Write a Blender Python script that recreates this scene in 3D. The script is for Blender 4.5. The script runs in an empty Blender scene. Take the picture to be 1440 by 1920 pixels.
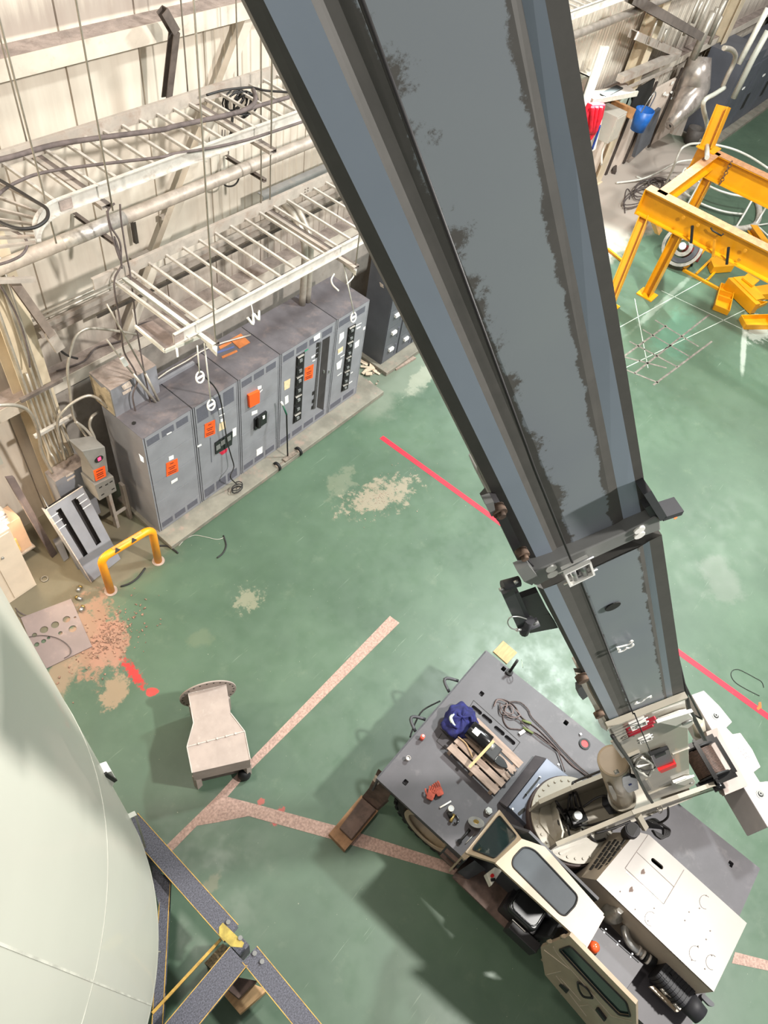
import bpy, math, random
from mathutils import Vector as V, Matrix
from mathutils.geometry import tessellate_polygon
random.seed(7)
COL = bpy.context.scene.collection
# ---------------------------------------------------------------- camera model
M = ((0.63938772, -0.7565487, 0.13717654), (-0.55643355, -0.57841962, -0.59650016), (0.53062702, 0.30506525, -0.79080349))
F, H = 1335.25, 10.2
C0 = V((0, 0, H))
def ray(p):
    a, b, c = p[0]-720, p[1]-960, F
    return V([M[0][i]*a + M[1][i]*b + M[2][i]*c for i in range(3)])
def PL(p, n, c):
    r = ray(p); n = V(n); return C0 + r*((c - C0.dot(n))/r.dot(n))
def Z(p, z): return PL(p, (0, 0, 1), z)
def Y(p, y): return PL(p, (0, 1, 0), y)
def X(p, x): return PL(p, (1, 0, 0), x)
CR = dict(K1=(600,1180,.375), K2=(1060,1240,.26389), K3=(840,1480,.41667), K4=(880,880,.30556), K5=(440,0,.57307), K6=(800,1280,.25),
          K7=(960,1420,.22222), T1=(1130,1170,.09028), T2=(1120,1300,.13889), T3=(920,900,.15625), T4=(880,1540,.13889), T5=(1000,1740,.23611),
          A1=(0,200,.20833), A2=(300,100,.20833), A3=(200,440,.18056), A4=(440,320,.20833), A0=(0,0,.41667), B0=(0,500,.1875), B1=(0,820,.20833),
          B2=(150,650,.19794), B3=(380,560,.17715), B4=(500,540,.16667), B5=(660,380,.17715), B6=(0,400,.34722), D1=(1080,0,.25), D2=(1060,0,.26389),
          D3=(1100,220,.23611), D4=(1260,380,.13544), E1=(140,1250,.26389), E2=(140,1400,.34722), E3=(0,750,.28653), B7=(380,380,.33333), B8=(150,550,.39583))
def q(c, *xy):
    o = CR[c]; r = [(o[0]+xy[i]*o[2], o[1]+xy[i+1]*o[2]) for i in range(0, len(xy), 2)]
    return r[0] if len(r) == 1 else r
def qz(c, z, *xy):
    r = q(c, *xy); return [Z(p, z) for p in r] if isinstance(r, list) else Z(r, z)
def qy(c, y, *xy):
    r = q(c, *xy); return [Y(p, y) for p in r] if isinstance(r, list) else Y(r, y)
def qx(c, x, *xy):
    r = q(c, *xy); return [X(p, x) for p in r] if isinstance(r, list) else X(r, x)
# ---------------------------------------------------------------- materials
def lin(c):
    return tuple(((x/255)/12.92 if x/255 <= .04045 else ((x/255+.055)/1.055)**2.4) for x in c) + (1,)
MATS = {}
class NT:
    def __init__(s, m): s.t = m.node_tree; s.n = s.t.nodes; s.l = s.t.links
    def add(s, ty, **k):
        n = s.n.new(ty)
        for a, b in k.items():
            if a.startswith('i_'):
                key = a[2:]; key = int(key) if key.isdigit() else key
                n.inputs[key].default_value = b
            else: setattr(n, a, b)
        return n
    def link(s, a, b): s.l.new(a, b)
    def noise(s, vec, scale, detail=4, rough=.55):
        n = s.add('ShaderNodeTexNoise', i_Scale=scale, i_Detail=detail, i_Roughness=rough)
        if vec is not None: s.link(vec, n.inputs['Vector'])
        return n.outputs['Fac']
    def ramp(s, fac, a, b, lo=0., hi=1.):
        n = s.add('ShaderNodeMapRange', clamp=True, interpolation_type='SMOOTHSTEP')
        s.link(fac, n.inputs[0])
        for i, v in ((1, a), (2, b), (3, lo), (4, hi)): n.inputs[i].default_value = v
        return n.outputs[0]
    def math(s, op, a, b=None):
        n = s.add('ShaderNodeMath', operation=op)
        for i, v in ((0, a), (1, b)):
            if v is None: continue
            if isinstance(v, (int, float)): n.inputs[i].default_value = v
            else: s.link(v, n.inputs[i])
        return n.outputs[0]
    def mix(s, fac, a, b):
        n = s.add('ShaderNodeMix', data_type='RGBA')
        if isinstance(fac, (int, float)): n.inputs[0].default_value = fac
        else: s.link(fac, n.inputs[0])
        for i, v in ((6, a), (7, b)):
            if isinstance(v, tuple): n.inputs[i].default_value = v
            else: s.link(v, n.inputs[i])
        return n.outputs[2]
def mat(name, col=(128,128,128), rough=.55, metal=0., var=.12, scale=6., dirt=None, bump=0., bscale=60., coat=0., emit=None, trans=0., stretch=None):
    if name in MATS: return MATS[name]
    m = bpy.data.materials.new(name); m.use_nodes = True; t = NT(m)
    bs = t.n['Principled BSDF']; bs.inputs['Roughness'].default_value = rough; bs.inputs['Metallic'].default_value = metal
    if coat: bs.inputs['Coat Weight'].default_value = coat
    tc = t.add('ShaderNodeTexCoord').outputs['Object']
    if stretch:
        mp = t.add('ShaderNodeMapping'); mp.inputs['Scale'].default_value = stretch; t.link(tc, mp.inputs['Vector']); tc = mp.outputs[0]
    c = lin(col); dk = tuple(x*(1-var*2) for x in c[:3])+(1,); lt = tuple(min(1, x*(1+var)) for x in c[:3])+(1,)
    out = t.mix(t.ramp(t.noise(tc, scale, 5, .6), .3, .7), dk, lt)
    if dirt:
        dc, amt, ds = dirt
        f = t.ramp(t.noise(tc, ds, 8, .7), .62-amt*.3, .78-amt*.2)
        out = t.mix(t.math('MULTIPLY', f, min(1, .35+amt)), out, lin(dc))
    t.link(out, bs.inputs['Base Color'])
    if bump:
        b = t.add('ShaderNodeBump', i_Strength=bump, i_Distance=.01); t.link(t.noise(tc, bscale, 6, .6), b.inputs['Height']); t.link(b.outputs[0], bs.inputs['Normal'])
    if emit:
        bs.inputs['Emission Color'].default_value = lin(emit[0]); bs.inputs['Emission Strength'].default_value = emit[1]
    if trans: bs.inputs['Transmission Weight'].default_value = trans
    MATS[name] = m; return m
DUST = (150,128,116)
mDECK = mat('deck_grey_paint', (68,65,69), .5, 0, .08, 2.5, ((98,93,95), .25, 3))
mCAR = mat('carrier_grey_paint', (62,62,66), .55, 0, .1, 4)
mTAN = mat('tan_crane_paint', (154,147,133), .38, 0, .05, 2, ((160,145,128), .12, 4), coat=.2)
mTAN2 = mat('cab_beige_paint', (158,141,119), .38, 0, .05, 3, coat=.2)
mHOOD = mat('hood_paint', (134,127,119), .35, 0, .04, 1.5, ((128,118,108), .12, 3), coat=.3)
mBLK = mat('black_rubber', (22,22,23), .6, 0, .2, 20)
mBLKG = mat('black_gloss', (12,12,13), .2, 0, .1, 20)
mSTEEL = mat('bright_steel', (190,190,188), .3, .8, .1, 10)
mRUST = mat('rusty_steel', (104,84,70), .8, .3, .3, 20)
mGALV = mat('galvanized_steel', (198,192,184), .5, .25, .07, 8, ((150,138,126), .35, 5))
mGALVD = mat('dusty_galvanized', (170,160,150), .7, .1, .1, 6, ((140,122,110), .5, 3))
mWHITE = mat('white_label', (238,236,230), .6, 0, .03, 5)
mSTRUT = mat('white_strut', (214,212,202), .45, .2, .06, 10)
mBROWN = mat('strut_brown', (112,102,96), .6, .2, .15, 10)  # brown channel of the double struts, also seams and small brackets
mORANGE = mat('orange_tag', (255,92,28), .6, 0, .03, 8)
mINK = mat('black_print', (28,26,24), .7, 0, .05, 9)
mYEL = mat('safety_yellow_paint', (246,158,20), .45, 0, .05, 4, ((170,120,50), .05, 9), coat=.1)
mYELG = mat('gantry_yellow_paint', (214,146,10), .4, 0, .04, 3, ((150,105,40), .05, 7), coat=.15)
mCAB = mat('switchgear_grey', (134,134,139), .5, 0, .06, 2.5, ((122,116,116), .15, 2))
mCABTOP = mat('switchgear_dusty_top', (92,88,92), .75, 0, .1, 3, ((118,106,104), .4, 2.2))
mMCC = mat('control_centre_grey', (88,90,96), .5, 0, .06, 2)
mVENT = mat('vent_mesh_grey', (100,100,110), .6, .2, .1, 90)
mWOOD = mat('plywood', (184,148,106), .7, 0, .1, 4, ((180,130,80), .2, 12), stretch=(1,6,1))
mPAL = mat('pallet_wood', (146,128,116), .8, 0, .12, 5, ((120,96,84), .25, 9), stretch=(6,1,1))
mRED = mat('red_plastic', (206,34,36), .5, 0, .06, 8)
mDKRED = mat('dark_red_plastic', (150,28,44), .4, 0, .06, 8)
mBLUE = mat('blue_fabric', (26,29,88), .85, 0, .25, 12)
mBOOM = mat('boom_slate_paint', (88,96,108), .42, 0, .05, 1.2, ((98,100,108), .3, 1.5))
mBOOMG = mat('boom_grease_steel', (58,58,56), .65, 0, .2, 8)
mCONC = mat('concrete', (168,148,136), .9, 0, .12, 3, ((130,112,100), .35, 8), bump=.3)
mPAD = mat('painted_pad', (128,124,112), .75, 0, .12, 3, ((150,128,116), .4, 5))
mSIL = mat('tank_paint', (180,180,169), .42, 0, .015, .8, coat=.1)
mCREAM = mat('cream_column_paint', (206,190,164), .6, 0, .07, 2, ((170,146,116), .15, 5))
mGIRT = mat('girt_paint', (196,186,172), .65, 0, .08, 2, ((170,154,140), .25, 6))
mDUSTT = mat('dust_covered', (150,136,128), .95, 0, .15, 5, ((120,106,98), .4, 9), bump=.4)
mFOIL = mat('foil_jacket', (206,200,194), .35, .6, .12, 14, ((140,128,118), .3, 6))
mCOND = mat('conduit_steel', (176,168,156), .42, .45, .08, 10)
mDUCT = mat('primer_grey_steel', (160,146,138), .65, 0, .06, 4, ((176,166,158), .25, 6))
mPIPEBLK = mat('cable_black', (30,27,27), .55, 0, .1, 12)
mCABLE = mat('dusty_cable', (92,82,80), .8, 0, .15, 9)
mBEAM = mat('skid_beam_grit', (88,88,98), .7, 0, .3, 70, ((52,50,54), .4, 90))
mEDGE = mat('skid_yellow_edge', (196,156,72), .6, 0, .15, 8, ((120,90,50), .4, 12))
mSHOE = mat('brown_plate', (92,74,66), .7, .1, .2, 6, ((60,50,46), .3, 8))
# ---------------------------------------------------------------- mesh builder
class MB:
    def __init__(s): s.v = []; s.f = []; s.mi = []; s.sm = []; s.cur = 0; s.uv = None
    def face(s, ids, smooth=False): s.f.append(tuple(ids)); s.mi.append(s.cur); s.sm.append(smooth)
    def add(s, pts): n = len(s.v); s.v += [V(p) for p in pts]; return list(range(n, n+len(pts)))
    def mat(s, i): s.cur = i; return s
    def poly(s, pts): s.face(s.add(pts)); return s
    def prism(s, pts, vec, holes=()):
        vec = V(vec); loops = [list(map(V, pts))] + [list(map(V, h)) for h in holes]
        if not holes:
            a = s.add(loops[0]); b = s.add([p+vec for p in loops[0]]); n = len(a)
            s.face(a[::-1]); s.face(b)
            for i in range(n): s.face((a[i], a[(i+1) % n], b[(i+1) % n], b[i]))
            return s
        tri = tessellate_polygon(loops); flat = [p for l in loops for p in l]
        a = s.add(flat); b = s.add([p+vec for p in flat])
        for t in tri: s.face([a[i] for i in t][::-1]); s.face([b[i] for i in t])
        k = 0
        for l in loops:
            n = len(l)
            for i in range(n): s.face((a[k+i], a[k+(i+1) % n], b[k+(i+1) % n], b[k+i]))
            k += n
        return s
    def lohi(s, lo, hi):
        (x0, y0, z0), (x1, y1, z1) = lo, hi
        return s.prism([(x0,y0,z0),(x1,y0,z0),(x1,y1,z0),(x0,y1,z0)], (0,0,z1-z0))
    def box(s, c, size, ax=(1,0,0), ay=(0,1,0), az=None):
        ax = V(ax).normalized(); ay = V(ay); ay = (ay-ax*ay.dot(ax)).normalized(); az = ax.cross(ay)
        a, b, d = size[0]/2, size[1]/2, size[2]/2; c = V(c)
        return s.prism([c-ax*a-ay*b-az*d, c+ax*a-ay*b-az*d, c+ax*a+ay*b-az*d, c-ax*a+ay*b-az*d], az*size[2])
    def beam(s, p0, p1, w, h, up=(0,0,1)):
        p0, p1 = V(p0), V(p1); d = p1-p0; up = V(up); side = d.cross(up)
        if side.length < 1e-6: side = d.cross(V((1,0,0)))
        side.normalize(); u = side.cross(d).normalized()
        return s.prism([p0-side*w/2-u*h/2, p0+side*w/2-u*h/2, p0+side*w/2+u*h/2, p0-side*w/2+u*h/2], d)
    def hbeam(s, p0, p1, w, h, tf=.015, tw=.012, up=(0,0,1), chan=0):
        p0, p1 = V(p0), V(p1); d = (p1-p0); side = d.cross(V(up)).normalized(); u = side.cross(d).normalized()
        s.beam(p0+u*(h/2-tf/2), p1+u*(h/2-tf/2), w, tf, up); s.beam(p0-u*(h/2-tf/2), p1-u*(h/2-tf/2), w, tf, up)
        o = side*(chan*(w/2-tw/2)); s.beam(p0+o, p1+o, tw, h-2*tf, up); return s
    def cyl(s, p0, p1, r0, r1=None, n=20, caps=True, smooth=True):
        p0, p1 = V(p0), V(p1); r1 = r0 if r1 is None else r1; d = (p1-p0).normalized()
        a = d.orthogonal().normalized(); b = d.cross(a)
        A = s.add([p0+(a*math.cos(t)+b*math.sin(t))*r0 for t in [2*math.pi*i/n for i in range(n)]])
        B = s.add([p1+(a*math.cos(t)+b*math.sin(t))*r1 for t in [2*math.pi*i/n for i in range(n)]])
        for i in range(n): s.face((A[i], A[(i+1) % n], B[(i+1) % n], B[i]), smooth)
        if caps: s.face(A[::-1]); s.face(B)
        return s
    def ring(s, c, axis, ro, ri, th, n=32):
        c = V(c); d = V(axis).normalized(); a = d.orthogonal().normalized(); b = d.cross(a); L = []
        for r, z in ((ro, 0), (ro, th), (ri, th), (ri, 0)):
            L.append(s.add([c+d*z+(a*math.cos(2*math.pi*i/n)+b*math.sin(2*math.pi*i/n))*r for i in range(n)]))
        for k in range(4):
            P, Q = L[k], L[(k+1) % 4]
            for i in range(n): s.face((P[i], P[(i+1) % n], Q[(i+1) % n], Q[i]), k in (0, 2))
        return s
    def rev(s, c, prof, n=40, axis=(0,0,1), smooth=True):
        c = V(c); d = V(axis).normalized(); a = d.orthogonal().normalized(); b = d.cross(a); prev = None
        for r, z in prof:
            cur = s.add([c+d*z]) if r < 1e-6 else s.add([c+d*z+(a*math.cos(2*math.pi*i/n)+b*math.sin(2*math.pi*i/n))*r for i in range(n)])
            if prev is not None:
                for i in range(n):
                    j = (i+1) % n
                    if len(prev) == 1 and len(cur) == 1: break
                    if len(prev) == 1: s.face((prev[0], cur[j], cur[i]), smooth)
                    elif len(cur) == 1: s.face((prev[i], prev[j], cur[0]), smooth)
                    else: s.face((prev[i], prev[j], cur[j], cur[i]), smooth)
            prev = cur
        return s
    def tube(s, path, r, n=8, sub=0, closed=False):
        P = [V(p) for p in path]
        if sub: P = cr(P, sub, closed)
        rs = r if isinstance(r, list) else [r]*len(P)
        m = len(P); prev = None; rings = []
        for i in range(m):
            t = (P[(i+1) % m]-P[i-1]) if closed else (P[min(i+1, m-1)]-P[max(i-1, 0)])
            if t.length < 1e-9: t = V((0,0,1))
            t.normalize()
            nn = t.orthogonal() if prev is None else prev - t*prev.dot(t)
            if nn.length < 1e-6: nn = t.orthogonal()
            nn.normalize(); prev = nn; b = t.cross(nn)
            rings.append(s.add([P[i]+(nn*math.cos(2*math.pi*k/n)+b*math.sin(2*math.pi*k/n))*rs[i] for k in range(n)]))
        for i in range(m if closed else m-1):
            A, B = rings[i], rings[(i+1) % m]
            for k in range(n): s.face((A[k], A[(k+1) % n], B[(k+1) % n], B[k]), True)
        if not closed: s.face(rings[0][::-1]); s.face(rings[-1])
        return s
    def obj(s, name, mats, parent=None, origin=None, bevel=0., smooth=None, sub=0):
        o0 = V(origin) if origin is not None else (V(parent['_o']) if parent is not None else V((0,0,0)))
        me = bpy.data.meshes.new(name); me.from_pydata([tuple(v-o0) for v in s.v], [], s.f)
        for m in (mats if isinstance(mats, (list, tuple)) else [mats]): me.materials.append(m)
        for p, i, k in zip(me.polygons, s.mi, s.sm): p.material_index = i; p.use_smooth = k
        me.update()
        import bmesh
        bm = bmesh.new(); bm.from_mesh(me); bmesh.ops.recalc_face_normals(bm, faces=bm.faces); bm.to_mesh(me); bm.free()
        o = bpy.data.objects.new(name, me); COL.objects.link(o)
        o['_o'] = tuple(o0)
        if parent is not None:
            o.parent = parent
        else: o.location = o0
        if bevel:
            b = o.modifiers.new('bevel', 'BEVEL'); b.width = bevel; b.segments = 2; b.limit_method = 'ANGLE'; b.angle_limit = .6
        if sub:
            b = o.modifiers.new('sub', 'SUBSURF'); b.levels = sub; b.render_levels = sub
        return o
def cr(P, k, closed=False):
    out = []; m = len(P)
    for i in range(m if closed else m-1):
        g = (lambda j: P[j % m]) if closed else (lambda j: P[min(max(j, 0), m-1)])
        a, b, c, d = g(i-1), g(i), g(i+1), g(i+2)
        for j in range(k):
            t = j/k; out.append(.5*((2*b)+(c-a)*t+(2*a-5*b+4*c-d)*t*t+(3*b-a-3*c+d)*t**3))
    if not closed: out.append(P[-1])
    return out
def thing(name, label, cat, loc, group=None):
    o = bpy.data.objects.new(name, None); COL.objects.link(o); o.location = loc; o.empty_display_size = .2
    o['_o'] = tuple(loc); o['label'] = label; o['category'] = cat
    if group: o['group'] = group
    return o
def tag(o, label, cat, group=None, kind=None):
    o['label'] = label; o['category'] = cat
    if group: o['group'] = group
    if kind: o['kind'] = kind
    return o
def struct(o): o['kind'] = 'structure'; return o
def L(o, label): o['label'] = label; return o
def center(pts): 
    c = V((0,0,0))
    for p in pts: c += V(p)
    return c/len(pts)
def text(body, pos, right, up, size, name, material, parent, depth=.003):
    """lettering as a thin mesh: glyph strokes from the built-in font"""
    cu = bpy.data.curves.new('t', 'FONT'); cu.body = body; cu.size = size; cu.extrude = depth/2; cu.align_x = 'CENTER'; cu.align_y = 'CENTER'
    to = bpy.data.objects.new('t', cu); me = bpy.data.meshes.new_from_object(to)
    R = V(right).normalized(); U = V(up).normalized(); N = R.cross(U); pos = V(pos); o0 = V(parent['_o'])
    for v in me.vertices: v.co = pos + R*v.co.x + U*v.co.y + N*(v.co.z+depth/2) - o0
    me.materials.clear(); me.materials.append(material)
    bpy.data.objects.remove(to); o = bpy.data.objects.new(name, me); COL.objects.link(o); o.parent = parent; o['_o'] = tuple(o0); return o
def lerp(a, b, t): return V(a)*(1-t)+V(b)*t
def rrect(c, ax, ay, w, h, r, k=4):
    """rounded rectangle outline"""
    c, ax, ay = V(c), V(ax).normalized(), V(ay).normalized(); out = []
    for sx, sy, a0 in ((1,1,0),(-1,1,90),(-1,-1,180),(1,-1,270)):
        for i in range(k+1):
            a = math.radians(a0+90*i/k)
            out.append(c+ax*(sx*(w/2-r)+math.cos(a)*r)+ay*(sy*(h/2-r)+math.sin(a)*r))
    return out
def rpoly(pts, r, k=4):
    """round the corners of a polygon"""
    pts = [V(p) for p in pts]; out = []; n = len(pts)
    for i in range(n):
        a, b, c = pts[i-1], pts[i], pts[(i+1) % n]
        d1 = (a-b); d2 = (c-b); rr = min(r, d1.length*.45, d2.length*.45)
        p, s_ = b+d1.normalized()*rr, b+d2.normalized()*rr
        for j in range(k+1):
            t = j/k; out.append(p*(1-t)**2+b*2*t*(1-t)+s_*t*t)
    return out
def inset(pts, f):
    c = center(pts); return [c+(V(p)-c)*f for p in pts]

def many(name, m, par, items, build):
    """one small part object per item, sharing nothing but the recipe"""
    r = []
    for it in items:
        b = MB(); build(b, it); r.append(b.obj(name, m, par))
    return r
# ---------------------------------------------------------------- floor
def floor_material():
    m = bpy.data.materials.new('green_epoxy_floor'); m.use_nodes = True; t = NT(m); bs = t.n['Principled BSDF']
    tc = t.add('ShaderNodeTexCoord').outputs['Object']
    base = t.mix(t.ramp(t.noise(tc, .55, 6, .6), .3, .72), lin((67,87,70)), lin((80,101,82)))
    base = t.mix(t.math('MULTIPLY', t.ramp(t.noise(tc, 2.6, 8, .7), .55, .8), .35), base, lin((112,124,104)))
    sep = t.add('ShaderNodeSeparateXYZ'); t.link(tc, sep.inputs[0]); x, y = sep.outputs[0], sep.outputs[1]
    # fine bright scuffs: two stretched noises
    for rot, sc, amt in ((.5, 1, .22), (-.9, 1.6, .18), (1.5, .8, .15)):
        mp = t.add('ShaderNodeMapping'); mp.inputs['Rotation'].default_value = (0, 0, rot); mp.inputs['Scale'].default_value = (.6*sc, 16*sc, 1); t.link(tc, mp.inputs[0])
        f = t.ramp(t.noise(mp.outputs[0], 1.5, 5, .6), .66, .74)
        g = t.ramp(t.noise(tc, 1.1*sc, 3), .5, .65)
        base = t.mix(t.math('MULTIPLY', t.math('MULTIPLY', f, g), amt*2), base, lin((176,188,170)))
    base = t.mix(t.ramp(t.noise(tc, 38, 2, .4), .76, .80, 0, .55), base, lin((196,190,172)))
    # concrete apron by the wall, ragged edge
    nz = t.noise(tc, 1.3, 6, .65)
    def edge(val, a, b, amp):
        return t.ramp(t.math('ADD', val, t.math('MULTIPLY', t.math('SUBTRACT', nz, .5), amp)), a, b)
    conc = t.mix(t.noise(tc, 4, 8, .7), lin((88,76,64)), lin((118,102,88)))
    apron = edge(y, 5.85, 6.12, 1.1)
    left = t.ramp(x, 4.1, 3.3); apl = t.math('MULTIPLY', apron, left)
    far = t.math('MULTIPLY', edge(y, 4.9, 5.5, 1.6), t.ramp(x, 15.5, 16.6)); far = t.math('MULTIPLY', far, t.ramp(x, 27, 25))
    mid = t.math('MULTIPLY', edge(y, 5.35, 5.75, 1.3), t.math('MULTIPLY', t.ramp(x, 8.1, 8.8), t.ramp(x, 14, 13)))
    base = t.mix(t.math('MULTIPLY', apl, .85), base, conc)
    base = t.mix(t.math('MULTIPLY', far, .95), base, lin((172,160,150)))
    base = t.mix(t.math('MULTIPLY', mid, .55), base, lin((128,134,120)))
    base = t.mix(t.math('MULTIPLY', edge(y, 5.35, 6.25, 1.6), t.math('MULTIPLY', left, .35)), base, lin((112,108,84)))
    def blob(px, rx, ry, rot, col, amt, soft=.35, amp=1.2, ns=3.0):
        nonlocal base
        c = Z(px, 0)
        mp = t.add('ShaderNodeMapping', vector_type='TEXTURE'); mp.inputs['Location'].default_value = c; mp.inputs['Rotation'].default_value = (0, 0, rot); mp.inputs['Scale'].default_value = (rx, ry, 1)
        t.link(tc, mp.inputs[0]); ln = t.add('ShaderNodeVectorMath', operation='LENGTH'); t.link(mp.outputs[0], ln.inputs[0])
        n2 = t.noise(tc, ns, 8, .7)
        v = t.math('ADD', ln.outputs['Value'], t.math('MULTIPLY', t.math('SUBTRACT', n2, .5), amp*2.2))
        base = t.mix(t.math('MULTIPLY', t.ramp(v, 1.0, 1.0-soft), amt), base, lin(col))
    P = (158,142,124)
    blob((712,930), .8, .36, -.35, P, .6, .5, 2.2, 5); blob((640,905), .5, .25, .2, (140,138,118), .28, .5, 1.5, 4)
    blob((465,1125), .26, .22, 0, (150,144,122), .5, .5, 2.0, 9); blob((375,1195), .25, .2, 0, (120,124,98), .22, .5)
    blob((170,1190), .8, .45, .9, (146,112,92), .9, .4, 1.4, 6); blob((215,1298), .3, .2, .5, (154,128,104), .7, .3, 1.3, 5)
    blob((120,1250), .7, .25, .6, (150,124,102), .7, .4, 1.0, 4); blob((205,1205), .5, .3, .8, (156,116,98), .85, .3, .8, 6)
    blob((250,1262), .36, .09, 1.45, (180,30,36), .85, .5, 1.6, 14); blob((286,1297), .1, .07, -.6, (200,50,50), .8, .2, .6, 9)
    blob((520,1530), .14, .07, .3, (190,60,60), .7, .3, 1., 12); blob((490,1503), .06, .05, 0, (190,70,66), .6, .3, 1., 12)
    blob((265,1580), .12, .09, 0, (190,176,150), .8, .3, 1.2, 9); blob((395,1660), .2, .12, 0, (128,120,98), .4, .4)
    blob((800,700), .9, .22, .15, (150,152,136), .6, .3, 1.2, 3); blob((1010,990), .35, .12, 0, (160,172,150), .35, .4)
    blob((690,660), .2, .2, 0, (200,186,166), .8, .3, 1., 8); blob((1350,1085), .7, .45, .5, (112,118,108), .4, .5, 1., 2)
    blob((1250,560), 2.2, .1, 0., (190,196,184), .22, .5, .8, 2); blob((1395,640), 1.6, .09, .35, (200,204,192), .4, .5, .5, 2)
    blob((1420,620), .8, .3, .2, (200,202,192), .5, .4, 1.4, 3); blob((1270,620), 1.4, .5, .2, (84,128,108), .45, .5, 1.2, 1)
    t.link(base, bs.inputs['Base Color'])
    rg = t.ramp(t.noise(tc, 3, 5, .6), .3, .7, .34, .5)
    rg = t.math('MAXIMUM', rg, t.math('MULTIPLY', t.math('MAXIMUM', apl, far), .85)); t.link(rg, bs.inputs['Roughness'])
    b = t.add('ShaderNodeBump', i_Strength=.03, i_Distance=.01); t.link(t.noise(tc, 6, 4), b.inputs['Height']); t.link(b.outputs[0], bs.inputs['Normal'])
    return m
mb = MB(); mb.lohi((-14, -22, -.2), (62, 8.3, 0)); fl = struct(mb.obj('floor', floor_material()))
# scored joints and the hatched patch by the gantry
mJ = mat('joint_filler', (96,112,98), .8, 0, .1, 6); mPATCH = mat('scored_concrete_line', (120,112,104), .85, 0, .2, 9)
# red aisle line, two lengths of one painted strip
mREDL = mat('red_floor_paint', (214,24,48), .5, 0, .06, 3, ((130,120,96), .12, 14))
def strip(name, poly, m, z=.003): 
    b = MB(); b.prism([(p[0], p[1], 0) for p in poly], (0,0,z)); return b.obj(name, m, origin=(poly[0][0], poly[0][1], 0))
a, b_ = Z((716,821), 0), Z((1440,1347), 0)
o = strip('red_floor_line', [(8.16,5.16),(8.27,5.16),(8.27,-4.2),(8.16,-4.2)], mREDL); tag(o, 'long straight red line painted on the green floor, passing behind the crane boom', 'floor line')
def joints(name, segs, w, m, lab):
    b = MB()
    for (x0,y0,x1,y1) in segs:
        d = V((x1-x0, y1-y0, 0)).normalized(); s = V((-d.y, d.x, 0))*w/2
        b.prism([V((x0,y0,0))+s, V((x1,y1,0))+s, V((x1,y1,0))-s, V((x0,y0,0))-s], (0,0,.003))
    o = b.obj(name, m, origin=(segs[0][0], segs[0][1], 0)); return struct(o)
def seg(p0, p1): a, b = Z(p0, 0), Z(p1, 0); return (a.x, a.y, b.x, b.y)
joints('trim_1', [seg((1150,620),(1330,520)), seg((1172,690),(1440,560)), seg((1240,545),(1440,640)), seg((1190,560),(1215,690))], .02, mat('joint_light', (170,178,166), .8, 0, .1, 4), '')
joints('trim_2', [seg((1165,668),(1250,690)), seg((1180,640),(1270,688)), seg((1205,618),(1292,668)), seg((1165,690),(1235,718)), seg((1228,600),(1310,650)), seg((1190,700),(1330,590)), seg((1170,668),(1250,610)), seg((1225,722),(1335,640))], .045, mPATCH, '')
# chased and patched trench: straight run, side branch and the triangular splay
mTR = mat('patched_trench_concrete', (170,142,130), .92, 0, .16, 30, ((140,112,102), .35, 14), bump=.25, bscale=90)
def trench(name, pts, z, lab):
    b = MB(); b.prism([V((p.x, p.y, 0)) for p in [Z(p, 0) for p in pts]], (0,0,z)); o = b.obj(name, mTR); return struct(o)
trench('trim_3', [(731,1155),(749,1168),q('E1',1240,745),q('E1',1085,925),q('E1',1240,965),q('K1',-20,1055),q('K1',-20,985),q('E1',1440,1025),q('E1',1440,1110),q('E1',1235,1062),q('E1',1020,1105),q('E1',870,1130),q('E1',650,1355),q('E1',605,1315),q('E1',1000,930),q('E1',1245,665)][:6] and
       [(731,1155),(749,1168),q('E1',1240,745),q('E1',1085,925),q('E1',1240,965),(640,1551),(860,1622),(855,1642),(620,1573),q('E1',1235,1062),q('E1',1020,1105),q('E1',870,1130),q('E1',650,1355),q('E1',605,1315),q('E1',1000,930),q('E1',1245,665)], .004, '')
trench('trim_4', [(1378,1785),(1460,1806),(1460,1824),(1372,1806)], .004, '')
# ---------------------------------------------------------------- back wall: ribbed cladding, girts, braces, columns
def siding_material():
    m = bpy.data.materials.new('cream_ribbed_cladding'); m.use_nodes = True; t = NT(m); bs = t.n['Principled BSDF']; bs.inputs['Roughness'].default_value = .6
    tc = t.add('ShaderNodeTexCoord').outputs['Object']
    mp = t.add('ShaderNodeMapping'); mp.inputs['Scale'].default_value = (3, 1, .3); t.link(tc, mp.inputs[0])
    c = t.mix(t.ramp(t.noise(mp.outputs[0], 1.4, 7, .65), .35, .75), lin((206,196,182)), lin((190,178,164)))
    c = t.mix(t.math('MULTIPLY', t.ramp(t.noise(tc, .7, 8, .7), .5, .75), .45), c, lin((160,146,134)))
    sep = t.add('ShaderNodeSeparateXYZ'); t.link(tc, sep.inputs[0])
    nn = t.math('MULTIPLY', t.noise(mp.outputs[0], 2, 6, .7), .9)
    for zz in (6.82, 2.74):   # soot washed down above each girt
        d = t.math('SUBTRACT', t.math('SUBTRACT', sep.outputs[2], zz), nn)
        above = t.math('MULTIPLY', t.ramp(d, .12, -.35), t.ramp(sep.outputs[2], zz-.02, zz+.02))
        c = t.mix(t.math('MULTIPLY', above, .6), c, lin((118,104,98)))
    t.link(c, bs.inputs['Base Color']); return m
mSID = siding_material()
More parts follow.
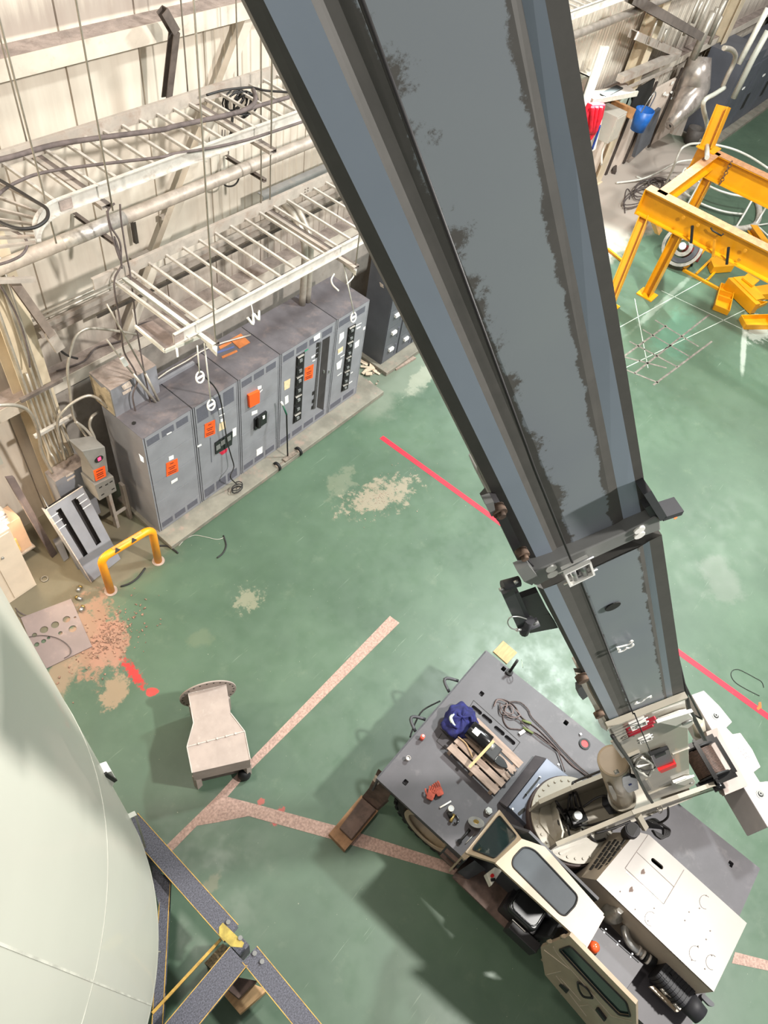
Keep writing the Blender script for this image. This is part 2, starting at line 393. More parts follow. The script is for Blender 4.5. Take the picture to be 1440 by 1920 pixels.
def ribbed(x0, x1, z0, z1, y, ribx=None):
    """sheet profile: flat pans of about 1 m split by a narrow groove, shallow ribs where ribx holds"""
    pr = [(x0, 0)]; x = x0
    k0 = math.ceil((x0-4.66)/.98)
    k = k0
    while 4.66+k*.98 < x1:
        xs = 4.66+k*.98
        pr += [(xs-.012, 0), (xs-.006, .03), (xs+.006, .03), (xs+.012, 0)]
        if ribx and ribx(xs):
            for j in range(1, 6):
                xr = xs+j*.155
                pr += [(xr-.035, 0), (xr-.02, .014), (xr+.02, .014), (xr+.035, 0)]
        k += 1
    pr.append((x1, 0)); b = MB()
    lo = b.add([(p[0], y+p[1], z0) for p in pr]); hi = b.add([(p[0], y+p[1], z1) for p in pr])
    bk = b.add([(x0, y+.12, z0), (x1, y+.12, z0), (x1, y+.12, z1), (x0, y+.12, z1)])
    for i in range(len(pr)-1): b.face((lo[i], lo[i+1], hi[i+1], hi[i]))
    b.face(bk); b.face([hi[i] for i in range(len(pr))]+[bk[2], bk[3]]); b.face([lo[i] for i in range(len(pr))]+[bk[1], bk[0]])
    b.face((lo[0], hi[0], bk[3], bk[0])); b.face((lo[-1], hi[-1], bk[2], bk[1]))
    return b
struct(ribbed(-14, 62, 0, 14, 7.9, lambda x: x > 6.2).obj('wall_back', mSID))
def girt(name, z, x0=-14, x1=62, y0=7.6, w=.3, h=.2):
    b = MB(); b.cur = 0; b.lohi((x0, y0, z-h), (x1, y0+.012, z)); b.lohi((x0, y0+.012, z-h), (x1, y0+w, z-h+.01))
    b.cur = 1; b.lohi((x0, y0+.012, z-.012), (x1, y0+w, z))
    return struct(b.obj(name, [mGIRT, mDUSTT]))
girt('trim_5', 6.78); girt('trim_6', 2.74)
mb = MB(); mb.beam((7.6,7.72,7.15), (4.55,7.72,2.6), .14, .1, (0,1,0)); struct(mb.obj('trim_7', mGIRT))
mb = MB(); mb.beam((-2.2,7.72,7.2), (.9,7.72,2.6), .14, .1, (0,1,0)); struct(mb.obj('trim_8', mGIRT))
def column(x, y=7.4, w=.4, lab='', nm='steel_column'):
    b = MB(); b.lohi((x-w/2, y, 0), (x+w/2, y+.02, 14)); b.lohi((x-.008, y+.02, 0), (x+.008, y+.36, 14)); b.lohi((x-w/2, y+.36, 0), (x+w/2, y+.38, 14))
    b.lohi((x-w/2-.05, y-.05, 0), (x+w/2+.05, y+.43, .025))
    return tag(b.obj(nm, mCREAM, origin=(x, y+.2, 0)), lab, 'column')
column(3.03, lab='cream steel wall column carrying conduits at the left, beside the grey disconnect boxes')
column(10.6, lab='cream steel wall column directly behind the slate boom')
column(21.0, lab='pale steel column on the far wall, left of the bent air duct')
column(27.4, lab='pale steel column on the far wall beside the distant grey switchgear')
# added grey sheet behind the switchgear: the cladding's shade below the ledge as colour
mb = MB(); mb.lohi((3.3, 7.62, 0), (12.9, 7.66, 2.5)); struct(mb.obj('wall_shade_sheet', mat('cladding_shade_grey', (150,142,134), .7, 0, .12, 3, ((120,110,102), .4, 3))))
# ---------------------------------------------------------------- camera, world, light
cam = bpy.data.cameras.new('camera'); co = bpy.data.objects.new('camera', cam); COL.objects.link(co)
cam.sensor_fit = 'HORIZONTAL'; cam.sensor_width = 36; cam.lens = F/1440*36; cam.clip_end = 300; cam.clip_start = .05
R = Matrix(((M[0][0], -M[1][0], -M[2][0]), (M[0][1], -M[1][1], -M[2][1]), (M[0][2], -M[1][2], -M[2][2]))).to_4x4()
co.matrix_world = Matrix.Translation(C0) @ R
bpy.context.scene.camera = co
w = bpy.data.worlds.new('world'); bpy.context.scene.world = w; w.use_nodes = True
w.node_tree.nodes['Background'].inputs[0].default_value = (1, .985, .965, 1); w.node_tree.nodes['Background'].inputs[1].default_value = .26
def area(name, loc, tgt, size, power, col=(1,1,1), shape='DISK'):
    l = bpy.data.lights.new(name, 'AREA'); l.shape = shape; l.size = size; l.energy = power; l.color = col
    o = bpy.data.objects.new(name, l); COL.objects.link(o); o.location = loc
    o.rotation_euler = (V(tgt)-V(loc)).to_track_quat('-Z', 'Y').to_euler(); return o
area('high_bay_lamp', (6.8, -5.6, 13.5), (4.5, 3, 0), .7, 2300, (1, .97, .92))
area('high_bay_lamp', (-4, -7, 13.5), (-1, 1, 0), 1.2, 80, (1, .97, .92))
area('high_bay_lamp', (13, 0, 13.5), (14.5, -1, 0), 1.2, 2500, (.93, 1, .98))
area('high_bay_lamp', (1.5, 3.8, 13.5), (4, 7, 2), 1.2, 420, (1, .93, .84))
area('high_bay_lamp', (24, -2, 13.5), (24, 3, 0), 1.2, 900, (1, .98, .95))
def spot(name, loc, tgt, power, ang, col, size=.15, blend=.5):
    l = bpy.data.lights.new(name, 'SPOT'); l.energy = power; l.spot_size = math.radians(ang); l.spot_blend = blend; l.color = col; l.shadow_soft_size = size
    o = bpy.data.objects.new(name, l); COL.objects.link(o); o.location = loc; o.rotation_euler = (V(tgt)-V(loc)).to_track_quat('-Z', 'Y').to_euler(); return o
spot('work_light', (19.6, 7.2, 4.6), (15.2, 4.2, 0), 2600, 84, (.86, 1, .97))
vs = bpy.context.scene.view_settings; vs.view_transform = 'Standard'; vs.look = 'None'; vs.gamma = 1; vs.use_curve_mapping = False; vs.exposure = 0.35
# ================================================================ crane
AZ = math.radians(149); EL = math.radians(59.3)
W = V((math.sin(AZ), -math.cos(AZ), 0)); U = V((math.cos(EL)*math.cos(AZ), math.cos(EL)*math.sin(AZ), math.sin(EL))); NT_ = U.cross(W).normalized()
if NT_.z < 0: NT_ = -NT_
HZ = V((math.cos(AZ), math.sin(AZ), 0))
def qw(c, cc, *xy):
    r = q(c, *xy); return [PL(p, W, cc) for p in r] if isinstance(r, list) else PL(r, W, cc)
def pw(p, cc): return PL(p, W, cc)
CRANE = thing('mobile_crane', 'dark grey and cream mobile crane with its long slate telescopic boom raised across the photo', 'crane', (4, -1.2, 0))
# --- carrier deck
dk = MB(); zt = 1.2
outer = [(5.22,.86,zt),(2.8,.86,zt),(2.8,-.55,zt),(3.16,-.55,zt),(3.16,-1.75,zt),(2.8,-1.75,zt),(2.8,-3.4,zt),(5.22,-3.4,zt)]
holes = [rrect(qz('K1', zt, *p), (1,0,0), (0,1,0), .07, .06, .012) for p in ((808,322),(918,198),(1230,467),(427,765))]
holes += [rrect(qz('K6', zt, *p), (0,1,0), (1,0,0), .165, .06, .028) for p in ((375,205),(452,270),(545,360),(624,430))]
holes += [rrect(qz('K6', zt, 703, 722), (1,0,0), (0,1,0), .075, .075, .036), rrect(Z((1370,1620), zt), (1,0,0), (0,1,0), .07, .06, .01)]
dk.prism([(x,y,zt-.06) for x,y,_ in outer], (0,0,.06), [[(p[0],p[1],zt-.06) for p in h] for h in holes])
deck = dk.obj('deck', mDECK, CRANE)
ob = MB()
for a, b in (((600,480),(710,370)),((710,370),(745,395)),((745,395),(768,355)),((768,355),(1000,565)),((1000,565),(965,610)),((610,520),(583,560)),((583,560),(640,610)),((600,495),(640,535))):
    ob.beam(qz('K1', zt+.001, *a), qz('K1', zt+.001, *b), .008, .003)
ob.obj('hatch_seam', mINK, deck)
bd = MB(); bd.lohi((3.0,-3.3,.45), (5.05,.78,1.135)); bd.lohi((3.3,-3.2,.3), (4.8,.6,.46)); bd.obj('carrier_frame', mCAR, CRANE, bevel=.01)
sk = MB(); sk.lohi((2.82,.84,.62), (5.2,.862,1.2)); sk.lohi((5.2,-3.4,.75), (5.221,.86,1.14)); sk.lohi((2.8,-.55,.7), (2.83,-.28,1.14)); sk.lohi((2.8,-3.4,.6), (2.83,-1.75,1.14)); sk.lohi((2.8,-3.41,.6), (5.2,-3.39,1.14))
sk.obj('side_skirt', mCAR, CRANE)
st = MB()
for i in range(4): st.lohi((2.80-.05*(i % 2), -.53+i*.002, .62+.13*i), (2.96, -.3, .66+.13*i))
st.obj('access_step', mSHOE, CRANE)
# front towing eyes, hoses and clips on the front edge
for (x, y), s in zip(((600,250),(430,440)), (1, 1)):
    p = qz('K1', 1.05, x+25, y+5); b = MB(); pts = []
    for i in range(9):
        t = math.pi*(i/8); pts.append(V((p.x-.11+.22*i/8, .88+.16*math.sin(t), 1.08)))
    b.tube(pts, .022, 8); b.obj('tie_down_loop', mCAR, CRANE)
b = MB(); b.tube([V((4.25,.9,1.0)), V((4.0,1.0,.95)), V((3.8,.97,.9)), V((3.6,.9,.92))], .012, 6, sub=4); b.obj('air_hose', mBLK, CRANE)
# wheels
def wheel(y, x=2.95, side=-1, part=True):
    b = MB(); ax = (side,0,0); c = V((x,y,.55)); w_ = .38
    b.rev(c-V((side,0,0))*w_, [(.34,0),(.48,0),(.55,.06),(.55,.32),(.49,.38),(.36,.38),(.34,.3)], 40, ax)
    for i in range(26):
        a = 2*math.pi*i/26; d = V((0, math.cos(a), math.sin(a)))
        b.box(c-V((side,0,0))*(w_/2)+d*.552, (.36,.07,.04), (1,0,0), d.cross(V((1,0,0))))
    t = b.obj('tyre', mBLK, CRANE)
    r = MB(); r.rev(c-V((side,0,0))*w_, [(.345,0),(.3,.05),(.22,.1),(.22,.22),(.3,.28),(.345,.385),(.36,.39)], 40, ax); r.ring(c-V((side,0,0))*.005, ax, .365, .3, .03, 40)
    r.rev(c-V((side,0,0))*w_, [(.0,.2),(.1,.2),(.1,.3),(.0,.3)], 20, ax)
    for i in range(8):
        a = 2*math.pi*i/8; r.cyl(c+V((-side*.18, math.cos(a)*.16, math.sin(a)*.16)), c+V((-side*.12, math.cos(a)*.16, math.sin(a)*.16)), .018, n=8)
    L(r.obj('wheel_rim', mTAN2, t), 'cream wheel rim')
wheel(.0); wheel(-2.75); wheel(.0, 5.08, 1); wheel(-2.75, 5.08, 1)
# outrigger: sloping box arm from the front left deck corner with a long float, standing on a timber mat
b = MB(); up = qz('K1', 1.12, 300, 690, 375, 768); lo = qz('K1', .45, 335, 848, 245, 790)
U4 = [Z(p, 1.16) for p in q('K1', 292,695, 378,772)]; L4 = [Z(p, .62) for p in q('K1', 340,850, 246,790)]; B4 = [Z(p, .17) for p in q('K1', 285,900, 208,838)]
th = V((0,0,-.16))
def slab(b, P, th): b.prism(P, th)
slab(b, [U4[0],U4[1],L4[0],L4[1]], th); slab(b, [L4[1],L4[0],B4[0],B4[1]], V((.02,-.02,-.1)))
arm = b.obj('outrigger_arm', mSHOE, CRANE, bevel=.006)
b = MB(); b.prism([Z(p, .2) for p in q('K1', 212,840, 282,900, 158,1050, 98,992)], (0,0,-.07)); L(b.obj('outrigger_float', mSHOE, CRANE, bevel=.01), 'brown steel outrigger float')
b = MB(); b.prism([lerp(U4[0],L4[1],.32)+V((0,0,.003)), lerp(U4[0],L4[1],.32)+V((.0,.0,.003))+(U4[1]-U4[0])*.38, lerp(U4[0],L4[1],.62)+V((0,0,.003))+(U4[1]-U4[0])*.32, lerp(U4[0],L4[1],.62)+V((0,0,.003))-(U4[1]-U4[0])*.0], (0,0,.003))
L(b.obj('warning_label', mat('aged_label', (206,190,176), .6, 0, .15, 30), arm), 'pale warning label')
# rear outrigger leg in dark grey, far side
# round red reflector in a black ring, lamp, small valve post with lever at the front right corner
c = qz('K1', zt, 1322, 574); b = MB(); b.ring(c, (0,0,1), .075, .05, .02, 24); r = b.obj('reflector_ring', mBLK, CRANE)
b = MB(); b.cyl(c, c+V((0,0,.012)), .05, n=24); L(b.obj('reflector', mRED, r), 'round red reflector')
c = qz('K1', zt, 1300, 527); b = MB(); b.cyl(c, c+V((0,0,.03)), .015, n=10); b.obj('bolt_head', mSTEEL, CRANE)
# --- raised plinth beside the slewing ring (bluish sheet) and its sloping cover
mPL = mat('blue_grey_sheet', (92,96,108), .35, .3, .06, 3)
b = MB(); b.prism([Z(p, 1.32) for p in q('K6', 612,932, 900,565, 1140,760, 1000,1000, 800,1110)], (0,0,-.13)); plin = b.obj('turret_plinth', mPL, CRANE, bevel=.006)
b = MB(); b.prism([Z(q('K6',545,890),1.25), Z(q('K6',815,545),1.25), Z(q('K6',897,566),1.36), Z(q('K6',605,932),1.36)], (0,0,-.06)); b.obj('plinth_cover', mDECK, CRANE)
b = MB(); b.beam(qz('K6',1.37,745,838), qz('K6',1.37,848,712), .02, .03); b.obj('grab_rail', mBLK, plin)
b = MB(); b.prism([Z(p, 1.322) for p in q('K6', 822,782, 840,758, 862,778, 844,803)], (0,0,.004)); L(b.obj('label_plate', mWHITE, plin), 'small white label')
many('bolt_head', mSTEEL, plin, [qz('K6', 1.318, *p) for p in ((845,712),(745,838),(642,950),(773,937),(770,1018),(985,617))], lambda b, c: b.cyl(c, c+V((0,0,.025)), .014, n=8))
b = MB(); b.prism(rrect(qz('K6', 1.321, 712, 968), (1,-.2,0), (.2,1,0), .12, .04, .018), (0,0,.004)); b.obj('slot', mINK, plin)
# --- slewing ring and turret
c = Z((1088,1538), 1.5); TC = V((3.955,-1.235,0))
b = MB(); b.cyl(TC+V((0,0,1.2)), TC+V((0,0,1.46)), .52, n=56); sl = b.obj('slewing_ring', mat('ring_brown', (62,48,46), .6, .2, .1, 5), CRANE)
b = MB(); b.ring(TC+V((0,0,1.46)), (0,0,1), .5, .2, .05, 56); TUR = L(b.obj('turret', mTAN, CRANE), 'cream slewing turret with two tall side plates')
many('ring_bolt', mTAN, TUR, [TC+V((math.cos(2*math.pi*i/30)*.45, math.sin(2*math.pi*i/30)*.45, 1.505)) for i in range(30)], lambda b, p: b.cyl(p, p+V((0,0,.02)), .016, n=6))
cn, cf = .735, 1.2
def plate(cc, px, zb, th=.03):
    P = [pw(p, cc) for p in px]; b = MB()
    P2 = P + [V((P[-1].x, P[-1].y, zb(1))), V((P[0].x, P[0].y, zb(0)))]
    b.prism(P2, W*th); return b
npx = [q('K7',380,745), q('K7',800,570), q('K7',1020,478), q('K2',1060,880), q('K2',1110,900)]
bn = plate(cn, npx, lambda t: 1.5 if t == 0 else 1.62)
fpx = [q('K7',232,388), q('K7',500,270), q('K7',815,145), q('K2',900,640), (1335,1400)]
bf = plate(cf, fpx, lambda t: 1.5)
for b_, cc, px in ((bn, cn, npx), (bf, cf, fpx)):   # turned lip along each plate top
    pts = [pw(p, cc)+W*.015 for p in px]
    for i in range(len(pts)-1): b_.beam(pts[i], pts[i+1], .05, .016)
bn.obj('side_plate', mTAN, TUR); bf.obj('side_plate', mTAN, TUR)
b = MB(); A = pw(q('K7',385,745), cn); B = pw(q('K7',232,388), cf)
mid = [Z(q('K7',395,700),1.62), Z(q('K7',405,640),1.62), Z(q('K7',370,520),1.62), Z(q('K7',352,430),1.62), Z(q('K7',345,365),1.62)]
b.prism([Z(p, 1.505) for p in [q('K7',380,745), q('K7',232,560), q('K7',225,480), q('K7',240,400), q('K7',345,365), q('K7',380,520), q('K7',400,640)]], (0,0,.03))
for i in range(4): b.beam(mid[i], mid[i+1], .02, .22)
b.obj('front_web', mTAN, TUR)
b = MB(); nr = pw(npx[3], cn); fr = pw(fpx[3], cf)
b.prism([V((3.45,-1.27,1.5)), V((3.8,-.85,1.5)), V((fr.x,fr.y,1.5)), V((nr.x,nr.y,1.5))], (0,0,.02)); b.obj('floor_plate', mTAN, TUR)
b = MB(); b.prism([Z(p,1.53) for p in q('K7',760,330, 850,300, 930,470, 820,480, 760,400)], (0,0,.01)); b.obj('floor_opening', mCAR, TUR)
# swivel joint with looping hoses
c = Z(q('K7',520,505), 1.62); b = MB(); b.rev(c+V((0,0,-.1)), [(.0,0),(.12,0),(.13,.06),(.1,.12),(.0,.12)], 12); b.box(c+V((.02,-.02,.02)), (.2,.16,.1), HZ); sw = b.obj('hydraulic_swivel', mBLKG, TUR)
b = MB(); c2 = Z(q('K7',560,488),1.78); b.cyl(c2-V((0,0,.1)), c2, .05, n=16); b.obj('swivel_cap', mSTEEL, sw)
hs = [[(520,430,1.72),(500,360,1.95),(520,300,1.9),(540,410,1.7)],[(560,430,1.72),(530,330,1.98),(545,300,1.9),(585,420,1.7)],[(470,440,1.7),(480,350,1.9),(495,320,1.9),(500,430,1.7)],
      [(430,450,1.66),(385,385,1.85),(372,380,1.8),(440,480,1.62)],[(450,520,1.64),(400,440,1.8),(380,430,1.7),(420,560,1.6)],[(440,590,1.6),(395,560,1.7),(400,500,1.66),(450,470,1.66)],
      [(600,420,1.7),(700,350,1.8),(770,325,1.85),(800,330,1.8)],[(500,565,1.62),(640,575,1.62),(760,545,1.66),(900,500,1.75),(960,470,1.7)],[(470,570,1.6),(480,640,1.55),(495,665,1.55)],[(590,600,1.6),(620,630,1.58),(680,600,1.6)]]
for h in hs:
    b = MB(); b.tube([Z(q('K7',x,y),z) for x,y,z in h], .013, 7, sub=6); b.obj('hydraulic_hose', mPIPEBLK, TUR)
for h in ([('K7',512,255,1.9),('K7',512,220,1.95),('K7',540,200,1.95),('K7',760,110,2.2),('K7',860,72,2.3)], [('K7',655,660,1.56),('K7',700,705,1.52),('K7',740,705,1.52),('K7',790,685,1.55)], [('K2',730,1040,1.9),('K2',725,1110,1.6),('K2',660,1150,1.4),('K2',580,1135,1.35)], [('K7',700,640,1.9),('K7',850,600,1.95),('K7',1000,540,2.0)]):
    b = MB(); b.tube([Z(q(c_,x,y),z) for c_,x,y,z in h], .014, 7, sub=5); b.obj('hydraulic_hose', mPIPEBLK, TUR)
b = MB()
for i in range(6):
    pts = [Z(q('K2',580+i*6,1130+i*3),1.5), Z(q('K2',640+12*i,1120+i*10),1.34), Z(q('K2',700+i*9,1180+i*4),1.24), Z(q('K2',690+i*6,1260-i*3),1.22), Z(q('K2',640-i*4,1230-6*i),1.22)]
    b.tube(pts, .009, 6, sub=5)
b.obj('coiled_hoses', mPIPEBLK, CRANE)
b = MB(); b.beam(Z(q('K2',515,1095),2.0), Z(q('K2',570,1190),1.9), .07, .05); b.obj('hose_clamp_bar', mTAN, TUR)
b = MB(); b.tube([pw(p,cn-.02) for p in q('K2',655,1045, 670,1080, 690,1060, 683,1028)], .007, 6, sub=5); b.obj('pull_ring', mTAN, TUR)
# --- boom
def boom_material():
    m = bpy.data.materials.new('boom_paint_with_grease'); m.use_nodes = True; t = NT(m); bs = t.n['Principled BSDF']
    tc = t.add('ShaderNodeTexCoord').outputs['Object']; at = t.add('ShaderNodeAttribute', attribute_name='grease')
    mp = t.add('ShaderNodeMapping'); t.link(tc, mp.inputs[0]); mp.inputs['Rotation'].default_value = (0, 0, -AZ); 
    g = t.ramp(t.math('ADD', at.outputs['Fac'], t.math('MULTIPLY', t.math('SUBTRACT', t.noise(tc, 11, 9, .75), .5), 1.15)), .43, .52)
    c = t.mix(t.ramp(t.noise(tc, 1.2, 3), .3, .7), lin((116,121,129)), lin((124,131,133)))
    c = t.mix(g, c, t.mix(t.noise(tc, 14, 6, .7), lin((60,59,56)), lin((84,81,77))))
    t.link(c, bs.inputs['Base Color']); t.link(t.ramp(g, 0, 1, .38, .62), bs.inputs['Roughness']); return m
mBM = boom_material()
mBLUEB = mat('boom_band_lit_tone', (134,144,156), .36, 0, .04, 1.4)  # paler tone of the angled bands, their shading put into the colour
def boom_section(name, cc, lo, hi, dep, gre, thick, par, mats, ext=0.):
    """lo/hi: points across the face at the two ends; dep: how far each stands proud; gre: grease at each line"""
    P = [pw(p, cc-d) for p, d in zip(lo, dep)]; Q = [pw(p, cc-d) for p, d in zip(hi, dep)]
    if ext: Q = [a+(b-a).normalized()*((b-a).length+ext) for a, b in zip(P, Q)]
    b = MB(); g = []; K = 10
    rows = []
    for k in range(K+1):
        rows.append(b.add([lerp(a, c_, k/K) for a, c_ in zip(P, Q)])); g += gre
    for k in range(K):
        for i in range(len(P)-1): b.cur = mats[i]; b.face((rows[k][i], rows[k][i+1], rows[k+1][i+1], rows[k+1][i]))
    b.cur = 0
    n0 = b.add([P[0]+W*(thick), P[-1]+W*(thick)]); n1 = b.add([Q[0]+W*thick, Q[-1]+W*thick]); g += [1,.2,1,.2]
    b.face([rows[k][0] for k in range(K+1)]+[n1[0], n0[0]]); b.face([rows[k][-1] for k in range(K+1)]+[n1[1], n0[1]])
    b.face((n0[0], n0[1], n1[1], n1[0])); b.face(rows[0]+[n0[1], n0[0]]); b.face(rows[K]+[n1[1], n1[0]])
    o = b.obj(name, [mBM, mBLUEB], par); at = o.data.attributes.new('grease', 'FLOAT', 'POINT')
    for i, v_ in enumerate(g): at.data[i].value = v_
    return o
BOOM = None
lo = [(996,1072), q('K4',438,598), q('K4',530,550), q('K4',560,538), q('K4',610,514), q('K4',660,492), q('K4',820,422), q('K4',905,385), q('K4',955,360), q('K4',1062,312), q('K4',1108,290)]
hi = [(458,0),(494,0),(583,0),(606,0),(634,0),(668,0),(900,0),(958,0),(978,0),(1022,0),(1066,0)]
bo3 = boom_section('boom_inner_section', .82, lo, hi, [0,.008,.012,.007,.007,.010,.010,.010,.007,.012,.013], [1,1,1,1,.85,.45,.0,.65,1.,1,1], .34, CRANE, [0,1,0,0,0,0,0,0,1,0], ext=2.6)
L(bo3, 'slate boom section crossing the whole upper photo, with two dark grease stripes')
lo = [(1141,1358),(1146,1356),(1163,1349),(1172,1345),(1180,1341),(1189,1338),(1236,1319),(1247,1315),(1251,1313),(1262,1309),(1284,1300)]
hi = [(1007,1100),q('K4',455,735),q('K4',535,705),q('K4',590,675),q('K4',650,655),q('K4',690,640),q('K4',960,520),q('K4',1040,480),q('K4',1065,465),q('K4',1105,440),(1241,1003)]
bo2 = boom_section('boom_middle_section', .80, lo, hi, [0,.008,.011,.007,.007,.009,.01,.01,.007,.011,.012], [.9,.8,1,1,.75,.3,0,.55,1,.8,.9], .36, CRANE, [0,1,0,0,0,0,0,0,1,0])
# collar ring around the middle section's mouth
b = MB(); cc = .775
b.prism([pw(p, cc) for p in q('K4',372,640, 530,572, 960,388, 1150,290, 1172,318, 1176,372, 1020,430, 560,640, 425,712, 400,712)], W*.44)
col1 = b.obj('boom_collar', mat('collar_grey', (120,120,118), .5, .1, .08, 3), bo2, bevel=.004)
for o in many('bolt_head', mWHITE, col1, [qw('K4', cc, *p) for p in ((500,603),(508,638),(1040,365),(1040,398))], lambda b, c: b.cyl(c, c-W*.006, .016, n=12)): L(o, 'pale bolt head')
b = MB(); b.prism([pw(p, .79) for p in q('K4',95,212, 128,175, 140,205, 190,205, 212,250, 362,560, 425,620, 380,645, 300,570, 185,330, 150,290, 130,270)], W*.03); arm_l = b.obj('guide_arm', mat('black_steel', (38,36,38), .5, .2, .1, 6), bo2)
many('end_block', mat('collar_grey'), arm_l, [q('K4',100,215, 150,200, 165,285, 135,290), q('K4',290,620, 365,590, 425,665, 385,712, 335,690)], lambda b, P: b.prism([pw(p, .765) for p in P], W*.025))
for p in ((192,272),(335,535)):
    c = qw('K4', .76, *p); b = MB(); b.cyl(c, c+W*.02, .017, n=16); b.cyl(c-W*.01, c, .01, n=6); L(b.obj('roller_bolt', mRUST, arm_l), 'rust brown roller bolt')
b = MB(); P = [pw(p, .79) for p in q('K4',1062,95, 1165,262, 1280,225)]; b.beam(P[0], P[1], .02, .05, W); b.beam(P[1], P[2], .02, .05, W); b.beam(pw(q('K4',1075,190),.8), pw(q('K4',1130,290),.8), .02, .04, W); b.obj('guide_plate', mCAR, bo2)
# length-indicator cable with its roller guides and reel
b = MB(); pts = [pw(p, .755) for p in ((655,-60),q('K4',400,0),q('K4',620,545),q('K4',665,640),q('K4',1005,1500))]+[pw(q('T2',500,270),.72), pw(q('T2',710,780),.72)]
b.tube(pts, .0035, 6); cab = b.obj('sensor_cable', mPIPEBLK, CRANE)
def guide(cr_, cx, cy, cc, s, roller=True):
    c = qw(cr_, cc, cx, cy); b = MB()
    b.box(c+U*s*.55, (s*.08, s*.9, s*.3), U, NT_); b.box(c-U*s*.55, (s*.08, s*.9, s*.3), U, NT_)
    for k in (-1, 1): b.box(c+NT_*k*s*.42, (s*1.1, s*.07, s*.3), U, NT_)
    f = b.obj('cable_guide', mWHITE, CRANE); b = MB()
    for k in (-1, 1): b.cyl(c+NT_*k*s*.17-U*s*.45, c+NT_*k*s*.17+U*s*.45, s*.11, n=12)
    for k in (-1, 1): b.cyl(c+U*k*s*.55-NT_*s*.6, c+U*k*s*.55+NT_*s*.6, s*.05, n=8)
    b.obj('guide_roller', mSTEEL, f); return f
guide('K4', 668, 625, .745, .085); guide('T2', 548, 410, .735, .1); guide('T2', 645, 615, .735, .085)
b = MB()
for i, yy in enumerate((0, 42, 84)):
    b.prism(rrect(qw('T2', .755, 575-2*i, 395+yy), NT_, U, .18-.01*i, .022, .01), -W*.02)
b.obj('roller_bracket', mDKRED, CRANE)
# writing
def btext(s, cr_, x, y, size, m, name, sx=1.):
    c = qw(cr_, .777, x, y); return text(s, c, -U, NT_, size, name, m, bo2, .004)
btext('23', 'T1', 450, 470, .1, mWHITE, 'painted_number'); btext('5', 'T1', 815, 1585, .14, mWHITE, 'painted_number')
hole = MB(); hole.prism([qw('K4', .788, 880, 840)+NT_*.028*math.cos(a)+U*.028*math.sin(a) for a in [i*math.pi/9 for i in range(18)]], -W*.003); hole.obj('inspection_hole', mINK, bo2)
# jib stowage bracket on the underside
b = MB(); b.prism([pw(p, .83) for p in q('T3',330,1430, 570,1345, 700,1600, 470,1680)], W*.02); b.prism([pw(p, .84) for p in q('T3',440,1680, 700,1605, 810,1775, 470,1840)], W*.03)
brk = b.obj('stowage_bracket', mat('bracket_black', (50,50,54), .45, .2, .1, 5), CRANE)
b = MB(); b.beam(pw(q('T3',190,1310),.8), pw(q('T3',400,1790),.8), .035, .02, W); b.beam(pw(q('T3',275,1290),.82), pw(q('T3',450,1680),.82), .016, .04, W); b.prism([pw(p, .79) for p in q('T3',250,1270, 300,1250, 305,1345, 280,1330)], W*.02)
b.obj('bracket_tube', mat('bracket_black'), brk)
for (a, c_) in (((140,1270),(340,1215)),((340,1800),(570,1700)),((400,1830),(470,1680))):
    b = MB(); b.cyl(pw(q('T3',*a),.79), pw(q('T3',*c_),.79), .016, n=10); b.obj('bracket_pin', mCAR, brk)
many('split_pin', mSTEEL, brk, (((105,1320),(160,1300)),((285,1235),(330,1210)),((310,1800),(360,1795)),((510,1730),(570,1695))), lambda b, a: b.cyl(pw(q('T3',*a[0]),.78), pw(q('T3',*a[1]),.78), .006, .004, n=8))
b = MB(); b.tube([pw(q('T3',*p),.78) for p in ((430,1668),(330,1640),(235,1650),(205,1710),(250,1780),(340,1800))], .0022, 5, sub=6); b.obj('lanyard', mSTEEL, brk)
# base section (cream)
cb = .775
base_px = [q('T2',130,440), q('T2',1185,35), q('T2',1225,480), q('T2',1245,1090), q('T2',1265,1270), q('T2',690,1460), q('T2',560,1180), q('T2',385,890), q('T2',190,580)]
b = MB(); b.prism([pw(p, cb) for p in base_px], W*.42); base = b.obj('boom_base_section', mTAN, CRANE, bevel=.004)
b = MB(); A1, A2 = pw(q('T2',118,440),.765), pw(q('T2',1192,28),.765); b.beam(A1, A2, .03, .035, W); b.obj('mouth_flange', mTAN, base); b = MB(); b.beam(pw(q('T2',1010,820),.772), pw(q('T2',1240,735),.772), .012, .012, W)
b.obj('stiffener', mTAN, base); b = MB(); b.beam(pw(q('T2',660,1160),.772), pw(q('T2',745,1300),.772), .02, .012, W); b.beam(pw(q('T2',690,1360),.77), pw(q('T2',1000,1230),.77), .05, .02, W); b.obj('stiffener', mTAN, base); b = MB(); b.beam(pw(q('T2',210,640),.772), pw(q('T2',360,850),.772), .03, .014, W); b.beam(pw(q('T2',370,850),.77), pw(q('T2',560,770),.77), .03, .03, W)
b.obj('stiffener', mTAN, base)
def lug(px, hc, hr, zc=.74, th=.03):
    b = MB(); b.prism([pw(p, zc) for p in px], W*th); o = L(b.obj('pivot_lug', mat('bright_cream', (196,192,182), .35, 0, .03, 3), base, bevel=.003), 'pale triangular lug plate')
    c = qw('T2', zc, *hc); b = MB(); b.cyl(c-W*.012, c, hr, n=24); b.obj('pin', mat('pin_grey', (150,150,146), .4, .5), o); return o
lug(rpoly([pw(p, 0.5) for p in q('T2',0,0,1,1,2,2)], .01) and q('T2', 840,400, 1130,290, 1230,270, 1290,330, 1295,420, 1225,475, 1130,460), (1205,380), .034)
lug(q('T2', 1030,1215, 1200,1150, 1290,1140, 1325,1200, 1300,1250, 1240,1262), (1262,1207), .02)
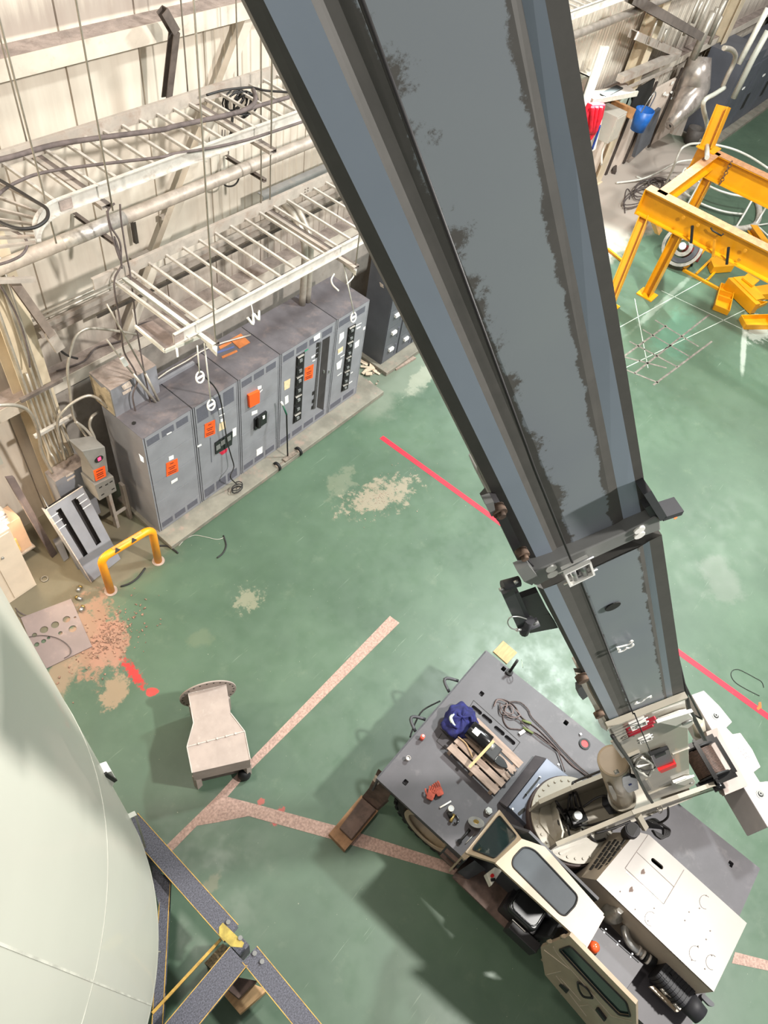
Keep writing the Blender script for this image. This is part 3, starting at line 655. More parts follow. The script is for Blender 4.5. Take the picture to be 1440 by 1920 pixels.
b = MB(); b.beam(pw(q('T2',790,385),.745), pw(q('T2',1272,235),.745), .018, .02, W); b.obj('lug_flange', mat('bright_cream'), base); b = MB(); b.beam(pw(q('T2',1050,1210),.745), pw(q('T2',1305,1110),.745), .014, .02, W); b.obj('lug_flange', mat('bright_cream'), base)
hp = [pw(p, .75) for p in q('T2', 505,985, 545,900, 600,865, 660,890, 740,945, 745,1030, 700,1110, 650,1105, 560,1045)]
b = MB(); b.tube(hp, .012, 7, closed=True); b.beam(pw(q('T2',520,1000),.75), pw(q('T2',730,925),.75), .02, .02, W); b.obj('grab_handle', mat('bright_cream'), base)
b = MB(); b.prism([pw(p, .765) for p in q('T2', 688,790, 940,700, 1012,890, 768,962)], -W*.03); reel = L(b.obj('cable_reel', mBLKG, CRANE, bevel=.004), 'square black cable reel')
b = MB(); b.box(pw(q('T2',850,830),.732), (.08,.09,.012), NT_, U); b.obj('reel_cover', mBLK, reel)
b = MB(); b.prism([pw(p, .76) for p in q('T2', 795,985, 1030,885, 1035,925, 960,960, 830,1015)], -W*.04); L(b.obj('reel_guard', mRED, reel), 'dark red guard under the reel')
b = MB(); b.tube([pw(p,.74) for p in q('T2', 790,990, 730,1030, 640,1040, 560,1015, 500,980)], .005, 6, sub=5); b.obj('reel_lead', mPIPEBLK, reel)
b = MB()
for k in range(3):
    b.tube([pw((p[0]+k*1.2,p[1]-k*.5),.735+.01*k) for p in q('T2', 190,570, 300,740, 395,870, 470,990, 560,1180, 650,1350, 735,1480)], .008, 6, sub=3)
b.obj('hose_loom', mPIPEBLK, CRANE)
b = MB()
for k in range(2): b.tube([pw(p,.76) for p in q('T2', 420,880+10*k, 480,835+10*k, 560,800+8*k)], .007, 6, sub=3)
b.obj('short_hose', mPIPEBLK, base)
btext('GT', 'T2', 395, 585, .12, mat('stencil_grey', (92,86,78), .6), 'stencilled_letters')
# left guide arm at the base mouth (cream) with rust-brown rollers
b = MB(); b.prism([pw(p, .79) for p in q('K2', 80,95, 130,95, 165,200, 290,420, 300,500, 255,470, 225,370, 150,230, 105,170)], W*.03); ga = b.obj('guide_arm', mTAN, base)
b = MB(); b.prism([pw(p,.78) for p in q('K2', 92,195, 120,180, 160,250, 125,275, 95,240)], W*.03); b.obj('end_block', mCAR, ga)
for p in ((130,145),(250,395)):
    c = qw('K2', .76, *p); b = MB(); b.cyl(c, c+W*.03, .026, n=16); L(b.obj('roller_bolt', mRUST, ga), 'rust brown roller bolt')
# lift cylinder
ct, cbm = pw(q('T2',215,905), .97), pw(q('T2',335,1430), .97); d = (ct-cbm).normalized()
b = MB(); b.cyl(cbm+d*.25, ct, .135, n=32); lc = L(b.obj('lift_cylinder', mTAN2, CRANE, bevel=.02), 'fat cream lift cylinder')
b = MB(); b.cyl(cbm-d*.05, cbm+d*.25, .16, n=32); b.obj('cylinder_base', mTAN, lc)
vb = [pw(p, .83) for p in q('T2', 335,1155, 350,1130, 440,1110, 455,1135, 530,1150, 545,1185, 560,1290, 520,1310, 430,1345, 400,1330, 350,1260)]
b = MB(); b.prism(vb, W*.04); vv = b.obj('valve_block', mat('valve_blue_steel', (160,168,184), .35, .5, .08, 20), lc, bevel=.003)
b = MB(); b.box(pw(q('T2',445,1235),.825), (.055,.03,.006), -U, NT_); L(b.obj('valve_label', mat('label_blue', (40,60,150), .5), vv), 'small blue label')
c = pw(q('T2',270,1085),.84); b = MB(); b.cyl(c, c+W*.03, .02, n=14); b.obj('grease_plug', mat('pin_grey'), lc)
b = MB(); b.prism([pw(p,.86) for p in q('T2', 150,1240, 195,1250, 270,1390, 255,1460, 215,1430, 160,1300)], W*.03); b.obj('trunnion_bracket', mTAN, TUR)
# winch
wc = pw(q('K2',1005,740), .97); b = MB(); b.cyl(wc-W*.14, wc+W*.2, .12, n=24); wd = b.obj('winch_drum', mBLKG, CRANE)
pts = []
for i in range(22*14): pts.append(wc-W*.13+W*(.32*i/(22*14))+(U*math.cos(i*2*math.pi/14)+NT_*math.sin(i*2*math.pi/14))*.165)
b = MB(); b.tube(pts, .0085, 5); L(b.obj('hoist_rope', mat('greasy_rope', (84,66,58), .5, .3, .2, 30), wd), 'brown hoist rope wound on the drum')
b = MB(); b.cyl(wc-W*.13, wc+W*.19, .157, n=28); b.obj('rope_layer', mat('greasy_rope'), wd)
for s in (-.155, .2):
    b = MB(); b.cyl(wc+W*s, wc+W*(s+.02), .2, n=32); b.obj('drum_flange', mBLK, wd)
b = MB(); A = [wc+W*s for s in (-.19, .25)]
for a in A: b.beam(a-U*.23-NT_*.0, a+U*.23, .03, .1, W); b.beam(a-NT_*.23, a+NT_*.25, .03, .1, W)
for v_ in (U*.22, -U*.22, NT_*.25): b.beam(A[0]+v_, A[1]+v_, .05, .05, U if v_ == NT_*.25 else NT_)
b.obj('winch_frame', mBLKG, CRANE)
b = MB(); c = wc-W*.2-U*.05; b.cyl(c, c-W*.1, .07, n=20); b.obj('winch_motor', mBLKG, CRANE)
for dx in (0, 14):
    b = MB(); b.tube([pw(p,.8) for p in ((1267+dx*.3,1235),q('K2',870+dx,330),q('K2',985+dx,560))], .009, 6); b.obj('hoist_line', mPIPEBLK, CRANE)
b = MB(); b.tube([pw(p,.81) for p in ((1268,1240),q('K2',850,170),q('K2',970,410),q('K2',890,370))], .007, 6); b.obj('hoist_line', mPIPEBLK, CRANE)
# --- counterweight
zc = 1.9
b = MB(); b.prism([Z(p, zc) for p in q('K2', 897,237, 985,206, 1100,320, 1188,430, 1146,470, 1190,516, 1245,506, 1330,625, 1390,750, 1340,787, 1385,857, 1440,850, 1520,980, 1560,1120, 1440,1180, 1270,900, 1130,640, 1025,460)], (0,0,-.46))
cw = L(b.obj('counterweight', mat('counterweight_paint', (178,171,169), .5, 0, .04, 2, ((176,160,150), .15, 5)), CRANE, bevel=.012), 'pale stepped counterweight with two lifting eyes')
for p in ((1070,388),(1386,945)):
    c = qz('K2', zc, *p); b = MB(); b.ring(c, (0,0,1), .055, .035, .006, 24); e = b.obj('lifting_eye', mat('pin_grey'), cw); b = MB(); b.cyl(c, c+V((0,0,.004)), .036, n=20); b.obj('eye_recess', mINK, e); b = MB(); b.ring(c+V((.005,.005,.004)), (0,0,1), .024, .012, .01, 16); b.obj('eye_bolt', mat('pin_grey'), e)
o = text('1055', qz('K2', zc+.001, 1265, 645), (-.4,-.9,0), (.9,-.4,0), .09, 'cast_number', mat('cast_mark', (176,168,164), .6), cw, .004)
b = MB(); g0 = [Z(p, 1.75) for p in q('K2', 1000,500, 1080,470, 1300,882, 1135,950)]; b.prism([Z(q('K2',1000,500),1.95), Z(q('K2',1080,470),2.0), Z(q('K2',1300,882),2.0), Z(q('K2',1135,950),1.95)], (0,0,-.06)); b.obj('winch_guard', mat('cover_shade_taupe', (150,136,128), .55, 0, .06, 3), CRANE)  # taupe puts the guard's shading into its colour
b = MB(); b.cyl(Z(q('K2',940,420),1.9), Z(q('K2',960,520),1.75), .08, n=20); b.obj('tail_tube', mTAN, CRANE); b = MB(); b.cyl(Z(q('K2',1130,910),1.75), Z(q('K2',1118,925),1.85), .045, n=16); b.obj('boom_foot_pin', mTAN, CRANE)
# --- engine hood
mSIDE = mat('hood_side_paint', (176,164,148), .45, 0, .06, 3)
hz = 1.92
T = [V((3.31,-1.93,hz)), V((4.12,-1.86,hz)), V((4.15,-3.17,hz)), V((3.29,-3.16,hz))]
T = [Z(q('K3',668,408),hz), Z(q('K3',850,190),hz), Z(q('K3',905,205),hz), Z(q('K3',1345,602),hz), Z(q('K3',1196,911),hz)]
hl = rrect(qz('K7', hz, 1225, 897), (.0,1,0), (1,0,0), .15, .05, .024)
b = MB(); b.prism([(p.x,p.y,hz-.03) for p in T], (0,0,.03), [[(p[0],p[1],hz-.03) for p in hl]]); hood = L(b.obj('engine_hood', mHOOD, CRANE), 'long flat cream engine hood')
G = [Z(q('K3',600,396),1.62), Z(q('K3',742,195),1.62)]   # sloping grille face foot
b = MB(); b.poly([T[0], T[1], T[2], G[1], G[0]]); b.cur = 0
low = [V((G[0].x,G[0].y,1.2)), V((G[1].x,G[1].y,1.2)), V((T[2].x,T[2].y,1.2)), V((T[3].x,T[3].y,1.2)), V((T[4].x,T[4].y,1.2))]
b.poly([G[0], G[1], low[1], low[0]]); b.poly([T[4], T[0], G[0], low[0], low[4]]); b.poly([T[3], T[4], low[4], low[3]]); b.poly([T[2], T[3], low[3], low[2], low[1], G[1]])
b.obj('hood_side_panels', mSIDE, hood)
b = MB(); e1 = (G[1]-G[0]).normalized(); e2 = ((T[0]+T[1])/2-(G[0]+G[1])/2).normalized(); n_ = e1.cross(e2).normalized()
if n_.y < 0: n_ = -n_
for r in range(4):
    for c_ in range(5):
        o_ = G[0]+e1*((.22+.13*c_)*(G[1]-G[0]).length)+e2*(.06+.07*r)+n_*.004 + e1*(.03 if r % 2 else 0)
        b.box(o_, (.075,.035,.006), e1, e2)
gr = b.obj('air_intake_slots', mINK, hood)
def hseam(name, pts, w_=.006, m=mBROWN):
    for i in range(len(pts)-1):
        b = MB(); b.beam(pts[i]+V((0,0,.001)), pts[i+1]+V((0,0,.001)), w_, .004); b.obj(name, m, hood)
P = qz('K3', hz, 900,205, 797,355, 970,517, 1062,362); hseam('panel_seam', P)
hseam('panel_seam', qz('K3', hz, 850,283, 1018,440)); hseam('hinge', qz('K3', hz, 800,370, 975,520), .016, mGALV)
for cx, cy in ((915,575),(1160,500),(1115,730),(1190,770)):
    c = qz('K3', hz+.001, cx, cy); pts = [c+V((.075*math.cos(a)-.02, .06*math.sin(a), 0)) for a in [i*.45-.2 for i in range(10)]]
    b = MB(); b.tube(pts, .0025, 4); b.obj('lifting_wire', mBROWN, hood)
many('rivet', mBROWN, hood, [qz('K3', hz, *p) for p in ((1085,552),(1066,590),(1180,637),(1162,675),(1162,478),(1132,535),(900,592),(928,535),(778,265),(1125,706),(1187,747),(1097,768),(1156,808),(775,460),(842,540))], lambda b, c: b.cyl(c, c+V((0,0,.006)), .007, n=8))
b = MB(); c = Z(q('K2',470,1215),hz+.0); b.cyl(c-V((0,0,.1)), c+V((0,.02,.08)), .085, .085, n=24); ex = b.obj('exhaust_stack', mat('black_steel'), CRANE)
b = MB(); c1 = c+V((0,.02,.081)); b.cyl(c1, c1+V((0,0,.003)), .075, n=24); b.obj('exhaust_mouth', mINK, ex)
many('hood_stain', mSHOE, hood, [qz('K3', hz, 878, 372), qz('K3', hz, 825, 452)], lambda b, c: b.prism([c+V((math.cos(a)*.03*(1+.4*math.sin(3*a)), math.sin(a)*.022, .0005)) for a in [i*.45 for i in range(14)]], (0,0,.0015)))
# --- cab
cz = 2.2
roof = [Z(q('K3',332,222),cz), Z(q('K3',436,258),cz), Z(q('K3',702,560),cz), Z(q('K3',622,702),cz), Z(q('K3',270,372),cz), Z(q('K3',215,330),cz)]
sky = [Z(q('K3',*p),cz) for p in ((340,256),(388,270),(585,480),(575,520),(528,570),(505,562),(288,345),(292,310))]
sky_r = rpoly(sky, .06, 3)
b = MB(); b.prism([(p.x,p.y,cz-.05) for p in roof], (0,0,.05), [[(p.x,p.y,cz-.05) for p in sky_r]]); cab_ = L(b.obj('cab', mTAN2, CRANE), 'beige operator cab, open on its left side')
b = MB(); b.tube([p+V((0,0,.004)) for p in inset(sky_r, 1.0)], .009, 6, closed=True); b.obj('window_seal', mBLK, cab_)
mGL = mat('tinted_glass', (58,62,66), .06, 0, .05, 3)
b = MB(); b.prism([(p.x,p.y,cz-.012) for p in sky_r], (0,0,.006)); L(b.obj('skylight', mat('roof_glass', (84,88,92), .08, 0, .05, 3), cab_), 'dark tinted roof window')
b = MB(); b.beam(Z(q('T4',800,440),1.75), Z(q('T4',1080,690),1.75), .07, .02); b.obj('cab_console', mDECK, cab_)
# windscreen, sloping from the roof front down to the cowl
w0 = [Z(q('K3',236,97),1.5), Z(q('K3',332,222),cz-.0), Z(q('K3',215,330),cz), Z(q('K3',85,288),1.5)]
g0 = [lerp(w0[0],w0[1],.05), w0[1], w0[2], w0[3]]
def quad_in(Q, a, b_, c_, d): # bilinear inset a..b across, c..d along
    f = lambda s, t: lerp(lerp(Q[0],Q[3],s), lerp(Q[1],Q[2],s), t)
    return [f(a,c_), f(a,d), f(b_,d), f(b_,c_)]
gi = rpoly(quad_in(w0, .07, .9, .06, .88), .05, 3); nrm = (w0[1]-w0[0]).cross(w0[3]-w0[0]).normalized()
b = MB(); b.prism(w0, nrm*.03, [gi]); b.obj('windscreen_frame', mTAN2, cab_)
b = MB(); b.prism(gi, nrm*.008); L(b.obj('windscreen', mat('windscreen_glass', (34,48,48), .05, 0, .05, 3), cab_), 'dark green tinted windscreen')
b = MB(); b.tube([p-nrm*.002 for p in gi], .008, 5, closed=True); b.tube([p+nrm*.032 for p in gi], .008, 5, closed=True); b.obj('window_seal', mBLK, cab_)
# body: rear wall, right wall, floor tub, pillars
rr, rl = roof[2], roof[3]; fl_, fr_ = w0[3], w0[0]
b = MB()
b.prism([V((rr.x,rr.y,.72)), V((rl.x,rl.y,.72)), V((rl.x,rl.y,cz-.05)), V((rr.x,rr.y,cz-.05))], (0,-.03,0))
b.obj('rear_wall', mTAN2, cab_)
b = MB(); b.prism([V((3.17,-.55,.72)), V((3.17,-1.75,.72)), V((3.14,-1.78,cz-.05)), V((3.2,-.85,cz-.05)), V((3.3,-.56,1.5))], (.03,0,0)); b.obj('right_wall', mCAR, cab_)
b = MB(); b.prism([V((2.68,-.56,.7)), V((3.18,-.56,.7)), V((3.18,-1.75,.7)), V((2.66,-1.75,.7))], (0,0,.04)); L(b.obj('cab_floor', mSHOE, cab_), 'brown dirty cab floor')
b = MB(); b.prism([Z(q('K3',90,405),.74), Z(q('K3',45,370),.95), Z(q('K3',120,320),1.2), Z(q('K3',170,360),1.0)], (0,0,-.03)); b.obj('front_step', mCAR, cab_)
b = MB(); b.prism([V((2.7,-.5,.74)), V((3.3,-.5,.74)), fr_, fl_], (0,.02,0)); b.obj('front_panel', mTAN2, cab_)
b = MB(); b.beam(w0[2], V((rl.x,rl.y,cz)), .03, .05); b.obj('side_rail', mTAN2, cab_)
b = MB(); b.prism([Z(q('K3',60,300),1.42), Z(q('K3',90,270),1.5), Z(q('K3',100,300),1.5), Z(q('K3',75,318),1.42)], (0,0,-.05)); b.obj('cowl_bracket', mTAN2, cab_)
b = MB(); b.prism([Z(q('T4',225,705),1.3), Z(q('T4',345,615),1.42), Z(q('T4',445,660),1.42), Z(q('T4',300,870),1.3)], (0,0,-.12)); con = L(b.obj('control_box', mat('bright_cream'), cab_, bevel=.008), 'pale control box with a red switch')
b = MB(); c = Z(q('T4',308,735),1.38); b.cyl(c-V((0,0,.02)), c+V((0,0,.02)), .02, n=12); b.obj('red_switch', mRED, con)
b = MB(); c = Z(q('T4',320,790),1.34); b.box(c, (.05,.03,.03), (1,-1,0), (1,1,0)); b.obj('joystick_base', mBLK, con)
# seat
sc = Z(q('T4',820,1130),1.12)
def cushion(name, c, ax, ay, w_, d_, h_, m, par):
    b = MB(); P = rrect(c, ax, ay, w_, d_, .06, 5); b.prism(inset(P,.94), V(ax).cross(V(ay)).normalized()*h_); return b.obj(name, m, par, bevel=.025)
seat = cushion('seat_cushion', sc-V((0,0,.1)), (1,0,0), (0,1,0), .44, .42, .12, mat('black_vinyl', (30,31,33), .32, 0, .15, 6), CRANE); L(seat, 'black vinyl operator seat')
cushion('seat_backrest', sc+V((0,-.26,.0)), (1,0,0), (0,-.25,1), .42, .5, .09, mat('black_vinyl'), seat)
b = MB(); b.tube([p+V((0,0,.03)) for p in rrect(sc-V((0,0,.0)), (1,0,0), (0,1,0), .36, .34, .08, 4)], .008, 6, closed=True); b.obj('seat_piping', mBLKG, seat)
b = MB(); b.prism(rrect(sc-V((.0,.0,.4)), (1,0,0), (0,1,0), .4, .45, .03), (0,0,.28)); b.obj('seat_base', mat('black_steel'), seat)
b = MB(); b.lohi((2.62,-1.75,.74), (2.74,-1.36,1.0)); bx = b.obj('side_locker', mat('black_steel'), cab_, bevel=.01)
b = MB(); b.beam(Z(q('T4',580,1325),1.0), Z(q('T4',755,1490),1.0), .008, .01); b.obj('edge_strip', mWHITE, bx)
# open door folded back along the left side
xd = 2.58
dp = [X(p, xd) for p in q('T5', 58,152, 285,60, 815,608, 818,800, 640,1010, 520,880, 300,620, 92,372, 62,200)]
wn = rpoly([X(p, xd) for p in q('T5', 205,172, 295,140, 738,585, 772,700, 680,685, 560,560)], .03, 2)
b = MB(); b.prism(dp, (.045,0,0), [wn]); door = L(b.obj('cab_door', mTAN2, CRANE), 'beige cab door swung open, folded back beyond the seat')
b = MB(); b.prism([p+V((.012,0,0)) for p in wn], (.01,0,0)); L(b.obj('door_window', mat('windscreen_glass'), door), 'dark green tinted window')
b = MB(); b.tube([p-V((.004,0,0)) for p in wn], .011, 6, closed=True); b.obj('window_seal', mBLK, door)
b = MB(); b.tube([X(p, xd-.03) for p in q('T5', 352,430, 362,490, 400,545, 470,555)], .012, 7, sub=4); b.tube([X(p, xd-.012) for p in q('T5', 352,430, 400,460, 440,500, 470,555)], .01, 7, sub=4); b.obj('grab_handle', mBLK, door)
b = MB(); b.prism(rpoly([X(p, xd-.001) for p in q('T5', 205,450, 225,440, 285,490, 265,515)], .01), (-.012,0,0)); b.obj('door_latch', mBLK, door)
b = MB(); b.prism(rpoly([X(p, xd-.001) for p in q('T5', 500,630, 520,628, 585,715, 570,725)], .01), (-.03,0,0)); b.obj('lock_case', mBLK, door)
for a, c_ in (((85,175),(290,330)),((110,370),(215,345)),((215,400),(375,580)),((370,620),(440,610)),((440,610),(640,840)),((180,380),(420,700)),((160,150),(185,200)),((185,200),(620,700)),((620,700),(780,740))):
    b = MB(); b.beam(X(q('T5',*a), xd-.002), X(q('T5',*c_), xd-.002), .008, .006, (1,0,0)); b.obj('panel_crease', mSIDE, door)
many('door_hinge', mTAN2, door, [X(q('T5',*p), xd) for p in ((235,68),(125,108))], lambda b, c: b.cyl(c-V((0,0,.04)), c+V((0,0,.05)), .02, n=12))
# --- orange beacon, rear cover box, pre-cleaner, intake pipe, air filter
c = Z(q('T5',487,150),2.02); b = MB(); b.rev(c-V((0,0,.13)), [(.0,0),(.075,0),(.075,.03),(.06,.04)], 20); be = b.obj('beacon_base', mBLK, CRANE)
b = MB(); b.rev(c-V((0,0,.09)), [(.058,0),(.06,.05),(.052,.1),(.03,.125),(0,.13)], 24); L(b.obj('beacon', mat('beacon_orange', (226,84,40), .2, 0, .1, 20, coat=.4), be), 'orange warning beacon')
b = MB(); b.lohi((2.66,-1.97,1.6), (2.74,-1.86,1.9)); b.obj('beacon_post', mat('bright_cream'), CRANE)
Q = [Z(p,1.5) for p in (q('T5',500,0), q('T5',875,285), q('T5',800,400), q('T5',740,490), q('T5',475,225))]
Q = [Z(q('T5',505,-20),1.5), Z(q('T5',878,290),1.5), Z(q('T5',740,492),1.5), Z(q('T5',420,200),1.5)]
b = MB(); b.prism(Q, (0,0,-.3)); cv = L(b.obj('battery_cover', mDECK, CRANE, bevel=.006), 'dark grey battery box cover')
hse = MB(); hse.beam(Z(q('T5',535,0),1.505), Z(q('T5',840,272),1.505), .014, .012); hse.obj('cover_hinge', mCAR, cv)
many('bolt_head', mSTEEL, cv, [Z(q('T5',*p),1.5) for p in ((575,8),(682,105),(785,205),(560,35),(665,132),(770,230))], lambda b, c: b.cyl(c, c+V((0,0,.008)), .007, n=8))
c = Z(q('K3',768,548),1.75); b = MB(); b.rev(c-V((0,0,.3)), [(0,0),(.1,.02),(.11,.1),(.11,.18),(.07,.22),(.06,.27),(.03,.3),(0,.3)], 28); pc = b.obj('precleaner', mat('dull_aluminium', (150,146,138), .4, .6, .15, 8), CRANE)
b = MB(); b.cyl(c, c+V((0,0,.05)), .035, n=6); b.obj('precleaner_cap', mWHITE, pc)
b = MB(); b.tube([Z(q('T5',x,y),z) for x,y,z in ((725,-10,1.5),(735,60,1.52),(770,125,1.52),(820,170,1.5),(870,210,1.48))], .047, 14, sub=5); ip = b.obj('intake_pipe', mSTEEL, CRANE)
for t_, r_ in (((835,180),.055),((870,212),.053),((912,248),.056)):
    a = Z(q('T5',*t_),1.49); d_ = (Z(q('T5',912,248),1.49)-Z(q('T5',820,170),1.49)).normalized(); b = MB(); b.cyl(a-d_*.012, a+d_*.012, r_, n=20); b.obj('hose_clamp', mGALV, ip)
b = MB(); b.cyl(Z(q('T5',880,220),1.48), Z(q('T5',960,275),1.46), .052, .06, n=20); b.obj('rubber_elbow', mBLK, ip)
# filter housing
f0, f1 = Z(q('T5',1010,310),1.52), Z(q('T5',1230,560),1.52); fd = (f1-f0).normalized(); fs = fd.cross(V((0,0,1))).normalized()
mid_ = (f0+f1)/2+V((0,0,-.06)); ln_ = (f1-f0).length
b = MB(); P = rrect(mid_-fd*(ln_/2), fs, (0,0,1), .27, .26, .06, 4); b.prism(P, fd*ln_); af = L(b.obj('air_filter', mat('filter_black', (38,38,42), .6, 0, .1, 10), CRANE, bevel=.008), 'ribbed black air filter housing')
many('filter_rib', mat('filter_black'), af, [mid_+fd*(ln_*(k/9-.5)) for k in range(1, 9)], lambda b, c: b.prism(rrect(c, fs, (0,0,1), .285, .275, .06, 4), fd*.008))
b = MB()
for k in (-.08, 0, .08): b.beam(mid_+fs*k-fd*ln_*.5+V((0,0,.132)), mid_+fs*k-fd*ln_*.2+V((0,0,.132)), .008, .012)
b.beam(mid_-fd*ln_*.3+V((0,0,.132)), mid_+fd*ln_*.45+V((0,0,.132)), .008, .012); b.obj('top_ribs', mat('filter_black'), af)
b = MB(); b.cyl(f1+V((0,0,-.06)), f1+fd*.2+V((0,0,-.06)), .12, .1, n=28); b.obj('filter_outlet', mat('filter_black'), af)
many('filter_clip', mGALV, af, [mid_+fd*(ln_*.42)+fs*.14*s+V((0,0,.02)) for s in (-1,1)] + [mid_-fd*(ln_*.05)+fs*.14*s+V((0,0,.02)) for s in (-1,1)], lambda b, c: b.box(c, (.07,.02,.05), fd, fs))
b = MB(); b.prism([Z(p,1.42) for p in q('T5',925,465, 955,458, 1175,655, 1140,668)], (0,0,-.04)); b.obj('filter_bracket', mTAN2, CRANE)
b = MB(); b.prism([Z(p,1.5) for p in q('T5',1055,525, 1080,512, 1165,580, 1150,602)], (0,0,.006)); L(b.obj('filter_label', mat('aged_label'), af), 'pale label')
b = MB(); b.prism(rpoly([Z(p,1.25) for p in q('T5',1330,545, 1350,515, 1440,600, 1435,625, 1400,620)], .03), (0,0,-.04)); b.obj('rear_lamp_bracket', mCAR, CRANE)
# ================================================================ things lying on the crane deck
D = 1.2
def single(b, name, m, lab, cat, org, group=None, **k): return tag(b.obj(name, m, origin=org, **k), lab, cat, group)
# pallet
pc_ = [qz('K6', 1.335, *p) for p in ((152,492),(382,262),(727,598),(512,838))]
pal = thing('wooden_pallet', 'small weathered wooden pallet lying on the crane deck', 'pallet', (center(pc_).x, center(pc_).y, D))
def bl(s, t): return lerp(lerp(pc_[0], pc_[1], s), lerp(pc_[3], pc_[2], s), t)
for i, (s0, s1, t1) in enumerate(((0,.17,1),(.22,.37,1),(.42,.56,1),(.61,.76,1),(.82,1,1))):
    b = MB(); b.prism([bl(s0,0), bl(s1,0), bl(s1,t1), bl(s0,t1)], (0,0,-.02)); b.obj('slat', mPAL, pal)
for t in (.04, .5, .9):
    b = MB(); b.prism([bl(0,t)-V((0,0,.02)), bl(1,t)-V((0,0,.02)), bl(1,t+.06)-V((0,0,.02)), bl(0,t+.06)-V((0,0,.02))], (0,0,-.11)); b.obj('bearer', mPAL, pal)
# black motor on the pallet
a, c = Z(q('K6',345,360), 1.46), Z(q('K6',455,455), 1.46); d = (c-a).normalized()
mo = thing('electric_motor', 'black cylindrical motor with a white label lying on the wooden pallet', 'motor', (a.x, a.y, 1.335))
b = MB(); b.cyl(a-d*.05, c+d*.02, .115, n=32); bo = b.obj('motor_body', mBLKG, mo, bevel=.01)
b = MB(); b.cyl(c+d*.02, c+d*.1, .05, n=20); b.obj('motor_shaft', mSTEEL, mo)
e = Z(q('K6',490,520), 1.42); s_ = V((d.y,-d.x,0))
b = MB(); b.box(e, (.17,.2,.12), d, s_); b.obj('gear_housing', mBLK, mo, bevel=.015)
b = MB(); b.box(lerp(a, c, .25)+V((-.03,.01,.115)), (.09,.08,.006), d, s_); b.obj('label', mWHITE, mo)
c = Z(q('K6',548,600), 1.38); hb = thing('hook_block', 'glossy black oval pulley block wrapped with white tape on the pallet', 'pulley block', (c.x, c.y, 1.335))
b = MB(); b.prism(rpoly([c+d*.13, c+s_*.06+d*.03, c+s_*.055-d*.07, c-d*.12, c-s_*.055-d*.07, c-s_*.06+d*.03], .05, 4), (0,0,.04)); b.obj('block_plate', mBLKG, hb, bevel=.006)
b = MB(); b.box(c-d*.09+V((0,0,.03)), (.05,.06,.03), d, s_); b.obj('tape', mWHITE, hb)
b = MB(); b.tube([c+d*.12, c+d*.17+s_*.02, c+d*.22, c+d*.2-s_*.04], .009, 6, sub=4); b.obj('hook', mBLKG, hb)
b = MB(); b.beam(Z(q('K6',320,635),1.42), Z(q('K6',505,435),1.58), .035, .02)
single(b, 'wooden_stick', mat('new_wood', (190,164,120), .7, 0, .06, 8), 'pale new wooden stick laid across the black motor', 'stick', Z(q('K6',410,540),1.4))
b = MB(); b.tube([Z(q('K6',*p),1.36) for p in ((235,405),(290,450),(320,500),(345,560))], .008, 6, sub=5)
single(b, 'rope_end', mat('tan_cord', (196,164,124), .9, 0, .1, 20), 'short tan cord curling over the pallet slats', 'cord', Z(q('K6',300,470),1.34))
# blue harness bag: crumpled cloth with straps
c = Z(q('K6',250,285), 1.37); bg = thing('harness_bag', 'crumpled dark blue cloth bag with a pale stripe, beside the pallet on the deck', 'bag', (c.x, c.y, D))
rnd = random.Random(3); b = MB(); n1, n2 = 30, 15; idx = []
for j in range(n2+1):
    th = math.pi*j/n2; row = []
    for i in range(n1):
        ph = 2*math.pi*i/n1; f = 1+.12*math.sin(3*ph+th*4)+.10*math.sin(7*ph-2*th)+.07*math.sin(11*ph+5*th)+rnd.uniform(-.05,.05)
        row.append(c+V((.25*math.sin(th)*math.cos(ph)*f, .21*math.sin(th)*math.sin(ph)*f, .12*math.cos(th)*f-.01)))
    idx.append(b.add(row))
for j in range(n2):
    for i in range(n1): b.face((idx[j][i], idx[j][(i+1) % n1], idx[j+1][(i+1) % n1], idx[j+1][i]), True)
b.obj('bag_body', mBLUE, bg, sub=1)
for p in (((215,215),(185,260),(190,310),(235,340)),((235,230),(270,260),(330,250),(345,300))):
    b = MB(); b.tube([Z(q('K6',*x),1.48) for x in p], .02, 5, sub=4); b.obj('strap', mBLUE, bg)
b = MB(); P_ = cr([Z(q('K6',*x),1.485) for x in ((205,235),(180,262),(192,300),(215,330))], 4); b.tube(P_, [.012+.012*math.sin(math.pi*i/(len(P_)-1)) for i in range(len(P_))], 5); b.obj('pale_stripe', mat('pale_cloth', (172,184,170), .9), bg)
# wire rope slings
mROPE = mat('wire_rope', (84,72,70), .6, .4, .2, 40)
sl_ = [([(870,380),(885,350),(930,355),(975,385),(1010,440),(1090,500),(1180,590),(1260,680),(1370,748)], 'wire rope sling with its upper eye nearest the deck corner'),
       ([(955,400),(950,365),(1000,365),(1040,400),(1060,440),(1130,510),(1210,600),(1290,680),(1360,738)], 'wire rope sling running straightest along the right of the bundle'),
       ([(900,370),(905,420),(950,430),(1000,455),(1050,505),(1120,560),(1180,600),(1200,640),(1225,712)], 'wire rope sling bowing out to the left near the steel plinth'),
       ([(930,370),(915,440),(940,490),(990,500),(1040,505),(1100,530),(1190,610),(1290,700),(1350,745)], 'wire rope sling with a wide slack loop beside the white tag')]
for i, (pts, lb) in enumerate(sl_):
    b = MB(); b.tube([Z(q('K1',x,y), D+.012+.012*(i % 3)) for x, y in pts], .0085, 6, sub=6)
    single(b, 'wire_sling', mROPE, lb, 'sling', Z(q('K1',*pts[4]), D), 'wire rope slings on the crane deck')
b = MB(); b.tube([Z(q('K1',*p), D+.04) for p in ((870,385),(890,352),(935,370),(925,410),(965,420),(955,380),(905,390),(950,440),(1000,430),(975,400))], .008, 6, sub=5)
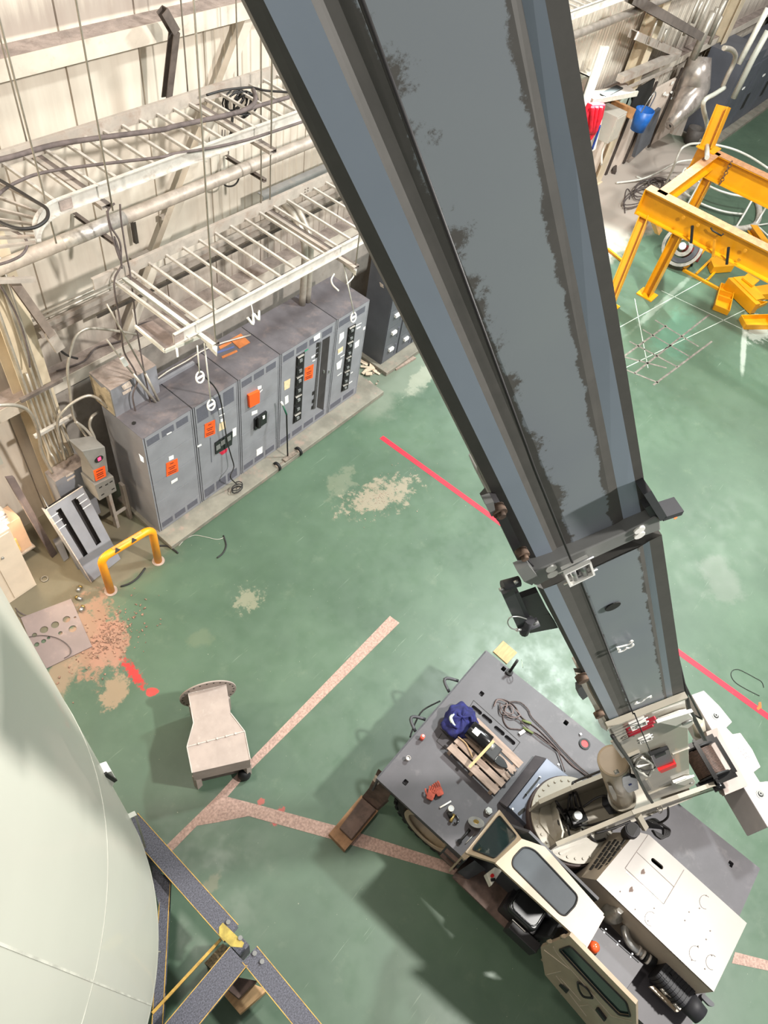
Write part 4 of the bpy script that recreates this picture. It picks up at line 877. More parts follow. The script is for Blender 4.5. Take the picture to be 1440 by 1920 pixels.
single(b, 'lashing_wire', mat('rope_dull', (112,98,96), .8), 'tangled end of thin lashing wire bunched at the head of the slings', 'wire', Z(q('K1',930,390), D))
gt = mat('lime_tape', (98,110,66), .7)
for p0, p1 in (((1010,455),(1055,470)), ((1015,490),(1065,520))):
    b = MB(); b.cyl(Z(q('K1',*p0),D+.035), Z(q('K1',*p1),D+.03), .016, n=10)
    single(b, 'sling_ferrule', gt, 'green wrapped ferrule on the slings, '+('upper one of two' if p0[0] == 1010 else 'lower one beside the white tag'), 'ferrule', Z(q('K1',*p0), D))
b = MB(); b.prism([Z(q('K1',*p),D+.03) for p in ((992,515),(1018,500),(1028,512),(1003,530))], (0,0,.004)); single(b, 'paper_tag', mWHITE, 'small white paper tag on the wire slings', 'tag', Z(q('K1',1010,514), D))
# lever post at the deck corner
c = Z(q('K1',945,218), D); lv = thing('lever_post', 'upright black lever post with a steel ring at the front deck corner', 'lever', c)
b = MB(); b.cyl(c, c+V((0,0,.04)), .05, n=16); b.obj('post_base', mBLK, lv)
b = MB(); b.cyl(c+V((0,0,.03)), Z(q('K1',987,155), 1.5), .02, n=12); b.obj('post', mBLK, lv)
r_ = Z(q('K1',1010,172), 1.46); b = MB(); b.ring(r_, (.6,-.6,.3), .06, .05, .006, 20); b.box(r_, (.1,.008,.006), (1,1,.4)); b.obj('steel_ring', mat('pale_green_steel', (170,190,170), .4, .4), lv)
# bits and pieces
c = Z(q('K1',508,548), D); sc_ = thing('marker_can', 'small orange red spray can standing near the deck edge', 'can', c)
b = MB(); b.cyl(c, c+V((0,0,.1)), .028, n=18); b.obj('can_body', mat('marker_red', (214,84,64), .4), sc_); b = MB(); b.cyl(c+V((0,0,.1)), c+V((0,0,.13)), .018, .012, n=14); b.obj('can_cap', mWHITE, sc_)
c = Z(q('K1',438,652), D); cp = thing('paper_cup', 'small white cup standing alone near the deck edge', 'cup', c)
b = MB(); b.cyl(c, c+V((0,0,.07)), .022, .028, n=18, caps=False); b.ring(c+V((0,0,.066)), (0,0,1), .03, .026, .006, 18); b.obj('cup_body', mat('cup_grey', (190,184,180), .5), cp); b = MB(); b.cyl(c+V((0,0,.0)), c+V((0,0,.055)), .022, n=16); b.obj('cup_contents', mSTEEL, cp)
c = Z(q('K1',572,828), D+.02); gl = thing('work_gloves', 'crumpled pair of rust red work gloves on the deck', 'gloves', (c.x,c.y,D))
mGLV = mat('glove_red', (166,78,62), .9, 0, .2, 12)
for k, (ox, oy, an) in enumerate(((-.05,.03,.3),(.06,-.02,1.1))):
    o_ = c+V((ox,oy,.01)); b = MB(); dx = V((math.cos(an), math.sin(an), 0)); dy = V((-dx.y, dx.x, 0))
    b.prism(rpoly([o_-dx*.05-dy*.045, o_+dx*.05-dy*.05, o_+dx*.055+dy*.045, o_-dx*.05+dy*.04], .02, 3), (0,0,.03))
    for f_ in range(4): b.tube([o_+dx*.04+dy*(-.036+.024*f_)+V((0,0,.015)), o_+dx*(.09+.008*math.sin(f_))+dy*(-.04+.027*f_)+V((0,0,.03)), o_+dx*(.12-.008*f_)+dy*(-.042+.03*f_)+V((0,0,.01))], .012, 6, sub=3)
    b.tube([o_-dx*.01+dy*.04+V((0,0,.015)), o_+dx*.02+dy*.075+V((0,0,.03)), o_+dx*.05+dy*.085+V((0,0,.015))], .012, 6, sub=3)
    b.obj('glove', mGLV, gl, bevel=.004)
b = MB(); b.cyl(Z(q('K1',600,892),D+.012), Z(q('K1',655,860),D+.012), .011, n=10); single(b, 'white_tube', mWHITE, 'short white tube lying beside the red gloves', 'tube', Z(q('K1',628,876),D))
c = Z(q('K1',648,905), D); cn_ = thing('metal_can', 'small shiny metal tin standing below the red gloves', 'tin', c)
b = MB(); b.cyl(c, c+V((0,0,.09)), .035, n=22); b.obj('tin_body', mSTEEL, cn_); b = MB(); b.ring(c+V((0,0,.088)), (0,0,1), .037, .031, .006, 22); b.obj('tin_rim', mGALV, cn_)
c = Z(q('K1',662,950), D); vl = thing('brass_valve', 'small black and brass valve lying by the shiny tin', 'valve', c)
b = MB(); b.cyl(c+V((-.05,0,.03)), c+V((.05,.02,.03)), .02, n=12); b.obj('valve_body', mat('brass', (176,150,90), .35, .8, .1, 20), vl); b = MB(); b.cyl(c+V((.0,.03,.03)), c+V((.03,.09,.035)), .03, n=14); b.obj('valve_knob', mBLK, vl)
b = MB(); b.tube([c+V((-.03,-.04,.02)), c+V((0,-.07,.03)), c+V((.05,-.05,.02)), c+V((.06,0,.02))], .01, 6, sub=4); b.obj('valve_handle', mBLKG, vl)
c = Z(q('K1',775,972), D); dc = thing('steel_disc', 'thin round steel disc leaning beside a black handle on the deck', 'disc', c)
b = MB(); ax_ = V((.5,.35,.8)); b.ring(c+V((0,0,.06)), ax_, .1, .03, .006, 30); b.obj('disc_plate', mat('pin_grey'), dc); b = MB(); b.cyl(c+V((0,0,.05)), c+V((0,0,.05))+ax_.normalized()*.02, .035, n=16); b.obj('disc_hub', mat('brass'), dc)
c = Z(q('K1',720,1035), D+.02); hh = thing('wrench', 'black wrench handle lying next to the steel disc', 'handle', c)
b = MB(); b.tube([Z(q('K1',698,1060),D+.02), Z(q('K1',725,1030),D+.02), Z(q('K1',748,1000),D+.02)], [.012,.014,.018], 8); b.obj('grip', mBLK, hh); b = MB(); b.cyl(Z(q('K1',698,1060),D+.0), Z(q('K1',698,1060),D+.04), .028, n=14); b.obj('handle_head', mBLKG, hh)
b = MB(); b.cyl(Z(q('K1',728,1072),D+.01), Z(q('K1',772,1022),D+.01), .006, n=8); single(b, 'steel_rod', mSTEEL, 'thin bright rod lying parallel to the black handle', 'rod', Z(q('K1',750,1047),D))
c = Z(q('K1',840,912), D); b = MB(); b.cyl(c, c+V((0,0,.05)), .05, .045, n=6); b.cyl(c+V((0,0,.05)), c+V((0,0,.06)), .03, n=16); single(b, 'deck_socket', mat('pin_grey'), 'grey hexagonal plug standing beside the cab windscreen', 'plug', c)
# ---------------------------------------------------------------- timber under the outriggers
def board(name, px, z, th, lab, cat='plywood sheet', m=mWOOD, grp=None):
    P = [Z(p, z) for p in px]; b = MB(); b.prism([V((p.x,p.y,z-th)) for p in P], (0,0,th)); c = center(P); return single(b, name, m, lab, cat, (c.x,c.y,z-th), grp)
board('timber_mat', q('K1',45,1022, 207,828, 292,906, 125,1106), .12, .12, 'brown timber mat under the front left outrigger float', 'timber mat', mat('old_timber', (150,114,84), .85, 0, .2, 5, ((90,66,50), .3, 10)))
board('plywood_sheet', q('K1',866,110, 916,57, 986,116, 935,172), .02, .02, 'plywood offcut sticking out at the front corner of the crane')
board('plywood_sheet', q('K2',1070,1237, 1231,1376, 1203,1426, 1040,1282), .02, .02, 'plywood offcut showing below the pale counterweight')
# ---------------------------------------------------------------- storage tank
TA = V((-1.924, 2.923, 0)); TR, TH, ZC = 2.45, 1.225, 2.02
tank = thing('storage_tank', 'huge off-white vertical tank with a domed bottom, filling the lower left', 'tank', (TA.x, TA.y, 0))
prof = [(TR*math.sin(a), ZC-TH*math.cos(a)) for a in [math.pi/2*i/24 for i in range(25)]] + [(TR, 2.4+i*1.3) for i in range(8)]
b = MB(); b.rev(TA, prof, 128); b.obj('shell', mSIL, tank)
b = MB(); b.ring(TA+V((0,0,ZC+.02)), (0,0,1), TR+.001, TR-.02, .008, 128); b.obj('girth_weld', mat('weld_line', (190,189,178), .45), tank)
b = MB(); b.ring(TA+V((0,0,4.9)), (0,0,1), TR+.003, TR-.02, .012, 128); b.obj('girth_weld', mat('weld_line'), tank)
for az_ in (-8, -52):
    a = math.radians(az_); d = V((math.cos(a), math.sin(a), 0)); b = MB(); b.beam(TA+d*(TR-.003)+V((0,0,ZC)), TA+d*(TR-.003)+V((0,0,11)), .012, .012, d); b.obj('seam_weld', mat('weld_line'), tank)
tn = (.192,.981,0); rad = V((.981,-.192,0)); pl_ = [PL(p, tn, 2.38) for p in q('E1', 372,1062, 430,1042, 498,1272, 424,1290)]
b = MB()
for i in range(4): b.beam(pl_[i]-(rad*.06 if i in (0,3) else rad*0), pl_[(i+1) % 4]-(rad*.06 if i == 3 else rad*0), .05, .012, rad if i in (1,3) else (0,0,1))
b.obj('lifting_bracket', mSIL, tank)
pl_ = [PL(p, tn, 2.35) for p in q('E1', 200,765, 262,742, 296,800, 262,872, 235,830)]
b = MB(); b.prism(pl_, (.02,.1,0)); b.obj('nozzle_bracket', mWHITE, tank, bevel=.004)
b = MB(); b.beam(PL(q('E1',215,760),tn,2.3), PL(q('E1',290,810),tn,2.3), .02, .03); b.obj('bracket_bar', mat('black_steel'), tank)
b = MB(); b.cyl(PL(q('E2',425,1105),(0,1,0),1.3), PL(q('E2',462,1108),(0,1,0),1.3), .008, n=8); b.obj('stud', mGALV, tank)
# ---------------------------------------------------------------- skid frame under the tank
skid = thing('steel_skid', 'black topped steel beam skid with yellow edges in front of the white tank', 'steel frame', (.45, .9, 0))
def skid_beam(A, B, w_=.2, h=.22, nm='beam'):
    b = MB(); b.hbeam(V(A)-V((0,0,h/2)), V(B)-V((0,0,h/2)), w_, h, .015, .012); o = b.obj(nm, mBEAM, skid)
    d = (V(B)-V(A)).normalized(); s = d.cross(V((0,0,1)))
    for k in (-1, 1):
        b = MB(); b.beam(V(A)+s*k*(w_/2+.003)-V((0,0,.008)), V(B)+s*k*(w_/2+.003)-V((0,0,.008)), .008, .02); b.obj('yellow_edge', mEDGE, o)
    return o
n0 = Z(q('E2',855,1065), 1.0)
skid_beam(Z(q('E2',300,395),1.0), Z(q('E2',845,1005),1.0)); skid_beam(Z(q('E2',945,1120),1.0), Z(q('E2',1420,1700),1.0)); skid_beam(Z(q('E2',885,1130),1.0), Z(q('E2',380,1740),1.0), .26)
skid_beam(Z(q('E2',492,690),.8), Z(q('E2',440,1600),.8), .1, .2, 'diagonal_brace')
b = MB(); b.beam(Z(q('E2',790,1040),.8), Z(q('E2',420,1440),.8), .03, .05); b.obj('cross_angle', mEDGE, skid)
b = MB(); b.prism([Z(p,1.0) for p in q('E2', 780,975, 800,950, 915,1060, 905,1085, 845,1080, 780,1020)], (0,0,.008)); b.obj('joint_plate', mat('worn_yellow_plate', (170,150,70), .5, .2, .15, 12), skid)
b = MB(); b.prism([Z(p,.8) for p in q('E2', 415,640, 485,700, 455,860, 425,740)], (0,0,.01)); b.obj('gusset_plate', mBEAM, skid)
many('clamp_bolt', mat('collar_grey'), skid, [Z(q('E2',*p),.98) for p in ((830,950),(895,1035),(972,1118),(1012,1162))], lambda b, c: b.cyl(c-V((0,0,.03)), c+V((0,0,.05)), .025, n=10))
for (x_, y_) in ((.5,.84),(.46,2.3),(.52,-.9),(-.7,.82)):
    b = MB(); b.lohi((x_-.07,y_-.07,0), (x_+.07,y_+.07,.79)); b.obj('foot_post', mBEAM, skid)
for ang in (30, 150, 270):
    a = math.radians(ang); p = TA+V((math.cos(a)*1.9, math.sin(a)*1.9, 0)); b = MB(); b.lohi((p.x-.1,p.y-.1,0), (p.x+.1,p.y+.1,1.5)); b.obj('tank_leg', mSIL, tank)
cr_b = thing('timber_block', 'pale timber crib block under the corner of the skid beams', 'timber block', (.33,.55,0))
P = [Z(p,.34) for p in q('E2', 805,1335, 885,1370, 980,1265, 1045,1310, 890,1445)]
b = MB(); b.prism([(p.x,p.y,0) for p in [Z(p,.34) for p in q('E2', 805,1340, 880,1250, 1045,1312, 892,1445)]], (0,0,.34)); b.obj('crib_timber', mWOOD, cr_b, bevel=.006)
b = MB(); b.prism([(p.x,p.y,.34) for p in [Z(p,.34) for p in q('E2', 830,1320, 880,1255, 985,1275, 888,1368)]], (0,0,.3)); b.obj('upper_timber', mSHOE, cr_b, bevel=.006)
b = MB(); b.prism([Z(p,.5) for p in q('E2', 700,1168, 800,1062, 835,1090, 740,1202)], (0,0,-.5)); single(b, 'steel_packer', mat('grimy_steel', (104,88,62), .6, .4, .3, 40), 'grimy brown steel packing box beneath the joint of the skid beams', 'packer', Z(q('E2',765,1130),0))
# ---------------------------------------------------------------- grey transition duct on the floor
zt_ = .75
top = [Z(p, zt_) for p in q('E1', 808,190, 1078,128, 1108,330, 1208,460, 1248,660, 835,755, 798,570, 845,400)]
du = thing('duct_transition', 'dusty pinkish grey steel duct transition with a round flange, on the green floor', 'duct piece', (center(top).x, center(top).y, 0))
b = MB(); b.prism([(p.x,p.y,.42) for p in top], (0,0,zt_-.42)); body = b.obj('duct_body', mDUCT, du, bevel=.004)
b = MB()
for i in (7, 0, 2, 3, 5, 6):
    a, c = top[i], top[(i+1) % 8]; b.beam(a+V((0,0,.003)), c+V((0,0,.003)), .012, .012)
b.beam(top[6]+V((0,0,.003)), top[3]+V((0,0,.003)), .012, .014); b.obj('edge_bead', mat('bead_grey', (186,176,168), .6), body)
many('cleat', mat('bead_grey'), body, [lerp(top[6], top[3], t)+V((.01,-.01,.012)) for t in (.18,.34,.5,.66,.82)] + [lerp(top[0], top[1], t) for t in (.2,.4)], lambda b, c: b.cyl(c, c+V((0,0,.012)), .014, n=8))
a_, b_ = top[0], top[1]; m_ = (a_+b_)/2; ax_ = (m_-(top[4]+top[5])/2); ax_.z = 0; ax_.normalize()
b = MB(); b.cyl(V((m_.x,m_.y,.56)), V((m_.x,m_.y,.56))+ax_*.02, .385, n=48); fl_o = b.obj('round_flange', mDUCT, du)
sd = ax_.cross(V((0,0,1)))
many('flange_hole', mINK, fl_o, [V((m_.x,m_.y,.56))-ax_*.001+sd*(.35*math.cos(t))+V((0,0,.35*math.sin(t))) for t in [i*math.pi/12 for i in range(24)]], lambda b, c: b.cyl(c, c-ax_*.002, .012, n=8))
lowp = inset(top, .86)
b = MB(); b.prism([(p.x,p.y,.08) for p in lowp], (0,0,.34)); b.obj('lower_shade_box', mat('gap_shade_dark', (84,76,70), .8), du)  # dark lower box: shade of the gap under the duct as colour
many('foot', mDUCT, du, [inset(top,.9)[i] for i in (0,1,4,5)], lambda b, c: b.lohi((c.x-.04,c.y-.04,0), (c.x+.04,c.y+.04,.43)))
c = Z(q('E1',1205,755), .15); b = MB(); b.rev(V((c.x,c.y,0)), [(0,0),(.07,0),(.09,.08),(.07,.16),(.03,.2),(0,.2)], 16); b.obj('castor', mBLK, du)
# ================================================================ switchgear line
FY, CT, CB = 6.25, 2.385, .1
xs = [Y(p, FY).x for p in ((265.8,824.2),(360.8,768.8),(446.4,714.1),(525.4,667),(631.7,600.8),(694.2,560.8))]
b = MB(); b.lohi((xs[0]-.05,5.9,0), (9.15,7.3,CB)); struct(b.obj('trim_9', mPAD, bevel=.01))
names = ['grey switchgear cabinet at the left end of the line, below the grey pull box', 'grey switchgear cabinet with the black metering window, second from the left', 'grey switchgear cabinet with one breaker and thick orange tag, middle of the line',
         'wide grey switchgear cabinet with breaker column and open narrow bay', 'grey switchgear cabinet at the right end with breaker column and white labels']
cabs = []
def fpoly(px, dy=0.): return [Y(p, FY-dy) for p in px]
def rect_f(x0, x1, z0, z1, y): return [V((x0,y,z0)), V((x1,y,z0)), V((x1,y,z1)), V((x0,y,z1))]
for i in range(5):
    x0, x1 = xs[i]+.009, xs[i+1]-.009; t = thing('switchgear_cabinet', names[i], 'electrical cabinet', ((x0+x1)/2, 6.7, CB), 'switchgear cabinets along the wall'); cabs.append(t)
    b = MB(); b.lohi((x0,FY+.02,CB), (x1,7.16,CT-.006)); b.obj('body', mCAB, t)
    b = MB(); b.lohi((x0,FY,CT-.006), (x1,7.16,CT)); L(b.obj('top_panel', mCABTOP, t), 'dusty dark top panel')
    splits = [[.36,.86,1.32,1.80,2.14],[.5,1.9],[.42,.72,1.1,1.6,2.14],[.32,2.14],[.32,2.14]][i]
    zz = [CB]+splits+[CT-.006]
    for a, c in zip(zz[:-1], zz[1:]):
        b = MB(); b.lohi((x0+.034,FY,a+.006), (x1-.034,FY+.02,c-.006)); b.obj('front_panel', mCAB, t)
    for xx in (x0, x1-.022):
        b = MB(); b.lohi((xx,FY+.004,CB), (xx+.022,FY+.02,CT-.006)); b.obj('corner_post', mCAB, t)
    w_ = (x1-x0-.1)/(2 if i == 4 else 3)
    nv = 2 if i == 4 else (4 if i == 3 else 3); w_ = (x1-x0-.1)/nv
    for k in range(nv):
        z0, z1 = (2.02,2.32) if (i == 1) else (2.18,2.31)
        b = MB(); b.lohi((x0+.06+k*w_,FY-.002,z0), (x0+.06+(k+.82)*w_,FY+.001,z1)); b.obj('vent', mVENT, t)
        b = MB(); b.lohi((x0+.06+k*w_,FY-.002,.17), (x0+.06+(k+.82)*w_,FY+.001,.30 if i != 1 else .38)); b.obj('vent', mVENT, t)
def on_front(i, name, px, m, th=.004, dy=.002, lab=None, par=None):
    b = MB(); b.prism(fpoly(px, dy), (0,-th,0)); o = b.obj(name, m, par or cabs[i])
    if lab: L(o, lab)
    return o
def orange(i, px, th=.003):
    o = on_front(i, 'orange_tag', px, mORANGE, th, .003); P = fpoly(px, .003+th+.001)
    f = lambda s, t: lerp(lerp(P[0],P[1],s), lerp(P[3],P[2],s), t)
    for (t0, s0, s1) in ((.16,.35,.65),(.42,.2,.8),(.55,.28,.72),(.75,.12,.88),(.87,.15,.85)):
        b = MB(); b.prism([f(s0,t0), f(s1,t0), f(s1,t0+.05), f(s0,t0+.05)], (0,-.001,0)); b.obj('printed_line', mINK, o)
    return o
orange(0, q('B2', 815,1105, 922,1058, 932,1180, 820,1232)); orange(1, q('B3', 20,1330, 130,1280, 132,1428, 22,1472)); orange(3, q('B4', 430,902, 527,855, 517,1008, 424,1046))
b = MB(); b.prism(fpoly(q('B3', 470,1012, 582,960, 582,1085, 480,1140), .002), (0,-.05,0)); L(b.obj('orange_tag_box', mORANGE, cabs[2]), 'thick orange tag holder')
W_ = 'white label'
for i, c_, pts in [(0,'B2',((840,1045),(885,1025),(888,1060),(843,1080))),(0,'B2',((862,1275),(922,1240),(925,1265),(866,1302))),(0,'B2',((820,828),(865,804),(868,812),(823,838))),(0,'B2',((555,1010),(600,1050),(605,1100),(575,1080))),
    (1,'B2',((1110,940),(1148,920),(1152,935),(1114,955))),(1,'B3',((170,1165),(218,1148),(218,1158),(170,1178))),(1,'B3',((170,1240),(230,1212),(230,1222),(172,1250))),(1,'B3',((185,1280),(213,1268),(213,1300),(185,1312))),(1,'B3',((315,1380),(355,1362),(355,1445),(318,1465))),
    (2,'B3',((580,930),(622,918),(622,948),(585,965))),(2,'B3',((518,1198),(578,1176),(578,1210),(518,1238))),(2,'B3',((570,1600),(632,1562),(632,1630),(570,1668))),(2,'B3',((590,1000),(632,958),(634,966),(592,1008))),
    (3,'B3',((870,1040),(905,1020),(908,1095),(872,1122))),(3,'B4',((502,775),(548,745),(550,762),(504,795))),(3,'B4',((512,820),(545,803),(547,812),(514,830))),(3,'B4',((530,550),(602,500),(600,560),(532,600))),
    (4,'B4',((822,520),(870,492),(868,560),(810,630))),(4,'B4',((805,690),(860,655),(852,720),(800,755))),(4,'B4',((785,850),(850,798),(830,900),(790,920))),(4,'B4',((1003,422),(1066,388),(1066,396),(1003,432))),(4,'B4',((1010,450),(1056,428),(1056,440),(1010,468))),
    (4,'B4',((1085,450),(1112,430),(1108,462),(1082,475))),(4,'B4',((990,620),(1042,580),(1035,650),(988,682))),(4,'B4',((795,985),(843,950),(843,958),(795,992))),(4,'B4',((828,775),(876,745),(876,754),(828,784))),(4,'B4',((945,955),(968,940),(968,950),(945,965))),(4,'B4',((925,1068),(962,1042),(962,1052),(925,1078)))]:
    on_front(i, 'label', q(c_, *[v for p in pts for v in p]), mWHITE, .002, .002)
mPAP = mat('aged_paper', (222,200,160), .8, 0, .06, 20)
for i, c_, pts in [(1,'B3',((175,1325),(235,1290),(245,1370),(170,1405))),(3,'B3',((862,880),(928,845),(920,940),(865,970))),(4,'B4',((800,695),(860,655),(855,700),(803,740)))]:
    L(on_front(i, 'paper_label', q(c_, *[v for p in pts for v in p]), mPAP, .002, .003), 'yellowed paper label')
L(on_front(1, 'red_label', q('B3', 175,1630, 262,1582, 255,1620, 205,1655), mat('pink_red_label', (214,40,70), .6), .002, .003), 'red label under the metering window')
L(on_front(3, 'green_label', q('B4', 428,705, 470,682, 468,692, 430,718), mat('green_label', (40,150,110), .6), .002, .003), 'small green label')
# metering window, breaker, breaker columns, shade plate of the open bay
mw = on_front(1, 'meter_window', q('B3', 125,1525, 310,1400, 302,1540, 132,1642), mBLKG, .02)
many('meter_face', mat('collar_grey'), mw, [Y(p, FY-.024) for p in q('B3', 165,1570, 215,1520, 275,1480)], lambda b, c: b.prism([c+V((-.045,0,-.06)), c+V((.045,0,-.06)), c+V((.045,0,.05)), c+V((-.045,0,.05))], (0,-.004,0)))
br = on_front(2, 'breaker', q('B3', 540,1268, 665,1182, 662,1300, 540,1382), mBLKG, .04)
b = MB(); b.prism(fpoly(q('B3', 570,1250, 598,1235, 595,1350, 572,1362), .042), (0,-.05,0)); b.obj('breaker_handle', mBLK, br)
b = MB(); b.prism(fpoly(q('B3', 632,1245, 655,1232, 655,1262, 634,1275), .042), (0,-.01,0)); b.obj('breaker_label', mWHITE, br)
def column_of(i, px, n, toward=.012):
    o = on_front(i, 'breaker_column', px, mINK, .006); P = fpoly(px, .009)
    f = lambda s, t: lerp(lerp(P[0],P[1],s), lerp(P[3],P[2],s), t)
    for k in range(n):
        t0 = (k+.12)/n; t1 = (k+.88)/n; b = MB(); b.prism([f(.12,t0), f(.88,t0), f(.88,t1), f(.12,t1)], (0,-.02,0)); br_ = b.obj('breaker', mBLK, o)
        b = MB(); b.prism([f(.3,t0+.25/n)+V((0,-.021,0)), f(.6,t0+.25/n)+V((0,-.021,0)), f(.6,t0+.5/n)+V((0,-.021,0)), f(.3,t0+.5/n)+V((0,-.021,0))], (0,-.02,0)); b.obj('toggle', mat('toggle_grey', (120,122,122), .4), br_)
        if k % 2 == 0:
            b = MB(); b.prism([f(.15,t0), f(.85,t0), f(.85,t0+.1/n), f(.15,t0+.1/n)], (0,-.023,0)); b.obj('breaker_label', mGALV, br_)
column_of(3, q('B4', 332,772, 427,715, 385,1470, 293,1528), 7); column_of(4, q('B4', 915,448, 1002,398, 912,1130, 835,1168), 9)
on_front(3, 'bay_shade_plate', q('B4', 630,585, 712,538, 637,1370, 565,1340), mat('bay_dark', (52,48,48), .7), .003)  # dark plate on the front, the bay's inner shade put into colour
b = MB(); b.prism(fpoly(q('B4', 590,610, 612,600, 545,1350, 520,1360), .002), (0,-.012,0)); b.obj('busbar_strip', mat('perforated_strip', (90,88,90), .5, .3, .3, 60), cabs[3])
many('bus_connector', mINK, cabs[3], [Y(p, FY-.004) for p in q('B4', 572,640, 570,700, 562,760, 525,1180, 522,1270, 515,1340)], lambda b, c: b.box(c, (.05,.02,.08)))
many('door_latch', mSTEEL, cabs[3], [Y(p, FY-.01) for p in q('B4', 640,940, 703,938)], lambda b, c: b.box(c, (.02,.03,.06)))
on_front(1, 'door_seam', q('B3', 78,1470, 84,1468, 98,1730, 92,1732), mVENT, .002)
# things on top of the cabinets
P = [Z(q('B2',345,668), CT), Z(q('B2',640,478), CT)]
dx_ = (P[1]-P[0]); 
pb = thing('pull_box', 'grey sheet metal pull box with torn rusty side on top of the left cabinet', 'electrical box', (P[0].x+.35, P[0].y+.25, CT))
x0, y0 = P[0].x, P[0].y
b = MB(); b.lohi((x0,y0,CT), (x0+.78,7.3,CT+.52)); b.obj('box_body', mCAB, pb)
b = MB(); b.lohi((x0,y0,CT+.52), (x0+.78,7.3,CT+.526)); L(b.obj('box_top', mDUSTT, pb), 'dust covered top')
b = MB(); b.prism([V((x0-.012,y0+.02,CT+.02)), V((x0-.012,7.28,CT+.02)), V((x0-.012,7.28,CT+.5)), V((x0-.012,7.05,CT+.42)), V((x0-.012,6.95,CT+.5)), V((x0-.012,y0+.02,CT+.47))], (.014,0,0)); L(b.obj('torn_side', mat('torn_insulation', (176,160,134), .9, 0, .15, 6, ((110,92,72), .4, 8)), pb), 'torn pale side lining')
b = MB(); b.prism([Y(p, y0-.004) for p in q('B2', 392,375, 470,322, 495,372, 415,412)], (0,-.003,0)); b.obj('label', mat('aged_label'), pb); b = MB(); b.prism([Y(p, y0-.004) for p in q('B2', 400,435, 480,390, 490,415, 410,460)], (0,-.003,0)); b.obj('label', mat('aged_label'), pb)
b = MB(); b.prism([Z(p, CT+.004) for p in q('B2', 490,722, 505,708, 530,712, 530,730, 512,742, 492,738)], (0,0,.003)); b.obj('knockout_hole', mINK, cabs[0])
b = MB(); b.lohi((x0+.8,y0+.12,CT), (x0+1.55,y0+.17,CT+.05)); single(b, 'strut_offcut', mCAB, 'grey strut offcut lying behind the pull box on the cabinet tops', 'strut', (x0+1.1,y0+.14,CT))
board('cardboard_sheet', q('B3', 288,432, 405,368, 502,462, 388,525), CT+.012, .01, 'rusty orange square of cardboard on top of the middle cabinet', 'cardboard', mat('orange_cardboard', (186,112,62), .8, 0, .12, 6))
for k, (p, m, lb) in enumerate((((170,505,290,445,310,465,185,535), mat('orange_cardboard'), 'orange tape strip nearer the wall'), ((150,560,330,500,340,515,160,580), mat('blue_tape', (84,96,140), .7), 'faded blue tape strip'), ((200,610,360,540,370,560,210,632), mat('orange_cardboard'), 'orange tape strip nearer the cabinet fronts'))):
    board('tape_strip', q('B3', *p), CT+.006, .005, lb+' on top of the middle cabinet', 'tape', m)
# pair of fat conduits rising from the cabinet top
c = Z(q('B4',400,185), CT)
for k, lb in ((0, 'left'), (.13, 'right')):
    b = MB(); a = c+V((k,.02*k,0)); b.tube([a, a+V((0,0,.9)), a+V((.02,.08,1.25)), a+V((.05,.35,1.5)), a+V((.08,.6,1.55))], .058, 14, sub=4)
    single(b, 'rigid_conduit', mCOND, 'fat grey conduit rising from the cabinet top, the '+lb+' of the pair', 'conduit', a, 'fat conduits above the switchgear')
# planks, rubble at the right end
board('concrete_kerb', q('B4', 700,1412, 775,1487, 1222,1105, 1160,1040, 1050,1085, 1030,1130), .09, .09, 'pinkish kerb slab at the foot of the right end cabinet', 'slab', mCONC)
rr_ = random.Random(5); 
for k, (x_, y_) in enumerate(((120,1690),(150,1740),(190,1760),(230,1770),(135,1790),(180,1810),(265,1800),(210,1720))):
    c = Z(q('B5',x_,y_), .03+.02*(k % 3)); b = MB(); a = rr_.uniform(0, 3)
    b.box(c, (rr_.uniform(.12,.25), rr_.uniform(.05,.1), .015), (math.cos(a), math.sin(a), rr_.uniform(-.2,.2)), (-math.sin(a), math.cos(a), 0))
    single(b, 'broken_board', mat('broken_board', (206,188,164), .85, 0, .12, 9), 'broken pale board in the litter between the two cabinet lines', 'litter', (c.x,c.y,0), 'litter between the cabinets')
b = MB(); c = Z(q('B5',165,1560),.02); b.lohi((c.x-.1,c.y,0), (c.x+.2,c.y+.14,.55)); fe = single(b, 'small_grey_box', mCAB, 'small grey box with red lettering patch squeezed between the cabinet lines', 'box', (c.x,c.y,0))
b = MB(); b.lohi((c.x-.0,c.y-.004,.2), (c.x+.12,c.y,.48)); b.obj('red_patch', mRED, fe)
board('wooden_offcut', q('B5', 430,1720, 590,1600, 680,1640, 470,1765), .04, .04, 'short wooden offcut on the floor below the motor control drawers', 'wood offcut', mPAL)
